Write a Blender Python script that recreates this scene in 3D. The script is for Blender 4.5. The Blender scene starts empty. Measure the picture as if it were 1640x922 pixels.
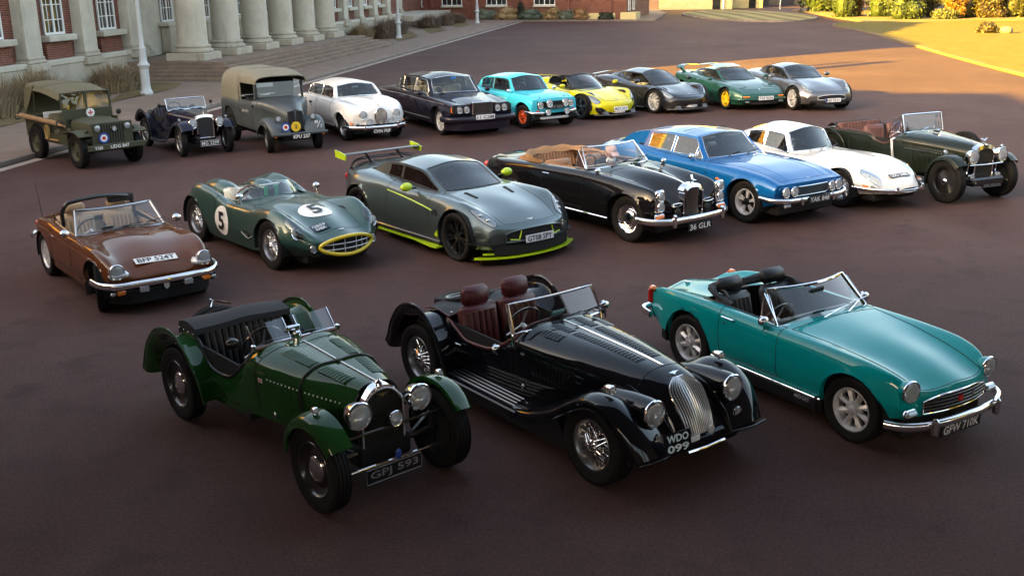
import bpy, math, random
import numpy as np
from mathutils import Vector, Matrix
from mathutils.bvhtree import BVHTree

random.seed(7); rng = np.random.default_rng(7)
SC = bpy.context.scene
COL = SC.collection
R = math.radians

# ------------------------------------------------------------ camera
PITCH, ROLL, CAMH = .287489, .0134726, 3.78388
cam = bpy.data.cameras.new('camera'); cam.sensor_width = 36; cam.lens = 36*1676.35/1640
cam.clip_start = .1; cam.clip_end = 3000
camo = bpy.data.objects.new('camera', cam); COL.objects.link(camo)
_F = Vector((0, math.cos(PITCH), -math.sin(PITCH))); _U = Vector((0, math.sin(PITCH), math.cos(PITCH))); _X = Vector((1, 0, 0))
_r = _X*math.cos(ROLL)-_U*math.sin(ROLL); _u = _X*math.sin(ROLL)+_U*math.cos(ROLL)
camo.matrix_world = Matrix(((_r.x, _u.x, -_F.x, 0), (_r.y, _u.y, -_F.y, 0), (_r.z, _u.z, -_F.z, CAMH), (0, 0, 0, 1)))
SC.camera = camo
# ------------------------------------------------------------ sky, sun, exposure
SUN_EL = R(15.0); SUN_AZ = math.atan2(-.80, -.585)      # compass direction the light comes from (x, y)
w = bpy.data.worlds.new('World'); SC.world = w; w.use_nodes = True
nt = w.node_tree; bg = nt.nodes['Background']
sky = nt.nodes.new('ShaderNodeTexSky'); sky.sky_type = 'NISHITA'; sky.sun_disc = False
sky.sun_elevation = SUN_EL; sky.sun_rotation = SUN_AZ
sky.air_density = 1.0; sky.dust_density = 5.0; sky.ozone_density = 0
tint = nt.nodes.new('ShaderNodeMix'); tint.data_type = 'RGBA'; tint.blend_type = 'MULTIPLY'; tint.inputs['Factor'].default_value = 1; tint.inputs['B'].default_value = (1, .93, .85, 1)   # golden-hour haze
nt.links.new(sky.outputs[0], tint.inputs['A']); nt.links.new(tint.outputs['Result'], bg.inputs[0]); bg.inputs[1].default_value = .05
sl = bpy.data.lights.new('sun', 'SUN'); sl.energy = 5.0; sl.angle = R(.53); sl.color = (1, .60, .02)
so = bpy.data.objects.new('sun', sl); COL.objects.link(so)
sd = Vector((math.sin(SUN_AZ)*math.cos(SUN_EL), math.cos(SUN_AZ)*math.cos(SUN_EL), math.sin(SUN_EL)))
so.rotation_euler = sd.to_track_quat('Z', 'Y').to_euler()
vs = SC.view_settings; vs.view_transform = 'Standard'; vs.look = 'None'; vs.gamma = 1; vs.use_curve_mapping = False
vs.exposure = 4.2

# ------------------------------------------------------------ materials
MT = {}
def mat(name, col=(.5, .5, .5), rough=.5, metal=0, coat=0, coat_r=.03, spec=.5, noise=None, bump=None, trans=0, sub=None):
    """plain procedural material; noise=(scale, amount) varies the colour, bump=(scale, strength)"""
    if name in MT: return MT[name]
    m = bpy.data.materials.new(name); m.use_nodes = True; t = m.node_tree; b = t.nodes['Principled BSDF']
    b.inputs['Base Color'].default_value = (*col, 1); b.inputs['Roughness'].default_value = rough
    b.inputs['Metallic'].default_value = metal; b.inputs['Coat Weight'].default_value = coat
    b.inputs['Coat Roughness'].default_value = coat_r; b.inputs['Specular IOR Level'].default_value = spec
    b.inputs['Transmission Weight'].default_value = trans
    tc = t.nodes.new('ShaderNodeTexCoord')
    if noise:
        n = t.nodes.new('ShaderNodeTexNoise'); n.inputs['Scale'].default_value = noise[0]; n.inputs['Detail'].default_value = 5
        t.links.new(tc.outputs['Object'], n.inputs['Vector'])
        mx = t.nodes.new('ShaderNodeMix'); mx.data_type = 'RGBA'
        k = noise[1]
        mx.inputs['A'].default_value = (*[c*(1-k) for c in col], 1); mx.inputs['B'].default_value = (*[min(1, c*(1+k)) for c in col], 1)
        t.links.new(n.outputs['Fac'], mx.inputs['Factor']); t.links.new(mx.outputs['Result'], b.inputs['Base Color'])
    if bump:
        n = t.nodes.new('ShaderNodeTexNoise'); n.inputs['Scale'].default_value = bump[0]; n.inputs['Detail'].default_value = 3
        t.links.new(tc.outputs['Object'], n.inputs['Vector'])
        bp = t.nodes.new('ShaderNodeBump'); bp.inputs['Strength'].default_value = bump[1]; bp.inputs['Distance'].default_value = .01
        t.links.new(n.outputs['Fac'], bp.inputs['Height']); t.links.new(bp.outputs[0], b.inputs['Normal'])
    MT[name] = m; return m

def paint(name, col, metal=0., rough=.42, coat=1.0):
    """car lacquer: coloured base, clear coat, faint dust that dulls the coat unevenly"""
    if name in MT: return MT[name]
    m = mat(name, col, rough, metal, coat*.9, .025, spec=.5 if metal > .3 else .02)
    m.node_tree.nodes['Principled BSDF'].inputs['Coat IOR'].default_value = 1.47
    t = m.node_tree; b = t.nodes['Principled BSDF']
    tc = t.nodes.new('ShaderNodeTexCoord'); n = t.nodes.new('ShaderNodeTexNoise')
    n.inputs['Scale'].default_value = 3.0; n.inputs['Detail'].default_value = 8; n.inputs['Roughness'].default_value = .7
    t.links.new(tc.outputs['Object'], n.inputs['Vector'])
    mr = t.nodes.new('ShaderNodeMapRange'); mr.inputs['From Min'].default_value = .35; mr.inputs['From Max'].default_value = .75
    mr.inputs['To Min'].default_value = .015; mr.inputs['To Max'].default_value = .09
    t.links.new(n.outputs['Fac'], mr.inputs['Value']); t.links.new(mr.outputs[0], b.inputs['Coat Roughness'])
    return m

def glass(name, tint=(.86, .9, .9), spec=1.0, rough=.0):
    if name in MT: return MT[name]
    m = bpy.data.materials.new(name); m.use_nodes = True; t = m.node_tree
    for n in list(t.nodes): t.nodes.remove(n)
    o = t.nodes.new('ShaderNodeOutputMaterial'); tr = t.nodes.new('ShaderNodeBsdfTransparent'); gl = t.nodes.new('ShaderNodeBsdfGlossy')
    mx = t.nodes.new('ShaderNodeMixShader'); lw = t.nodes.new('ShaderNodeFresnel'); lw.inputs[0].default_value = 1.55
    ml = t.nodes.new('ShaderNodeMath'); ml.operation = 'MULTIPLY_ADD'; ml.inputs[1].default_value = 1.35*spec; ml.inputs[2].default_value = .04
    ml.use_clamp = True
    tr.inputs[0].default_value = (*tint, 1); gl.inputs['Roughness'].default_value = rough
    t.links.new(lw.outputs[0], ml.inputs[0]); t.links.new(ml.outputs[0], mx.inputs[0]); t.links.new(tr.outputs[0], mx.inputs[1]); t.links.new(gl.outputs[0], mx.inputs[2])
    t.links.new(mx.outputs[0], o.inputs[0]); MT[name] = m; return m

CHROME = mat('chrome', (.82, .83, .85), .07, 1)
SATIN = mat('satin_alloy', (.60, .61, .63), .34, .45)
STEEL = mat('dull_steel', (.30, .30, .31), .35, 1)
RUBBER = mat('tyre_rubber', (.0085, .0083, .0085), .7, spec=.2, noise=(7, .45), bump=(60, .05))
TRIM = mat('black_trim', (.010, .010, .011), .45)
DARK = mat('dark_cavity', (.006, .006, .007), .9)
GLOSSB = mat('black_enamel', (.008, .008, .009), .3, coat=.6)
GLASS = glass('window_glass'); TINT = glass('tinted_window_glass', (.42, .46, .46)); PERSPEX = glass('clear_perspex', (.80, .86, .88), 1.3)
BLKLEATHER = mat('black_leather', (.014, .014, .016), .42, bump=(120, .15))
TANLEATHER = mat('tan_leather', (.30, .15, .07), .5, bump=(90, .2), noise=(6, .15))
MAROON = mat('maroon_leather', (.085, .012, .014), .40, bump=(90, .15))
BEIGE = mat('beige_trim', (.36, .24, .14), .7, bump=(60, .2))
CREAM = mat('cream_leather', (.55, .47, .33), .5)
CANVAS = mat('black_canvas', (.016, .016, .018), .75, bump=(140, .35))
REFL = mat('lamp_reflector', (.80, .82, .85), .16, 1)
LGLASS = glass('fluted_lamp_glass', (.90, .93, .95), 1.4, .08)
def _flute(m):      # pressed flutes scatter part of the light
    t = m.node_tree; o = [n for n in t.nodes if n.type == 'OUTPUT_MATERIAL'][0]; src = o.inputs[0].links[0].from_socket
    d = t.nodes.new('ShaderNodeBsdfDiffuse'); d.inputs[0].default_value = (.80, .84, .88, 1); x = t.nodes.new('ShaderNodeMixShader'); x.inputs[0].default_value = .30
    t.links.new(src, x.inputs[1]); t.links.new(d.outputs[0], x.inputs[2]); t.links.new(x.outputs[0], o.inputs[0])
_flute(LGLASS)
LENS = mat('lamp_lens', (.42, .45, .48), .22, .55, coat=1, bump=(70, .35))
AMBER = mat('amber_lens', (.75, .20, .02), .2, coat=1); REDL = mat('red_lens', (.5, .02, .015), .2, coat=1)
WHITE = mat('white_enamel', (.78, .78, .76), .35, coat=.4); BLACKP = mat('black_plate', (.008, .008, .009), .35)
SILVERP = mat('silver_lettering', (.72, .73, .75), .4); YELLOWP = mat('yellow_plate', (.75, .5, .03), .4)
WOOD = mat('varnished_wood', (.16, .06, .02), .35, coat=.5, noise=(14, .35))
PAPER = mat('pale_blue_paper', (.30, .58, .66), .8)
REDP = mat('red_enamel', (.50, .015, .02), .4); BLUEP = mat('blue_enamel', (.02, .06, .30), .4)

# ------------------------------------------------------------ geometry helpers
def spl(p, n, closed=False):
    """smooth curve of n points through p"""
    p = np.array(p, float)
    if closed: p = np.vstack([p[-2:], p, p[:3]])
    h = np.maximum(np.linalg.norm(np.diff(p, axis=0), axis=1), 1e-6); s = np.concatenate([[0], np.cumsum(h)])
    dd = np.diff(p, axis=0)/h[:, None]; m = np.empty_like(p); m[0] = dd[0]; m[-1] = dd[-1]
    for i in range(1, len(p)-1): m[i] = (dd[i]*h[i-1]+dd[i-1]*h[i])/(h[i]+h[i-1])
    a, b = (s[2], s[-3]) if closed else (s[0], s[-1])
    q = np.linspace(a, b, n, endpoint=not closed); k = np.clip(np.searchsorted(s, q, 'right')-1, 0, len(h)-1)
    t = ((q-s[k])/h[k])[:, None]; hh = h[k][:, None]
    return (2*t**3-3*t**2+1)*p[k]+(t**3-2*t**2+t)*hh*m[k]+(-2*t**3+3*t**2)*p[k+1]+(t**3-t**2)*hh*m[k+1]

def pchip(x, y, q):
    x = np.array(x, float); y = np.array(y, float)
    if len(x) == 1: return np.full(len(q), y[0])
    h = np.diff(x); d = np.diff(y)/h; m = np.zeros(len(x))
    if len(x) == 2: m[:] = d[0]
    else:
        for i in range(1, len(x)-1):
            if d[i-1]*d[i] > 0:
                w1 = 2*h[i]+h[i-1]; w2 = h[i]+2*h[i-1]; m[i] = (w1+w2)/(w1/d[i-1]+w2/d[i])
        m[0] = d[0]; m[-1] = d[-1]
    q = np.clip(q, x[0], x[-1]); k = np.clip(np.searchsorted(x, q, 'right')-1, 0, len(h)-1); t = (q-x[k])/h[k]
    return (2*t**3-3*t**2+1)*y[k]+(t**3-2*t**2+t)*h[k]*m[k]+(-2*t**3+3*t**2)*y[k+1]+(t**3-t**2)*h[k]*m[k+1]

class G:
    """collects faces for one mesh"""
    def __init__(s): s.v = []; s.f = []
    def add(s, v, f):
        o = len(s.v); s.v.extend([tuple(map(float, p)) for p in v]); s.f.extend([tuple(int(i)+o for i in q) for q in f]); return s
    def xf(s, M):
        s.v = [tuple(M @ Vector(p)) for p in s.v]; return s
    def move(s, x, y, z): return s.xf(Matrix.Translation((x, y, z)))
    def rot(s, a, ax): return s.xf(Matrix.Rotation(a, 4, ax))
    def join(s, o): return s.add(o.v, o.f)
    def box(s, c, sz, b=0.):
        x, y, z = c; X, Y, Z = sz[0]/2, sz[1]/2, sz[2]/2
        if b <= 0:
            v = [(x+i*X, y+j*Y, z+k*Z) for i in (-1, 1) for j in (-1, 1) for k in (-1, 1)]
            return s.add(v, [(0, 1, 3, 2), (4, 6, 7, 5), (0, 4, 5, 1), (2, 3, 7, 6), (0, 2, 6, 4), (1, 5, 7, 3)])
        b = min(b, X*.95, Y*.95, Z*.95); v = []; idx = {}
        for i in (-1, 1):
            for j in (-1, 1):
                for k in (-1, 1):
                    for a in range(3):
                        e = [X, Y, Z]
                        q = [(n-(b if n_i != a else 0)) for n_i, n in enumerate(e)]
                        idx[i, j, k, a] = len(v); v.append((x+i*q[0], y+j*q[1], z+k*q[2]))
        f = []
        def quad(l, n):
            a = [np.array(v[i]) for i in l]; nn = np.cross(a[1]-a[0], a[2]-a[0])
            f.append(tuple(l) if np.dot(nn, n) > 0 else tuple(reversed(l)))
        for sgn in (-1, 1):
            quad([idx[sgn, -1, -1, 0], idx[sgn, 1, -1, 0], idx[sgn, 1, 1, 0], idx[sgn, -1, 1, 0]], (sgn, 0, 0))
            quad([idx[-1, sgn, -1, 1], idx[1, sgn, -1, 1], idx[1, sgn, 1, 1], idx[-1, sgn, 1, 1]], (0, sgn, 0))
            quad([idx[-1, -1, sgn, 2], idx[1, -1, sgn, 2], idx[1, 1, sgn, 2], idx[-1, 1, sgn, 2]], (0, 0, sgn))
        for i in (-1, 1):
            for j in (-1, 1):
                quad([idx[i, j, -1, 0], idx[i, j, 1, 0], idx[i, j, 1, 1], idx[i, j, -1, 1]], (i, j, 0))
                quad([idx[i, -1, j, 0], idx[i, 1, j, 0], idx[i, 1, j, 2], idx[i, -1, j, 2]], (i, 0, j))
                quad([idx[-1, i, j, 1], idx[1, i, j, 1], idx[1, i, j, 2], idx[-1, i, j, 2]], (0, i, j))
                for k in (-1, 1): quad([idx[i, j, k, 0], idx[i, j, k, 1], idx[i, j, k, 2]], (i, j, k))
        return s.add(v, f)
    def tube(s, p, r, n=8, closed=False, caps=True):
        p = np.array(p, float); N = len(p); r = np.full(N, r) if np.isscalar(r) else np.array(r, float)
        t = np.empty_like(p)
        if closed: t = np.roll(p, -1, 0)-np.roll(p, 1, 0)
        else: t[1:-1] = p[2:]-p[:-2]; t[0] = p[1]-p[0]; t[-1] = p[-1]-p[-2]
        t /= np.maximum(np.linalg.norm(t, axis=1), 1e-9)[:, None]
        a = np.array([0, 0, 1.]) if abs(t[0][2]) < .9 else np.array([1., 0, 0])
        nrm = np.cross(t[0], a); nrm /= np.linalg.norm(nrm); V = []
        for i in range(N):
            nrm = nrm-t[i]*np.dot(nrm, t[i]); nrm /= max(np.linalg.norm(nrm), 1e-9); bn = np.cross(t[i], nrm)
            for k in range(n):
                an = 2*math.pi*k/n; V.append(p[i]+r[i]*(math.cos(an)*nrm+math.sin(an)*bn))
        f = []
        for i in range(N if closed else N-1):
            j = (i+1) % N
            for k in range(n):
                l = (k+1) % n; f.append((i*n+k, i*n+l, j*n+l, j*n+k))
        if caps and not closed: f.append(tuple(range(n))[::-1]); f.append(tuple((N-1)*n+k for k in range(n)))
        return s.add(V, f)
    def sweep(s, p, prof, up=(0, 0, 1), closed=False, caps=True, scale=None):
        """prof (a, b): a along tangent x up, b along up"""
        p = np.array(p, float); N = len(p); n = len(prof); up = np.array(up, float); V = []
        for i in range(N):
            t = (p[(i+1) % N]-p[i-1]) if closed else (p[min(i+1, N-1)]-p[max(i-1, 0)])
            t = t/max(np.linalg.norm(t), 1e-9); sd_ = np.cross(t, up); sd_ /= max(np.linalg.norm(sd_), 1e-9); u = np.cross(sd_, t)
            k = 1 if scale is None else scale[i]
            for a, b in prof: V.append(p[i]+sd_*a*k+u*b*k)
        f = []
        for i in range(N if closed else N-1):
            j = (i+1) % N
            for k in range(n):
                l = (k+1) % n; f.append((i*n+k, j*n+k, j*n+l, i*n+l))
        if caps and not closed: f.append(tuple(range(n))); f.append(tuple((N-1)*n+k for k in range(n))[::-1])
        return s.add(V, f)
    def lathe(s, prof, n=32, c=(0, 0, 0), axis='y', a0=0, a1=2*math.pi):
        """prof (r, h) turned about axis; h runs along -y for 'y', +z for 'z', +x for 'x'"""
        full = abs(a1-a0-2*math.pi) < 1e-6; m = n if full else n+1; V = []
        for r, h in prof:
            r = max(r, 1e-4)
            for k in range(m):
                a = a0+(a1-a0)*k/n; C, S = r*math.cos(a), r*math.sin(a)
                q = (C, -h, S) if axis == 'y' else (C, S, h) if axis == 'z' else (h, C, S)
                V.append((q[0]+c[0], q[1]+c[1], q[2]+c[2]))
        f = []
        for i in range(len(prof)-1):
            for k in range(n):
                l = (k+1) % m; q = (i*m+k, i*m+l, (i+1)*m+l, (i+1)*m+k)
                f.append(q if axis != 'y' else q)
        return s.add(V, f)
    def grid(s, A, flip=False):
        n, m = A.shape[:2]; f = []
        for i in range(n-1):
            for j in range(m-1):
                q = (i*m+j, (i+1)*m+j, (i+1)*m+j+1, i*m+j+1); f.append(q[::-1] if flip else q)
        return s.add(A.reshape(-1, 3), f)
    def prism(s, poly, d0, d1, ax='y'):
        """polygon extruded along an axis"""
        def P(a, b, d): return (a, d, b) if ax == 'y' else (d, a, b) if ax == 'x' else (a, b, d)
        n = len(poly); v = [P(a, b, d0) for a, b in poly]+[P(a, b, d1) for a, b in poly]
        f = [tuple(range(n)), tuple(range(n, 2*n))[::-1]]+[(i, n+i, n+(i+1) % n, (i+1) % n) for i in range(n)]
        return s.add(v, f)
    def ell(s, c, r, nu=16, nv=10):
        V = []; f = []
        for i in range(nv+1):
            a = math.pi*i/nv
            for k in range(nu):
                b = 2*math.pi*k/nu; q = max(math.sin(a), 1e-3)
                V.append((c[0]+r[0]*q*math.cos(b), c[1]+r[1]*q*math.sin(b), c[2]+r[2]*math.cos(a)))
        for i in range(nv):
            for k in range(nu): l = (k+1) % nu; f.append((i*nu+k, (i+1)*nu+k, (i+1)*nu+l, i*nu+l))
        return s.add(V, f)

def mesh(name, g, m, sharp=35, smooth=True):
    me = bpy.data.meshes.new(name); me.from_pydata(g.v, [], g.f); me.update()
    if m: me.materials.append(m)
    if smooth:
        me.polygons.foreach_set('use_smooth', [True]*len(me.polygons))
        if sharp < 180: me.set_sharp_from_angle(angle=R(sharp))
    return me
def link(name, data, parent=None, loc=None, rot=None):
    o = bpy.data.objects.new(name, data); COL.objects.link(o)
    if parent is not None: o.parent = parent
    if loc is not None: o.location = loc
    if rot is not None: o.rotation_euler = rot
    return o
def obj(name, g, m, parent=None, sharp=35, smooth=True): return link(name, mesh(name, g, m, sharp, smooth), parent)
def tag(o, label, cat, group=None):
    o['label'] = label; o['category'] = cat
    if group: o['group'] = group
    return o
def struct(name, g, m, **k):
    o = obj(name, g, m, **k); o['kind'] = 'structure'; return o
_tx = {}
def text(s, h, ext=.002, bold=0., width=None):
    """lettering in the XY plane, centred"""
    key = (s, bold)
    if key not in _tx:
        c = bpy.data.curves.new('t', 'FONT'); c.body = s; c.size = 1; c.offset = bold; c.resolution_u = 2
        o = bpy.data.objects.new('t', c); COL.objects.link(o)
        me = o.to_mesh(); V = np.array([tuple(v.co) for v in me.vertices]); F = [tuple(p.vertices) for p in me.polygons]
        o.to_mesh_clear(); bpy.data.objects.remove(o); bpy.data.curves.remove(c); _tx[key] = (V, F)
    V, F = _tx[key]; V = V.copy(); lo = V.min(0); hi = V.max(0); V -= (lo+hi)/2; k = h/(hi[1]-lo[1])
    V[:, 1] *= k; V[:, 0] *= (k if width is None else width/(hi[0]-lo[0])); V[:, 2] = ext
    g = G(); g.add(V, F); return g
FRONT = Matrix(((0, 0, 1, 0), (1, 0, 0, 0), (0, 1, 0, 0), (0, 0, 0, 1)))   # XY lettering -> faces +x
RSIDE = Matrix(((1, 0, 0, 0), (0, 0, -1, 0), (0, 1, 0, 0), (0, 0, 0, 1)))  # XY lettering -> faces -y

# ------------------------------------------------------------ body shells
def chain(edges):
    nb = {}
    for a, b in edges: nb.setdefault(a, []).append(b); nb.setdefault(b, []).append(a)
    left = set(frozenset(e) for e in edges); out = []
    while left:
        odd = [v for v in nb if sum(frozenset((v, u)) in left for u in nb[v]) == 1]
        a = odd[0] if odd else next(iter(next(iter(left)))); L = [a]
        while True:
            nx = [u for u in nb[L[-1]] if frozenset((L[-1], u)) in left]
            if not nx: break
            left.discard(frozenset((L[-1], nx[0]))); L.append(nx[0])
        out.append(L)
    return out

class Shell: pass
def shell(root, name, m, rails, res=.045, seg=7, bow=(0, 0), bowl=(.5, .5), capf=None, capr=None, crease=(), arches=(), parts=(), holes=(),
          xb=(), rb=(), lip=.05, archrail=2.6, zlow=.3, zlowr=None, bowp=2.2):
    """lofted skin: rails run along x from sill (first) to centre line (last), mirrored.
    parts: (name, material, test(x, r, y, z), (seam radius, seam material) or None)"""
    nr = len(rails); x0 = min(k[0] for k in rails[0]); x1 = max(k[0] for k in rails[0])
    xs = np.linspace(x0, x1, max(8, int((x1-x0)/res)))
    for b in xb: xs[np.argmin(abs(xs-b))] = b
    xs = np.unique(xs)
    P = np.stack([np.stack([pchip([k[0] for k in rl], [k[1] for k in rl], xs), pchip([k[0] for k in rl], [k[2] for k in rl], xs)], -1) for rl in rails], 1)
    h = np.maximum(np.linalg.norm(np.diff(P, axis=1), axis=2), 1e-5)[..., None]; d = np.diff(P, axis=1)/h
    mL = np.empty_like(P); mR = np.empty_like(P)
    for k in range(nr):
        if k == 0: mR[:, 0] = mL[:, 0] = d[:, 0]
        elif k == nr-1: mL[:, k] = mR[:, k] = np.array([-1., 0])
        elif k in crease: mL[:, k] = d[:, k-1]; mR[:, k] = d[:, k]
        else: mL[:, k] = mR[:, k] = (d[:, k]*h[:, k-1]+d[:, k-1]*h[:, k])/(h[:, k]+h[:, k-1])
    sg = [seg]*(nr-1) if np.isscalar(seg) else seg
    rp = []
    for k in range(nr-1):
        fr = np.linspace(0, 1, sg[k]+1)[:-1]
        for b in rb:
            if k < b < k+1: fr[1+np.argmin(abs(fr[1:]-(b-k)))] = b-k
        rp += list(k+np.sort(fr))
    rp.append(nr-1.); rp = np.array(rp)
    H = np.empty((len(xs), len(rp), 2))
    for j, r in enumerate(rp):
        k = min(int(r), nr-2); t = r-k
        H[:, j] = (2*t**3-3*t**2+1)*P[:, k]+(t**3-2*t**2+t)*h[:, k]*mR[:, k]+(-2*t**3+3*t**2)*P[:, k+1]+(t**3-t**2)*h[:, k]*mL[:, k+1]
    Y = np.concatenate([-H[:, :, 0], H[:, ::-1, 0][:, 1:]], 1); Z = np.concatenate([H[:, :, 1], H[:, ::-1, 1][:, 1:]], 1)
    RP = np.concatenate([rp, rp[::-1][1:]])
    X = np.repeat(xs[:, None], Y.shape[1], 1)
    def sm(t): t = np.clip(t, 0, 1); return t*t*(3-2*t)
    W = np.abs(Y).max(1)[:, None]
    X = X-bow[1]*(np.abs(Y)/W)**bowp*sm((xs[:, None]-(x1-bowl[1]))/bowl[1])+bow[0]*(np.abs(Y)/W)**bowp*sm((x0+bowl[0]-xs[:, None])/bowl[0])
    NX = list(xs)
    def cap(front):
        nonlocal X, Y, Z, NX
        lv = capf if front else capr; i = -1 if front else 0; zl = zlow if front or zlowr is None else zlowr
        bx, by, bz = X[i].copy(), Y[i].copy(), Z[i].copy(); rows = []
        for q, (dx, zf, yf) in enumerate(lv):
            nz = np.where(bz > zl, zl+(bz-zl)*zf, bz); rows.append((bx+dx, by*yf, nz))
        if front:
            for q, rw in enumerate(rows): X = np.vstack([X, rw[0]]); Y = np.vstack([Y, rw[1]]); Z = np.vstack([Z, rw[2]]); NX.append(x1+.01*(q+1))
        else:
            for q, rw in enumerate(rows): X = np.vstack([rw[0], X]); Y = np.vstack([rw[1], Y]); Z = np.vstack([rw[2], Z]); NX.insert(0, x0-.01*(q+1))
    if capf: cap(True)
    if capr: cap(False)
    NX = np.array(NX); n, T = X.shape; V = np.stack([X, Y, Z], -1).reshape(-1, 3)
    I, J = np.meshgrid(np.arange(n-1), np.arange(T-1), indexing='ij'); a = (I*T+J).ravel()
    F = np.stack([a, a+T, a+T+1, a+1], 1); fx = ((NX[:-1]+NX[1:])/2)[I.ravel()]; fr_ = ((RP[:-1]+RP[1:])/2)[J.ravel()]
    fc = V[F].mean(1); S = Shell(); S.bvh = BVHTree.FromPolygons([tuple(v) for v in V], [tuple(f) for f in F]); S.V = V
    alive = np.ones(len(F), bool)
    rpv = np.tile(RP, n); lipe = []
    for (ax, az, ar) in arches:
        dx = V[:, 0]-ax; dz = V[:, 2]-az; dd = np.hypot(dx, dz); ins = (dd < ar) & (rpv < archrail)
        allin = ins[F].all(1) & alive; alive &= ~allin
        mixed = ins[F].any(1) & alive; mv = np.unique(F[mixed]); mv = mv[ins[mv]]
        k = ar/np.maximum(dd[mv], 1e-4); V[mv, 0] = ax+dx[mv]*k; V[mv, 2] = az+dz[mv]*k
        ms = set(mv.tolist()); cnt = {}
        for f in F[mixed]:
            for q in range(4):
                e = (int(f[q]), int(f[(q+1) % 4]))
                if e[0] in ms and e[1] in ms: cnt.setdefault(frozenset(e), []).append(e)
        lipe += [e[0] for e in cnt.values() if len(e) == 1]
    owner = np.full(len(F), -1)
    for hf in holes: alive &= ~(hf(fx, fr_, fc[:, 1], fc[:, 2]))
    for q, pt in enumerate(parts):
        owner[(owner < 0) & alive & pt[2](fx, fr_, fc[:, 1], fc[:, 2])] = q
    def sub(sel, extra=None):
        g = G(); u, inv = np.unique(F[sel], return_inverse=True); g.add(V[u], inv.reshape(-1, 4))
        if extra:
            mp = {int(v): i for i, v in enumerate(u)}; nw = {}
            for a_, b_ in extra:
                if a_ not in mp or b_ not in mp: continue
                for v in (a_, b_):
                    if v not in nw:
                        p = V[v]; nw[v] = len(g.v); g.v.append((p[0], p[1]-np.sign(p[1])*lip, p[2]))
                g.f.append((mp[b_], mp[a_], nw[a_], nw[b_]))
        return g
    def border(sel):
        cnt = {}
        for f in F[sel]:
            for q in range(4):
                a_, b_ = int(f[q]), int(f[(q+1) % 4])
                if np.linalg.norm(V[a_]-V[b_]) < 1e-4: continue
                cnt[frozenset((a_, b_))] = cnt.get(frozenset((a_, b_)), 0)+1
        return [tuple(e) for e, c in cnt.items() if c == 1]
    S.obj = obj(name, sub(alive & (owner < 0), lipe), m, root, sharp=50)
    S.parts = {}; S.bord = {}
    for q, pt in enumerate(parts):
        sel = owner == q
        if not sel.any(): continue
        o = obj(pt[0], sub(sel), pt[1], root, sharp=50); S.parts.setdefault(pt[0], []).append(o)
        if pt[3]:
            g = G()
            for L in chain(border(sel)):
                p = V[L]; cl = L[0] == L[-1]
                if len(p) < 3: continue
                g.tube(p[:-1] if cl else p, pt[3][0], 6, closed=cl, caps=not cl)
            obj(pt[3][2] if len(pt[3]) > 2 else pt[0]+'_seam', g, pt[3][1], o)
    S.alive = alive; S.F = F; S.fx = fx; S.fr = fr_; S.fc = fc
    def edge(test):
        """border loops of the removed region that matches the test"""
        hs = test(fx, fr_, fc[:, 1], fc[:, 2]); return [V[L] for L in chain(border(hs))]
    S.edge = edge
    return S
def top(S, x, y, off=0.):
    l, nn, i, d = S.bvh.ray_cast(Vector((x, y, 5)), Vector((0, 0, -1)))
    if l is None: return Vector((x, y, .8)), Vector((0, 0, 1))
    if nn.z < 0: nn = -nn
    return l+nn*off, nn
def side(S, x, z, sg=-1, off=0.):
    l, nn, i, d = S.bvh.ray_cast(Vector((x, sg*5, z)), Vector((0, -sg, 0)))
    if l is None: return Vector((x, sg*.7, z)), Vector((0, sg, 0))
    if nn.y*sg < 0: nn = -nn
    return l+nn*off, nn
def frontp(S, y, z, off=0.):
    l, nn, i, d = S.bvh.ray_cast(Vector((6, y, z)), Vector((-1, 0, 0)))
    if l is None: return Vector((1.5, y, z)), Vector((1, 0, 0))
    if nn.x < 0: nn = -nn
    return l+nn*off, nn
def frame(l, n, xdir):
    n = n.normalized(); x = (Vector(xdir)-n*n.dot(Vector(xdir))).normalized(); y = n.cross(x)
    return Matrix(((x.x, y.x, n.x, l.x), (x.y, y.y, n.y, l.y), (x.z, y.z, n.z, l.z), (0, 0, 0, 1)))
def disc_on(S, parent, name, m, u, v, r, how='side', sg=-1, off=.004, ry=None):
    """flat mark laid on a skin"""
    g = G(); pts = []
    for a in range(4):
        for k in range(28):
            q = 2*math.pi*k/28; e = r*(a+.02)/3.02; du, dv = e*math.cos(q), (ry or r)/r*e*math.sin(q)
            pts.append(side(S, u+du, v+dv, sg, off)[0] if how == 'side' else top(S, u+du, v+dv, off)[0])
    f = [(a*28+k, a*28+(k+1) % 28, (a+1)*28+(k+1) % 28, (a+1)*28+k) for a in range(3) for k in range(28)]
    return obj(name, g.add(pts, f), m, parent)

# ------------------------------------------------------------ car components
def car(name, label, cat, hub, heading, wb, ht, group='cars on display in the courtyard', root=None):
    """Empty at the middle of the wheelbase on the ground; local x forward, y left; placed by its front right hub"""
    h = R(heading); fx = Vector((math.sin(h), math.cos(h), 0)); fy = Vector((-fx.y, fx.x, 0))
    p = Vector((*root, 0)) if root else Vector((hub[0], hub[1], 0))-fx*wb/2+fy*ht
    o = link(name, None, None, p, (0, 0, math.pi/2-h)); o.empty_display_size = .5
    return tag(o, label, cat, group)

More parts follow.
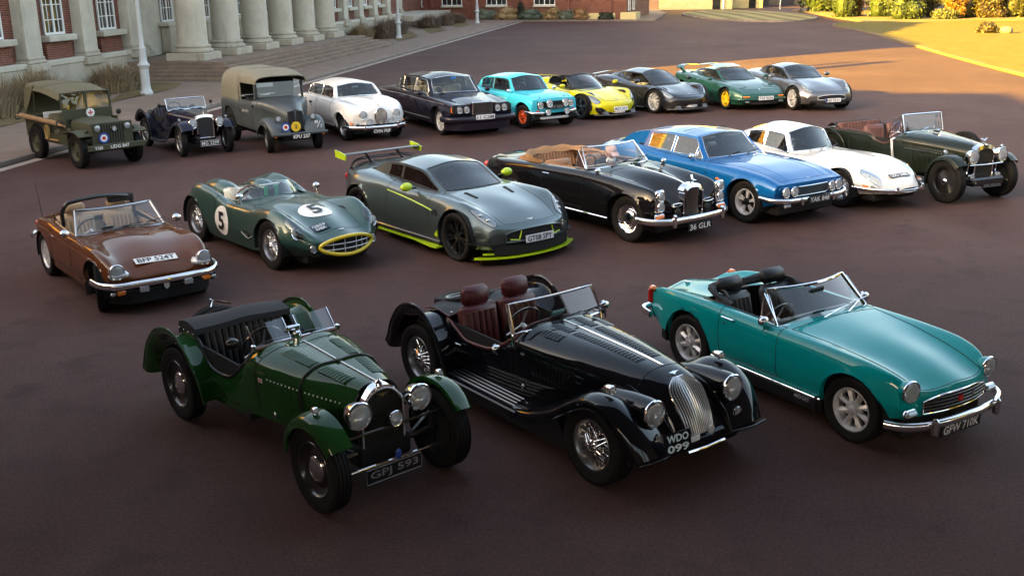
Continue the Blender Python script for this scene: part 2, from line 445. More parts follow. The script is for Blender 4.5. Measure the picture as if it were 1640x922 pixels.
_wc = {}
def wheel(c, x, y, r, w, style, rr, rimm=SATIN, steer=0, tilt=0, n=0, name='wheel', hubm=None, z=None, lay=None, cap=.0, detail=1):
    """wheel > tyre, spokes, hub_cap; y < 0 is the right side"""
    key = (r, w, style, rr, rimm.name, n, hubm.name if hubm else '', cap, detail); hw = w/2; ns = 48 if detail else 32
    if key not in _wc:
        D = {}; g = G(); gr = [-.62, -.22, .22, .62]; tr = []
        for q in gr: tr += [(r, (q-.07)*hw), (r-.009, (q-.05)*hw), (r-.009, (q+.05)*hw), (r, (q+.07)*hw)]
        s = r-rr
        pr = [(rr, -hw*.72), (rr+.012, -hw*.84), (rr+.3*s, -hw*.98), (rr+.6*s, -hw*1.02), (r-.18*s, -hw*.97), (r-.05*s, -hw*.9), (r-.008, -hw*.82)]+tr+[(r-.008, hw*.82), (r-.05*s, hw*.9), (r-.18*s, hw*.97), (r-.22*s, hw*.985), (rr+.6*s, hw*1.02), (rr+.57*s, hw*1.0), (rr+.3*s, hw*.98), (rr+.12*s, hw*.90), (rr+.012, hw*.84), (rr, hw*.72)]
        g.lathe(pr, ns); D['tyre'] = mesh('tyre', g, RUBBER, 40)
        g = G(); lip = rr+.006
        g.lathe([(lip, hw*.80), (lip-.004, hw*.86), (rr-.008, hw*.84), (rr-.014, hw*.70), (rr-.020, hw*.60), (rr-.026, -hw*.2), (rr-.012, -hw*.8), (rr, -hw*.8)], ns)
        if style == 'disc':      # pressed steel centre, painted, chrome cap
            g.lathe([(rr-.022, hw*.5), (rr-.045, hw*.28), (rr*.70, hw*.20), (rr*.62, hw*.30), (rr*.45, hw*.42), (.001, hw*.42)], ns)
        D['wheel'] = mesh('wheel', g, STEEL if style == 'wire' and rimm is CHROME else rimm, 35)
        g = G(); g.lathe([(rr-.014, -hw*.35), (.001, -hw*.35)], 24); D['brake'] = mesh('brake_disc', g, DARK, 35)
        hm = hubm or CHROME
        if style == 'disc':
            k = cap or rr*.48
            g = G(); g.lathe([(k, hw*.40), (k*.99, hw*.52), (k*.93, hw*.62), (k*.78, hw*.70), (k*.74, hw*.66), (k*.66, hw*.70), (k*.35, hw*.80), (.001, hw*.83)], 32); D['hub_cap'] = mesh('hub_cap', g, hm, 30)
        elif style == 'wire':
            g = G(); NS = 36 if detail else 16; k = .0026 if detail else .0045
            for q in range(NS*2):
                a = 2*math.pi*q/(NS*2); tw = (.42 if q % 2 else -.42); o0 = hw*(.78 if (q//2) % 2 else .10); o1 = hw*(.28 if q % 4 < 2 else .02)
                g.tube([(.048*math.cos(a+tw), -o0, .048*math.sin(a+tw)), ((rr-.02)*math.cos(a), -o1, (rr-.02)*math.sin(a))], k, 4, caps=False)
            D['spokes'] = mesh('spokes', g, rimm, 60)
            g = G(); g.lathe([(.056, 0), (.056, hw*.2), (.05, hw*.8), (.045, hw*.86), (.03, hw*.98), (.012, hw*1.05), (.001, hw*1.06)], 20)
            for q in range(2): g.box((0, -hw*.98, 0), (.13, .014, .028), .006)
            D['hub_cap'] = mesh('hub_cap', g, hm, 40)
        elif style == 'mini':    # eight paddle spokes
            pts = [(.05, .028), (.085, .019), (rr*.55, .021), (rr*.8, .030), (rr-.016, .034)]
            g = G(); A = np.array([[(px, -hw*(.52-.25*abs(t)+.10*math.sin(px/rr*3)), t*pw) for t in (-1, -.5, 0, .5, 1)] for px, pw in pts]); g.grid(A, True)
            g.grid(np.array([[(px, -hw*(-.05), t*pw*.9) for t in (-1, 1)] for px, pw in pts]))
            for t in (-1, 1): g.grid(np.array([[(px, -hw*.27, t*pw), (px, hw*.05, t*pw*.9)] for px, pw in pts]), t < 0)
            D['spoke'] = mesh('spoke', g, rimm, 50)
            g = G(); g.lathe([(.078, hw*.1), (.074, hw*.50), (.045, hw*.56), (.036, hw*.56), (.034, hw*.78), (.028, hw*.86), (.001, hw*.88)], 24)
            for q in range(4): a = math.pi/4+q*math.pi/2; g.lathe([(.011, hw*.5), (.011, hw*.74), (.001, hw*.76)], 8, (.058*math.cos(a), 0, .058*math.sin(a)))
            D['hub_cap'] = mesh('hub_cap', g, hm, 40)
        elif style == 'alloy':   # n spokes, cap = spread of each pair
            g = G()
            for q in range(n):
                for sgn in ((-1, 1) if cap else (0,)):
                    a = 2*math.pi*q/n+math.pi/2; b = a+sgn*cap
                    A = []
                    for t in np.linspace(0, 1, 5):
                        rad = .05+(rr-.066)*t; an = a+(b-a)*t; wd = (.030-.012*t)*min(1, 5.5/n) if cap else (.044-.004*t+.014*(t > .8)); o = hw*(.55+.12*math.sin(t*2.6)-.0*t)
                        ct = np.array([rad*math.cos(an), -o, rad*math.sin(an)]); tn = np.array([-math.sin(an), 0, math.cos(an)])
                        A.append([ct-tn*wd+np.array([0, .05, 0]), ct-tn*wd*.8, ct+tn*wd*.8, ct+tn*wd+np.array([0, .05, 0])])
                    g.grid(np.array(A), True)
            D['spokes'] = mesh('spokes', g, rimm, 30)
            g = G(); g.lathe([(.068, hw*.2), (.062, hw*.60), (.03, hw*.66), (.001, hw*.68)], 20); D['hub_cap'] = mesh('hub_cap', g, hm, 40)
        elif style == 'rostyle': # pierced bright disc with dark paddles
            g = G()
            for q in range(5):
                a = 2*math.pi*q/5+math.pi/2; A = []
                for t in np.linspace(0, 1, 4):
                    rad = .05+(rr-.07)*t; wd = .020+.034*t*t; o = hw*(.30+.15*(1-t)); ct = np.array([rad*math.cos(a), -o, rad*math.sin(a)]); tn = np.array([-math.sin(a), 0, math.cos(a)])
                    A.append([ct-tn*wd+np.array([0, .03, 0]), ct-tn*wd*.85, ct+tn*wd*.85, ct+tn*wd+np.array([0, .03, 0])])
                g.grid(np.array(A), True)
            D['spokes'] = mesh('spokes', g, rimm, 30)
            g = G(); g.lathe([(.07, hw*.2), (.06, hw*.52), (.03, hw*.58), (.001, hw*.6)], 20); D['hub_cap'] = mesh('hub_cap', g, hm, 40)
        _wc[key] = D
    D = _wc[key]; sd_ = -1 if y < 0 else 1
    o = link(name, D['wheel'], c, (x, y, r if z is None else z), lay if lay else (0, 0, steer+(0 if y < 0 else math.pi)))
    link('tyre', D['tyre'], o)
    if not lay: link('brake_disc', D['brake'], o)
    for k in ('spokes', 'hub_cap'):
        if k in D: link(k, D[k], o)
    if 'spoke' in D:
        for q in range(8): link('spoke', D['spoke'], o, rot=(0, q*math.pi/4+math.pi/8, 0))
    return o
def wheels(c, wb, yf, r, w, style, rr, yr=None, steer=0, wr=None, rrad=None, **k):
    for x, yy, ww, rd in ((wb/2, yf, w, r), (-wb/2, yr or yf, wr or w, rrad or r)):
        for s in (-1, 1): wheel(c, x, s*(yy-ww/2), rd, ww, style, rr, steer=steer if x > 0 else 0, **k)
def wells(c, spots, W, depth=.34):
    """dark inner arches"""
    for x, z, r in spots:
        for s in (-1, 1):
            g = G(); g.lathe([(r, -s*(W-.015)), (r, -s*(W-depth)), (.02, -s*(W-depth))], 20, (x, 0, z), 'y', -.25, math.pi+.25); obj('wheel_arch_liner', g, DARK, c)
def chassis(c, x0, x1, wd, z0=.15, z1=.32, m=None):
    return obj('chassis', G().box(((x0+x1)/2, 0, (z0+z1)/2), (x1-x0, wd, z1-z0), .03), m or DARK, c)
def lamp(c, p, r, name='headlight', depth=None, yaw=0, pitch=0, bowl=CHROME, rim=CHROME, lens=None, bulge=.22, n=28):
    """round lamp facing +x: bowl > rim, lens"""
    d = r*1.1 if depth is None else depth
    M = Matrix.Translation(p) @ Matrix.Rotation(yaw, 4, 'Z') @ Matrix.Rotation(-pitch, 4, 'Y')
    g = G().lathe([(.001, -d), (r*.35, -d*.95), (r*.7, -d*.72), (r*.92, -d*.4), (r*.99, -.01), (r, 0)], n, axis='x').xf(M); o = obj(name, g, bowl, c)
    g = G().lathe([(r*.98, -.012), (r*1.07, -.004), (r*1.08, .008), (r*1.02, .018), (r*.93, .016), (r*.90, .004)], n, axis='x').xf(M); obj('rim', g, rim, o)
    if lens is None:
        lens = LGLASS; obj('reflector', G().lathe([(r*.93, .004), (r*.86, -r*.12), (r*.66, -r*.30), (r*.38, -r*.42), (.001, -r*.47)], n, axis='x').ell((-r*.22, 0, 0), (r*.16, r*.11, r*.11), 10, 8).xf(M), REFL, o, sharp=180)
    g = G().lathe([(r*.92, .006)]+[(r*.92*math.cos(a), .006+r*bulge*math.sin(a)) for a in np.linspace(.2, 1.55, 6)], n, axis='x').xf(M); obj('lens', g, lens, o, sharp=180)
    return o
def plate(c, s, p, wd, h, fg=SILVERP, bg=BLACKP, pitch=0, yaw=0, th=None, lines=None, bold=.012, M=None, roll=0, frm=None):
    if M is None: M = Matrix.Translation(p) @ Matrix.Rotation(yaw, 4, 'Z') @ Matrix.Rotation(-pitch, 4, 'Y') @ FRONT @ Matrix.Rotation(roll, 4, 'Z')
    o = obj('number_plate', G().box((0, 0, 0), (wd, h, .008), .003).xf(M), bg, c)
    L = lines or [s]; k = len(L); hh = (th or h*.68)/(1 if k == 1 else k*.95)
    g = G()
    for i, t in enumerate(L):
        q = text(t, hh, .0065, bold, width=wd*(.88 if k == 1 else .80)*len(t)/max(len(a) for a in L)); q.move(0, (k-1)/2*h*.46-i*h*.46, 0); g.join(q)
    obj('plate_lettering', g.xf(M), fg, o)
    if frm: obj('plate_border', G().tube([M @ Vector(q) for q in ((-wd/2, -h/2, .004), (wd/2, -h/2, .004), (wd/2, h/2, .004), (-wd/2, h/2, .004))], frm, 4, closed=True), fg, o)
    return o
def bumper(c, path, h=.07, d=.03, m=CHROME, n=40, name='bumper', smooth=True):
    p = spl(path, n) if smooth else np.array(path, float)
    k = 12; prof = [(d*math.cos(a)*(1 if math.cos(a) > 0 else .5), h/2*math.copysign(abs(math.sin(a))**.8, math.sin(a))) for a in np.linspace(0, 2*math.pi, k, endpoint=False)]
    return obj(name, G().sweep(p, prof), m, c, sharp=60)
def overrider(c, p, h=.16, w=.05, d=.06, m=CHROME):
    return obj('overrider', G().box(p, (d, w, h), .022), m, c, sharp=20)
def mirror(c, p, r=.055, m=CHROME, stalk=.12, sg=-1):
    """door or wing mirror on a stalk; faces back"""
    g = G().ell((p[0], p[1], p[2]), (r*.55, r, r*.75), 16, 10); o = obj('mirror', g, m, c)
    obj('mirror_stalk', G().tube([(p[0], p[1], p[2]-r*.5), (p[0]-.01, p[1]-sg*.02, p[2]-stalk)], .008, 6), m, o)
    obj('mirror_glass', G().lathe([(r*.8, 0), (.001, .002)], 16, axis='x').xf(Matrix.Scale(-1, 4, (1, 0, 0))).move(p[0]-r*.50, p[1], p[2]), CHROME, o); return o
def seat(c, x, y, z, m, w=.46, hb=.55, tilt=.25, head=True, pleats=5, d=.46, hr=.16, hw=.62, gap=.03):
    """seat (cushion) > backrest, headrest"""
    o = obj('seat', G().box((x, y, z), (d, w, .15), .05), m, c, sharp=60)
    M = Matrix.Translation((x-d/2+.02, y, z+.02)) @ Matrix.Rotation(-tilt, 4, 'Y')
    g = G().box((-.05, 0, hb/2), (.12, w, hb), .045)
    for k in range(pleats):
        yy = (k-(pleats-1)/2)*w*.62/max(pleats-1, 1)
        g.tube(spl([(.005, yy, .06), (.018, yy, hb*.4), (.012, yy, hb*.85)], 5), .62*w/pleats*.5, 6)
        obj_ = None
    obj('backrest', g.xf(M), m, o, sharp=60)
    if head:
        g = G().box((-.06, 0, hb+gap+hr/2), (.11, w*hw, hr), .045)
        for s in (-1, 1): g.tube([(-.05, s*.06, hb-.02), (-.05, s*.06, hb+.08)], .008, 6)
        obj('headrest', g.xf(M), m, o, sharp=60)
    return o
def bench(c, x, w, z, m, hb=.5, pleats=14, tilt=.2, d=.4):
    o = obj('seat', G().box((x+d/2, 0, z), (d, w, .16), .05), m, c, sharp=60)
    M = Matrix.Translation((x, 0, z)) @ Matrix.Rotation(-tilt, 4, 'Y'); g = G().box((-.05, 0, hb/2), (.1, w, hb), .04)
    for k in range(pleats): yy = (k-(pleats-1)/2)*w*.94/pleats; g.tube([(.0, yy, .04), (.008, yy, hb*.5), (.0, yy, hb*.97)], w*.94/pleats*.48, 6)
    obj('backrest', g.xf(M), m, o, sharp=60); return o
def steering(c, p, r=.19, tilt=1.1, m=GLOSSB):
    M = Matrix.Translation(p) @ Matrix.Rotation(-tilt, 4, 'Y')
    a = np.linspace(0, 2*math.pi, 28, endpoint=False)
    o = obj('steering_wheel', G().tube([(r*math.cos(q), r*math.sin(q), 0) for q in a], .012, 6, closed=True).xf(M), m, c)
    g = G()
    for q in (0, 2.1, -2.1): g.tube([(0, 0, 0), (r*math.cos(q), r*math.sin(q), 0)], .009, 5)
    g.tube([(0, 0, .01), (0, 0, -.3)], .02, 8); obj('steering_column', g.xf(M), SATIN, o); return o
def tub(c, x0, x1, wd, z0, z1, m=None, dash=True, dashz=None):
    """cockpit lining: floor, sides, dashboard"""
    g = G(); cx = (x0+x1)/2; L = x1-x0
    g.box((cx, 0, z0), (L, wd, .03)); g.box((x0, 0, (z0+z1)/2), (.02, wd, z1-z0))
    g.box((x1, 0, (z0+z1)/2), (.02, wd, z1-z0))
    for s in (-1, 1): g.box((cx, s*wd/2, (z0+z1)/2), (L, .02, z1-z0))
    o = obj('cockpit_lining', g, m or DARK, c)
    if dash: obj('dashboard', G().box((x1-.10, 0, dashz or z1-.06), (.16, wd*.98, .16), .05), TRIM, c)
    return o
def screen(c, base, tops, bow=.08, fr=.014, m=CHROME, gl=GLASS, n=14, name='windscreen', divider=False, wipers=2, wm=CHROME, bowt=None):
    """framed windscreen; base=(x, half width, z), tops likewise; bowed forward at the centre"""
    def row(q, b): return np.array([(q[0]+b*(1-(t*t)), q[1]*t, q[2]) for t in np.linspace(-1, 1, n)])
    B = row(base, bow); T = row(tops, bow*.8 if bowt is None else bowt); k = np.linspace(0, 1, 6)[:, None, None]
    A = B[None]*(1-k)+T[None]*k
    o = obj(name, G().grid(A.transpose(1, 0, 2)), gl, c)
    loop = np.vstack([B, T[::-1]]); obj('windscreen_frame', G().tube(loop, fr, 8, closed=True), m, o)
    if divider: obj('windscreen_divider', G().tube([B[n//2], T[n//2]], fr*.8, 6), m, o)
    nn = np.cross(B[-1]-B[0], T[0]-B[0]); nn /= np.linalg.norm(nn)
    if nn[0] < 0: nn = -nn
    for w_ in range(wipers):
        i = int(n*(.30+.34*w_)); p0 = B[i]+nn*.03-np.array([0, 0, .01]); p1 = A[1, min(n-2, i+int(n*.30))]+nn*.02
        g = G().tube([p0, p0*.4+p1*.6+nn*.012, p1], .006, 5); d_ = (A[1, 2]-A[2, -3]); d_ /= np.linalg.norm(d_)
        g.tube([p1-d_*.13, p1, p1+d_*.13], .006, 5); g.lathe([(.016, -.01), (.016, .02), (.001, .022)], 8, tuple(p0), 'z')
        obj('wiper', g, wm, c)
    return o
def wing(c, path, yin, yout, m, crown=.05, so=.07, si=.0, n=36, name='wing', both=True, bead=None, kk=9, idrop=0.):
    """separate mudguard swept along a side-view path of (x, z)"""
    P = spl(np.array([(p[0], 0, p[1]) for p in path]), n); s = np.linspace(0, 1, n)
    yi = np.interp(s, np.linspace(0, 1, len(yin)), yin) if hasattr(yin, '__len__') else np.full(n, yin)
    yo = np.interp(s, np.linspace(0, 1, len(yout)), yout) if hasattr(yout, '__len__') else np.full(n, yout)
    t = np.gradient(P, axis=0); t /= np.linalg.norm(t, axis=1)[:, None]; nn = np.stack([-t[:, 2], 0*t[:, 1], t[:, 0]], 1)
    out = []
    for sg in ((-1, 1) if both else (-1,)):
        A = []
        for i in range(n):
            row = []
            if si: row.append(P[i]+np.array([0, sg*yi[i], 0])-nn[i]*si)
            for q in np.linspace(0, 1, kk):
                row.append(P[i]+np.array([0, sg*(yi[i]+(yo[i]-yi[i])*math.sin(q*math.pi/2)**.9), 0])-nn[i]*(crown*(1-math.cos(q*math.pi/2)**.8)+(idrop if np.isscalar(idrop) else np.interp(s[i], np.linspace(0, 1, len(idrop)), idrop))*max(0, 1-q/.55)**1.6))
            for q in (.35, .7, 1.): row.append(P[i]+np.array([0, sg*(yo[i]+.004*math.sin(q*3)), 0])-nn[i]*(crown+so*q))
            A.append(row)
        A = np.array(A); o = obj(name, G().grid(A, sg > 0), m, c, sharp=70); out.append(o)
        obj('wing_bead', G().tube(A[:, -1], bead or .009, 6), m, o)
    return out
_lv = {}
def louvres(c, S, rows, m, L=.10, h=.011, w=.022, how='top', axis=None):
    """raised vents in a bonnet: each (start, end, count), every one its own piece"""
    key = (L, h, w, m.name)
    if key not in _lv:
        A = np.array([[(a*w, t*L/2, h*math.sin(max(0, min(1, (a+1)/1.9))*math.pi*.95)*(1-abs(t)**6)+.0005) for a in np.linspace(-1, 1, 6)] for t in np.linspace(-1, 1, 7)]); _lv[key] = mesh('louvre', G().grid(A, True), m, 40)
    for a, b, k in rows:
        for i in range(k):
            t = i/(k-1); u, v = a[0]+(b[0]-a[0])*t, a[1]+(b[1]-a[1])*t
            l, nn = top(S, u, v) if how == 'top' else side(S, u, v)
            o = link('louvre', _lv[key], c); o.matrix_local = frame(l, nn, (1, 0, 0))
def line_side(S, pts, r, m, c, name, sg=-1, n=30, off=0.):
    p = spl([(a, 0, b) for a, b in pts], n); return obj(name, G().tube([side(S, q[0], q[2], sg, off)[0] for q in p], r, 6), m, c)
def line_top(S, pts, r, m, c, name, n=30, off=0.):
    p = spl([(a, b, 0) for a, b in pts], n); return obj(name, G().tube([top(S, q[0], q[1], off)[0] for q in p], r, 6), m, c)
def cabin(c, m, b, s, cc, front, rear, sides, bow=(.1, .15), bowl=(.6, .6), trim=TRIM, tr=.010, gl=GLASS, res=.05, name='roof', side_r=(.10, .88), wr=.10, xb=(), rear_gl=None, sgl=None):
    """closed roof: windscreen, side and rear windows cut out of one skin"""
    x = [q for t in [front, rear]+list(sides) for q in t]; P = []
    P.append(('windscreen', gl, lambda x_, r, y, z: (x_ > front[0]) & (x_ < front[1]) & (r > 1+wr), (tr, trim, 'windscreen_frame')))
    if rear: P.append(('rear_window', rear_gl or gl, lambda x_, r, y, z: (x_ > rear[0]) & (x_ < rear[1]) & (r > 1+wr*1.3), (tr, trim, 'rear_window_frame')))
    for a, bb in sides:
        for sg in (-1, 1):
            P.append(('side_window', sgl or gl, (lambda a, bb, sg: lambda x_, r, y, z: (x_ > a) & (x_ < bb) & (r > side_r[0]) & (r < side_r[1]) & (y*sg > 0))(a, bb, sg), (tr, trim, 'window_frame')))
    return shell(c, name, m, [b, s, cc], res=res, seg=[8, 10], bow=bow, bowl=bowl, crease=(1,), parts=P, xb=list(x)+list(xb), rb=(side_r[0], side_r[1], 1+wr, 1+wr*1.3))
def grille_bars(c, xf, y0, y1, z0, z1, nh=0, nv=0, m=CHROME, r=.005, back=DARK, frm=.010, fm=CHROME, name='grille', zc=None):
    """grille > bars and surround; xf(y, z) gives the front surface"""
    N = 17; ys = np.linspace(y0, y1, N)
    zt = (lambda y: z1) if zc is None else zc
    A = np.array([[(xf(y, z0+(zt(y)-z0)*t)-.004, y, z0+(zt(y)-z0)*t) for t in np.linspace(0, 1, 5)] for y in ys]); o = obj(name, G().grid(A), back, c)
    if fm:
        lp = [(xf(y, z0), y, z0) for y in ys]+[(xf(y1, z0+(zt(y1)-z0)*t), y1, z0+(zt(y1)-z0)*t) for t in (.33, .66)]+[(xf(y, zt(y)), y, zt(y)) for y in ys[::-1]]+[(xf(y0, z0+(zt(y0)-z0)*t), y0, z0+(zt(y0)-z0)*t) for t in (.66, .33)]
        obj('grille_surround', G().tube(lp, frm, 8, closed=True), fm, o)
    for k in range(nh):
        z = z0+(z1-z0)*(k+1)/(nh+1); obj('grille_bar', G().tube([(xf(y, z)+.003, y, z) for y in ys if zt(y) > z-.005], r, 5), m, o)
    for k in range(nv):
        y = y0+(y1-y0)*(k+1)/(nv+1); obj('grille_slat', G().tube([(xf(y, z0+(zt(y)-z0)*t)+.003, y, z0+(zt(y)-z0)*t) for t in np.linspace(0, 1, 6)], r, 5), m, o)
    return o
def sticker(c, x, y, z, M=None):
    """pale blue entry card behind the windscreen"""
    obj('entry_card', G().box((0, 0, 0), (.10, .15, .002)).xf(Matrix.Translation((x, y, z)) @ Matrix.Rotation(-.5, 4, 'Y')), PAPER, c)

# ============================================================ the setting
def nodes(name):
    m = bpy.data.materials.new(name); m.use_nodes = True; return m, m.node_tree, m.node_tree.nodes['Principled BSDF']
def ramp(t, fac, stops):
    r = t.nodes.new('ShaderNodeValToRGB'); e = r.color_ramp.elements
    while len(e) < len(stops): e.new(.5)
    for q, (p, c_) in zip(e, stops): q.position = p; q.color = (*c_, 1)
    t.links.new(fac, r.inputs[0]); return r
def tex(t, kind, scale, detail=4, rough=.6, coord='Object', sc=None):
    tc = t.nodes.new('ShaderNodeTexCoord'); n = t.nodes.new(kind); n.inputs['Scale'].default_value = scale
    if 'Detail' in n.inputs: n.inputs['Detail'].default_value = detail
    if 'Roughness' in n.inputs: n.inputs['Roughness'].default_value = rough
    if sc:
        mp = t.nodes.new('ShaderNodeMapping'); mp.inputs['Scale'].default_value = sc; t.links.new(tc.outputs[coord], mp.inputs[0]); t.links.new(mp.outputs[0], n.inputs['Vector'])
    else: t.links.new(tc.outputs[coord], n.inputs['Vector'])
    return n
def mixc(t, a, b, fac, mode='MIX'):
    x = t.nodes.new('ShaderNodeMix'); x.data_type = 'RGBA'; x.blend_type = mode
    if isinstance(fac, float): x.inputs['Factor'].default_value = fac
    else: t.links.new(fac, x.inputs['Factor'])
    for k, v in (('A', a), ('B', b)):
        if isinstance(v, tuple): x.inputs[k].default_value = (*v, 1)
        else: t.links.new(v, x.inputs[k])
    return x.outputs['Result']
def asphalt():
    m, t, b = nodes('red_brown_asphalt')
    big = tex(t, 'ShaderNodeTexNoise', .22, 6, .65); mid = tex(t, 'ShaderNodeTexNoise', 1.7, 5, .6); fine = tex(t, 'ShaderNodeTexNoise', 95, 2, .7); streak = tex(t, 'ShaderNodeTexNoise', .35, 4, .6, sc=(1, .25, 1)); vo = tex(t, 'ShaderNodeTexVoronoi', 26)
    c0 = ramp(t, big.outputs['Fac'], [(.3, (.060, .033, .030)), (.55, (.078, .045, .041)), (.75, (.098, .062, .054))]).outputs[0]
    c1 = mixc(t, c0, (.108, .076, .066), ramp(t, streak.outputs['Fac'], [(.55, (0, 0, 0)), (.75, (.5, .5, .5))]).outputs[0])
    c2 = mixc(t, c1, (.044, .028, .026), ramp(t, mid.outputs['Fac'], [(.30, (.55, .55, .55)), (.48, (0, 0, 0))]).outputs[0])
    sp = ramp(t, fine.outputs['Fac'], [(.30, (.55, .55, .55)), (.5, (1, 1, 1)), (.70, (1.0, 1.0, 1.0)), (.78, (1.6, 1.6, 1.6))]).outputs[0]
    g2 = tex(t, 'ShaderNodeTexNoise', 38, 3, .75); c3 = mixc(t, mixc(t, c2, sp, .85, 'MULTIPLY'), ramp(t, g2.outputs['Fac'], [(.34, (.45, .45, .45)), (.5, (1, 1, 1)), (.66, (1.5, 1.5, 1.5))]).outputs[0], .5, 'MULTIPLY')
    st_ = tex(t, 'ShaderNodeTexNoise', .9, 3, .5); c3 = mixc(t, c3, (.030, .021, .020), ramp(t, st_.outputs['Fac'], [(.66, (0, 0, 0)), (.74, (.55, .55, .55))]).outputs[0])
    chip = ramp(t, vo.outputs['Distance'], [(.035, (1, 1, 1)), (.06, (0, 0, 0))]).outputs[0]
    pick = tex(t, 'ShaderNodeTexNoise', 7, 2); pk = ramp(t, pick.outputs['Fac'], [(.60, (0, 0, 0)), (.63, (1, 1, 1))]).outputs[0]
    t.links.new(mixc(t, c3, (.20, .18, .17), mixc(t, chip, pk, 1.0, 'MULTIPLY')), b.inputs['Base Color'])
    b.inputs['Roughness'].default_value = .8; b.inputs['Specular IOR Level'].default_value = .13
    bp = t.nodes.new('ShaderNodeBump'); bp.inputs['Strength'].default_value = .55; bp.inputs['Distance'].default_value = .006; t.links.new(fine.outputs['Fac'], bp.inputs['Height']); t.links.new(bp.outputs[0], b.inputs['Normal']); return m
def brick_mat():
    m, t, b = nodes('red_brick_courses'); tc = t.nodes.new('ShaderNodeTexCoord'); sx = t.nodes.new('ShaderNodeSeparateXYZ'); cx = t.nodes.new('ShaderNodeCombineXYZ'); ad = t.nodes.new('ShaderNodeMath')
    t.links.new(tc.outputs['Object'], sx.inputs[0]); t.links.new(sx.outputs['X'], ad.inputs[0]); t.links.new(sx.outputs['Y'], ad.inputs[1]); t.links.new(ad.outputs[0], cx.inputs[0]); t.links.new(sx.outputs['Z'], cx.inputs[1])
    br = t.nodes.new('ShaderNodeTexBrick'); br.inputs['Scale'].default_value = 1; br.inputs['Brick Width'].default_value = .225; br.inputs['Row Height'].default_value = .075; br.inputs['Mortar Size'].default_value = .007; br.inputs['Bias'].default_value = -.1
    br.inputs['Color1'].default_value = (.20, .052, .030, 1); br.inputs['Color2'].default_value = (.115, .030, .022, 1); br.inputs['Mortar'].default_value = (.27, .21, .16, 1); t.links.new(cx.outputs[0], br.inputs['Vector'])
    n = tex(t, 'ShaderNodeTexNoise', 1.2, 5); t.links.new(mixc(t, br.outputs['Color'], ramp(t, n.outputs['Fac'], [(.3, (.62, .6, .6)), (.7, (1.15, 1.1, 1.05))]).outputs[0], .8, 'MULTIPLY'), b.inputs['Base Color'])
    b.inputs['Roughness'].default_value = .85; bp = t.nodes.new('ShaderNodeBump'); bp.inputs['Distance'].default_value = .01; bp.inputs['Strength'].default_value = .7; bp.invert = True; t.links.new(br.outputs['Fac'], bp.inputs['Height']); t.links.new(bp.outputs[0], b.inputs['Normal']); return m
def stone(name, c0, c1, c2=(.10, .085, .06), amt=.5, rough=.8):
    m, t, b = nodes(name); n = tex(t, 'ShaderNodeTexNoise', 1.3, 8, .65); st = tex(t, 'ShaderNodeTexNoise', 2.2, 6, .7, sc=(1.4, 1.4, .25)); f = tex(t, 'ShaderNodeTexNoise', 40, 3)
    a = ramp(t, n.outputs['Fac'], [(.3, c0), (.7, c1)]).outputs[0]; a = mixc(t, a, c2, ramp(t, st.outputs['Fac'], [(.56, (0, 0, 0)), (.78, (amt, amt, amt))]).outputs[0])
    t.links.new(a, b.inputs['Base Color']); b.inputs['Roughness'].default_value = rough; bp = t.nodes.new('ShaderNodeBump'); bp.inputs['Strength'].default_value = .25; bp.inputs['Distance'].default_value = .01; t.links.new(f.outputs['Fac'], bp.inputs['Height']); t.links.new(bp.outputs[0], b.inputs['Normal']); return m
def lawn(name, c0, c1, stripe=None):
    m, t, b = nodes(name); n = tex(t, 'ShaderNodeTexNoise', 1.1, 8, .7); f = tex(t, 'ShaderNodeTexNoise', 45, 3, .7); c_ = ramp(t, n.outputs['Fac'], [(.32, c0), (.68, c1)]).outputs[0]
    c_ = mixc(t, c_, ramp(t, f.outputs['Fac'], [(.3, (.55, .55, .55)), (.7, (1.3, 1.3, 1.3))]).outputs[0], .7, 'MULTIPLY')
    if stripe:
        wv = tex(t, 'ShaderNodeTexWave', stripe[0], 2, sc=stripe[1]); wv.inputs['Distortion'].default_value = 1.5; c_ = mixc(t, c_, ramp(t, wv.outputs['Fac'], [(.42, (.62, .62, .6)), (.58, (1.25, 1.25, 1.2))]).outputs[0], .9, 'MULTIPLY')
    t.links.new(c_, b.inputs['Base Color']); b.inputs['Roughness'].default_value = .9; b.inputs['Specular IOR Level'].default_value = .2
    bp = t.nodes.new('ShaderNodeBump'); bp.inputs['Strength'].default_value = .8; bp.inputs['Distance'].default_value = .04; t.links.new(f.outputs['Fac'], bp.inputs['Height']); t.links.new(bp.outputs[0], b.inputs['Normal']); return m

ASPH = asphalt(); BRICK = brick_mat()
PORT = stone('portland_stone', (.42, .40, .33), (.56, .54, .46), (.20, .18, .13), .6); PLINTH = stone('weathered_plinth_stone', (.33, .30, .24), (.47, .44, .36), (.14, .12, .09), .8)
STEPM = stone('brown_worn_steps', (.15, .105, .078), (.23, .172, .13), (.06, .045, .035), .7); PAVE = stone('brown_paving', (.14, .098, .074), (.21, .152, .118), (.07, .05, .04), .5, .85)
KERBM = stone('kerb_stone', (.13, .105, .09), (.22, .185, .16), (.07, .06, .05), .6); CHAN = stone('pale_channel', (.24, .20, .175), (.36, .31, .27), (.12, .10, .09), .7)
YEL = stone('pale_yellow_render', (.50, .43, .20), (.58, .50, .26), (.3, .26, .14), .4)
WPAINT = mat('white_window_paint', (.72, .73, .72), .5); PANE = mat('dark_window_pane', (.012, .014, .016), .06, coat=.5, spec=.8); SLATE = mat('slate_roof', (.07, .065, .06), .7, noise=(3, .3))
POSTM = mat('white_post_paint', (.44, .48, .50), .45, noise=(3, .12), bump=(30, .15))
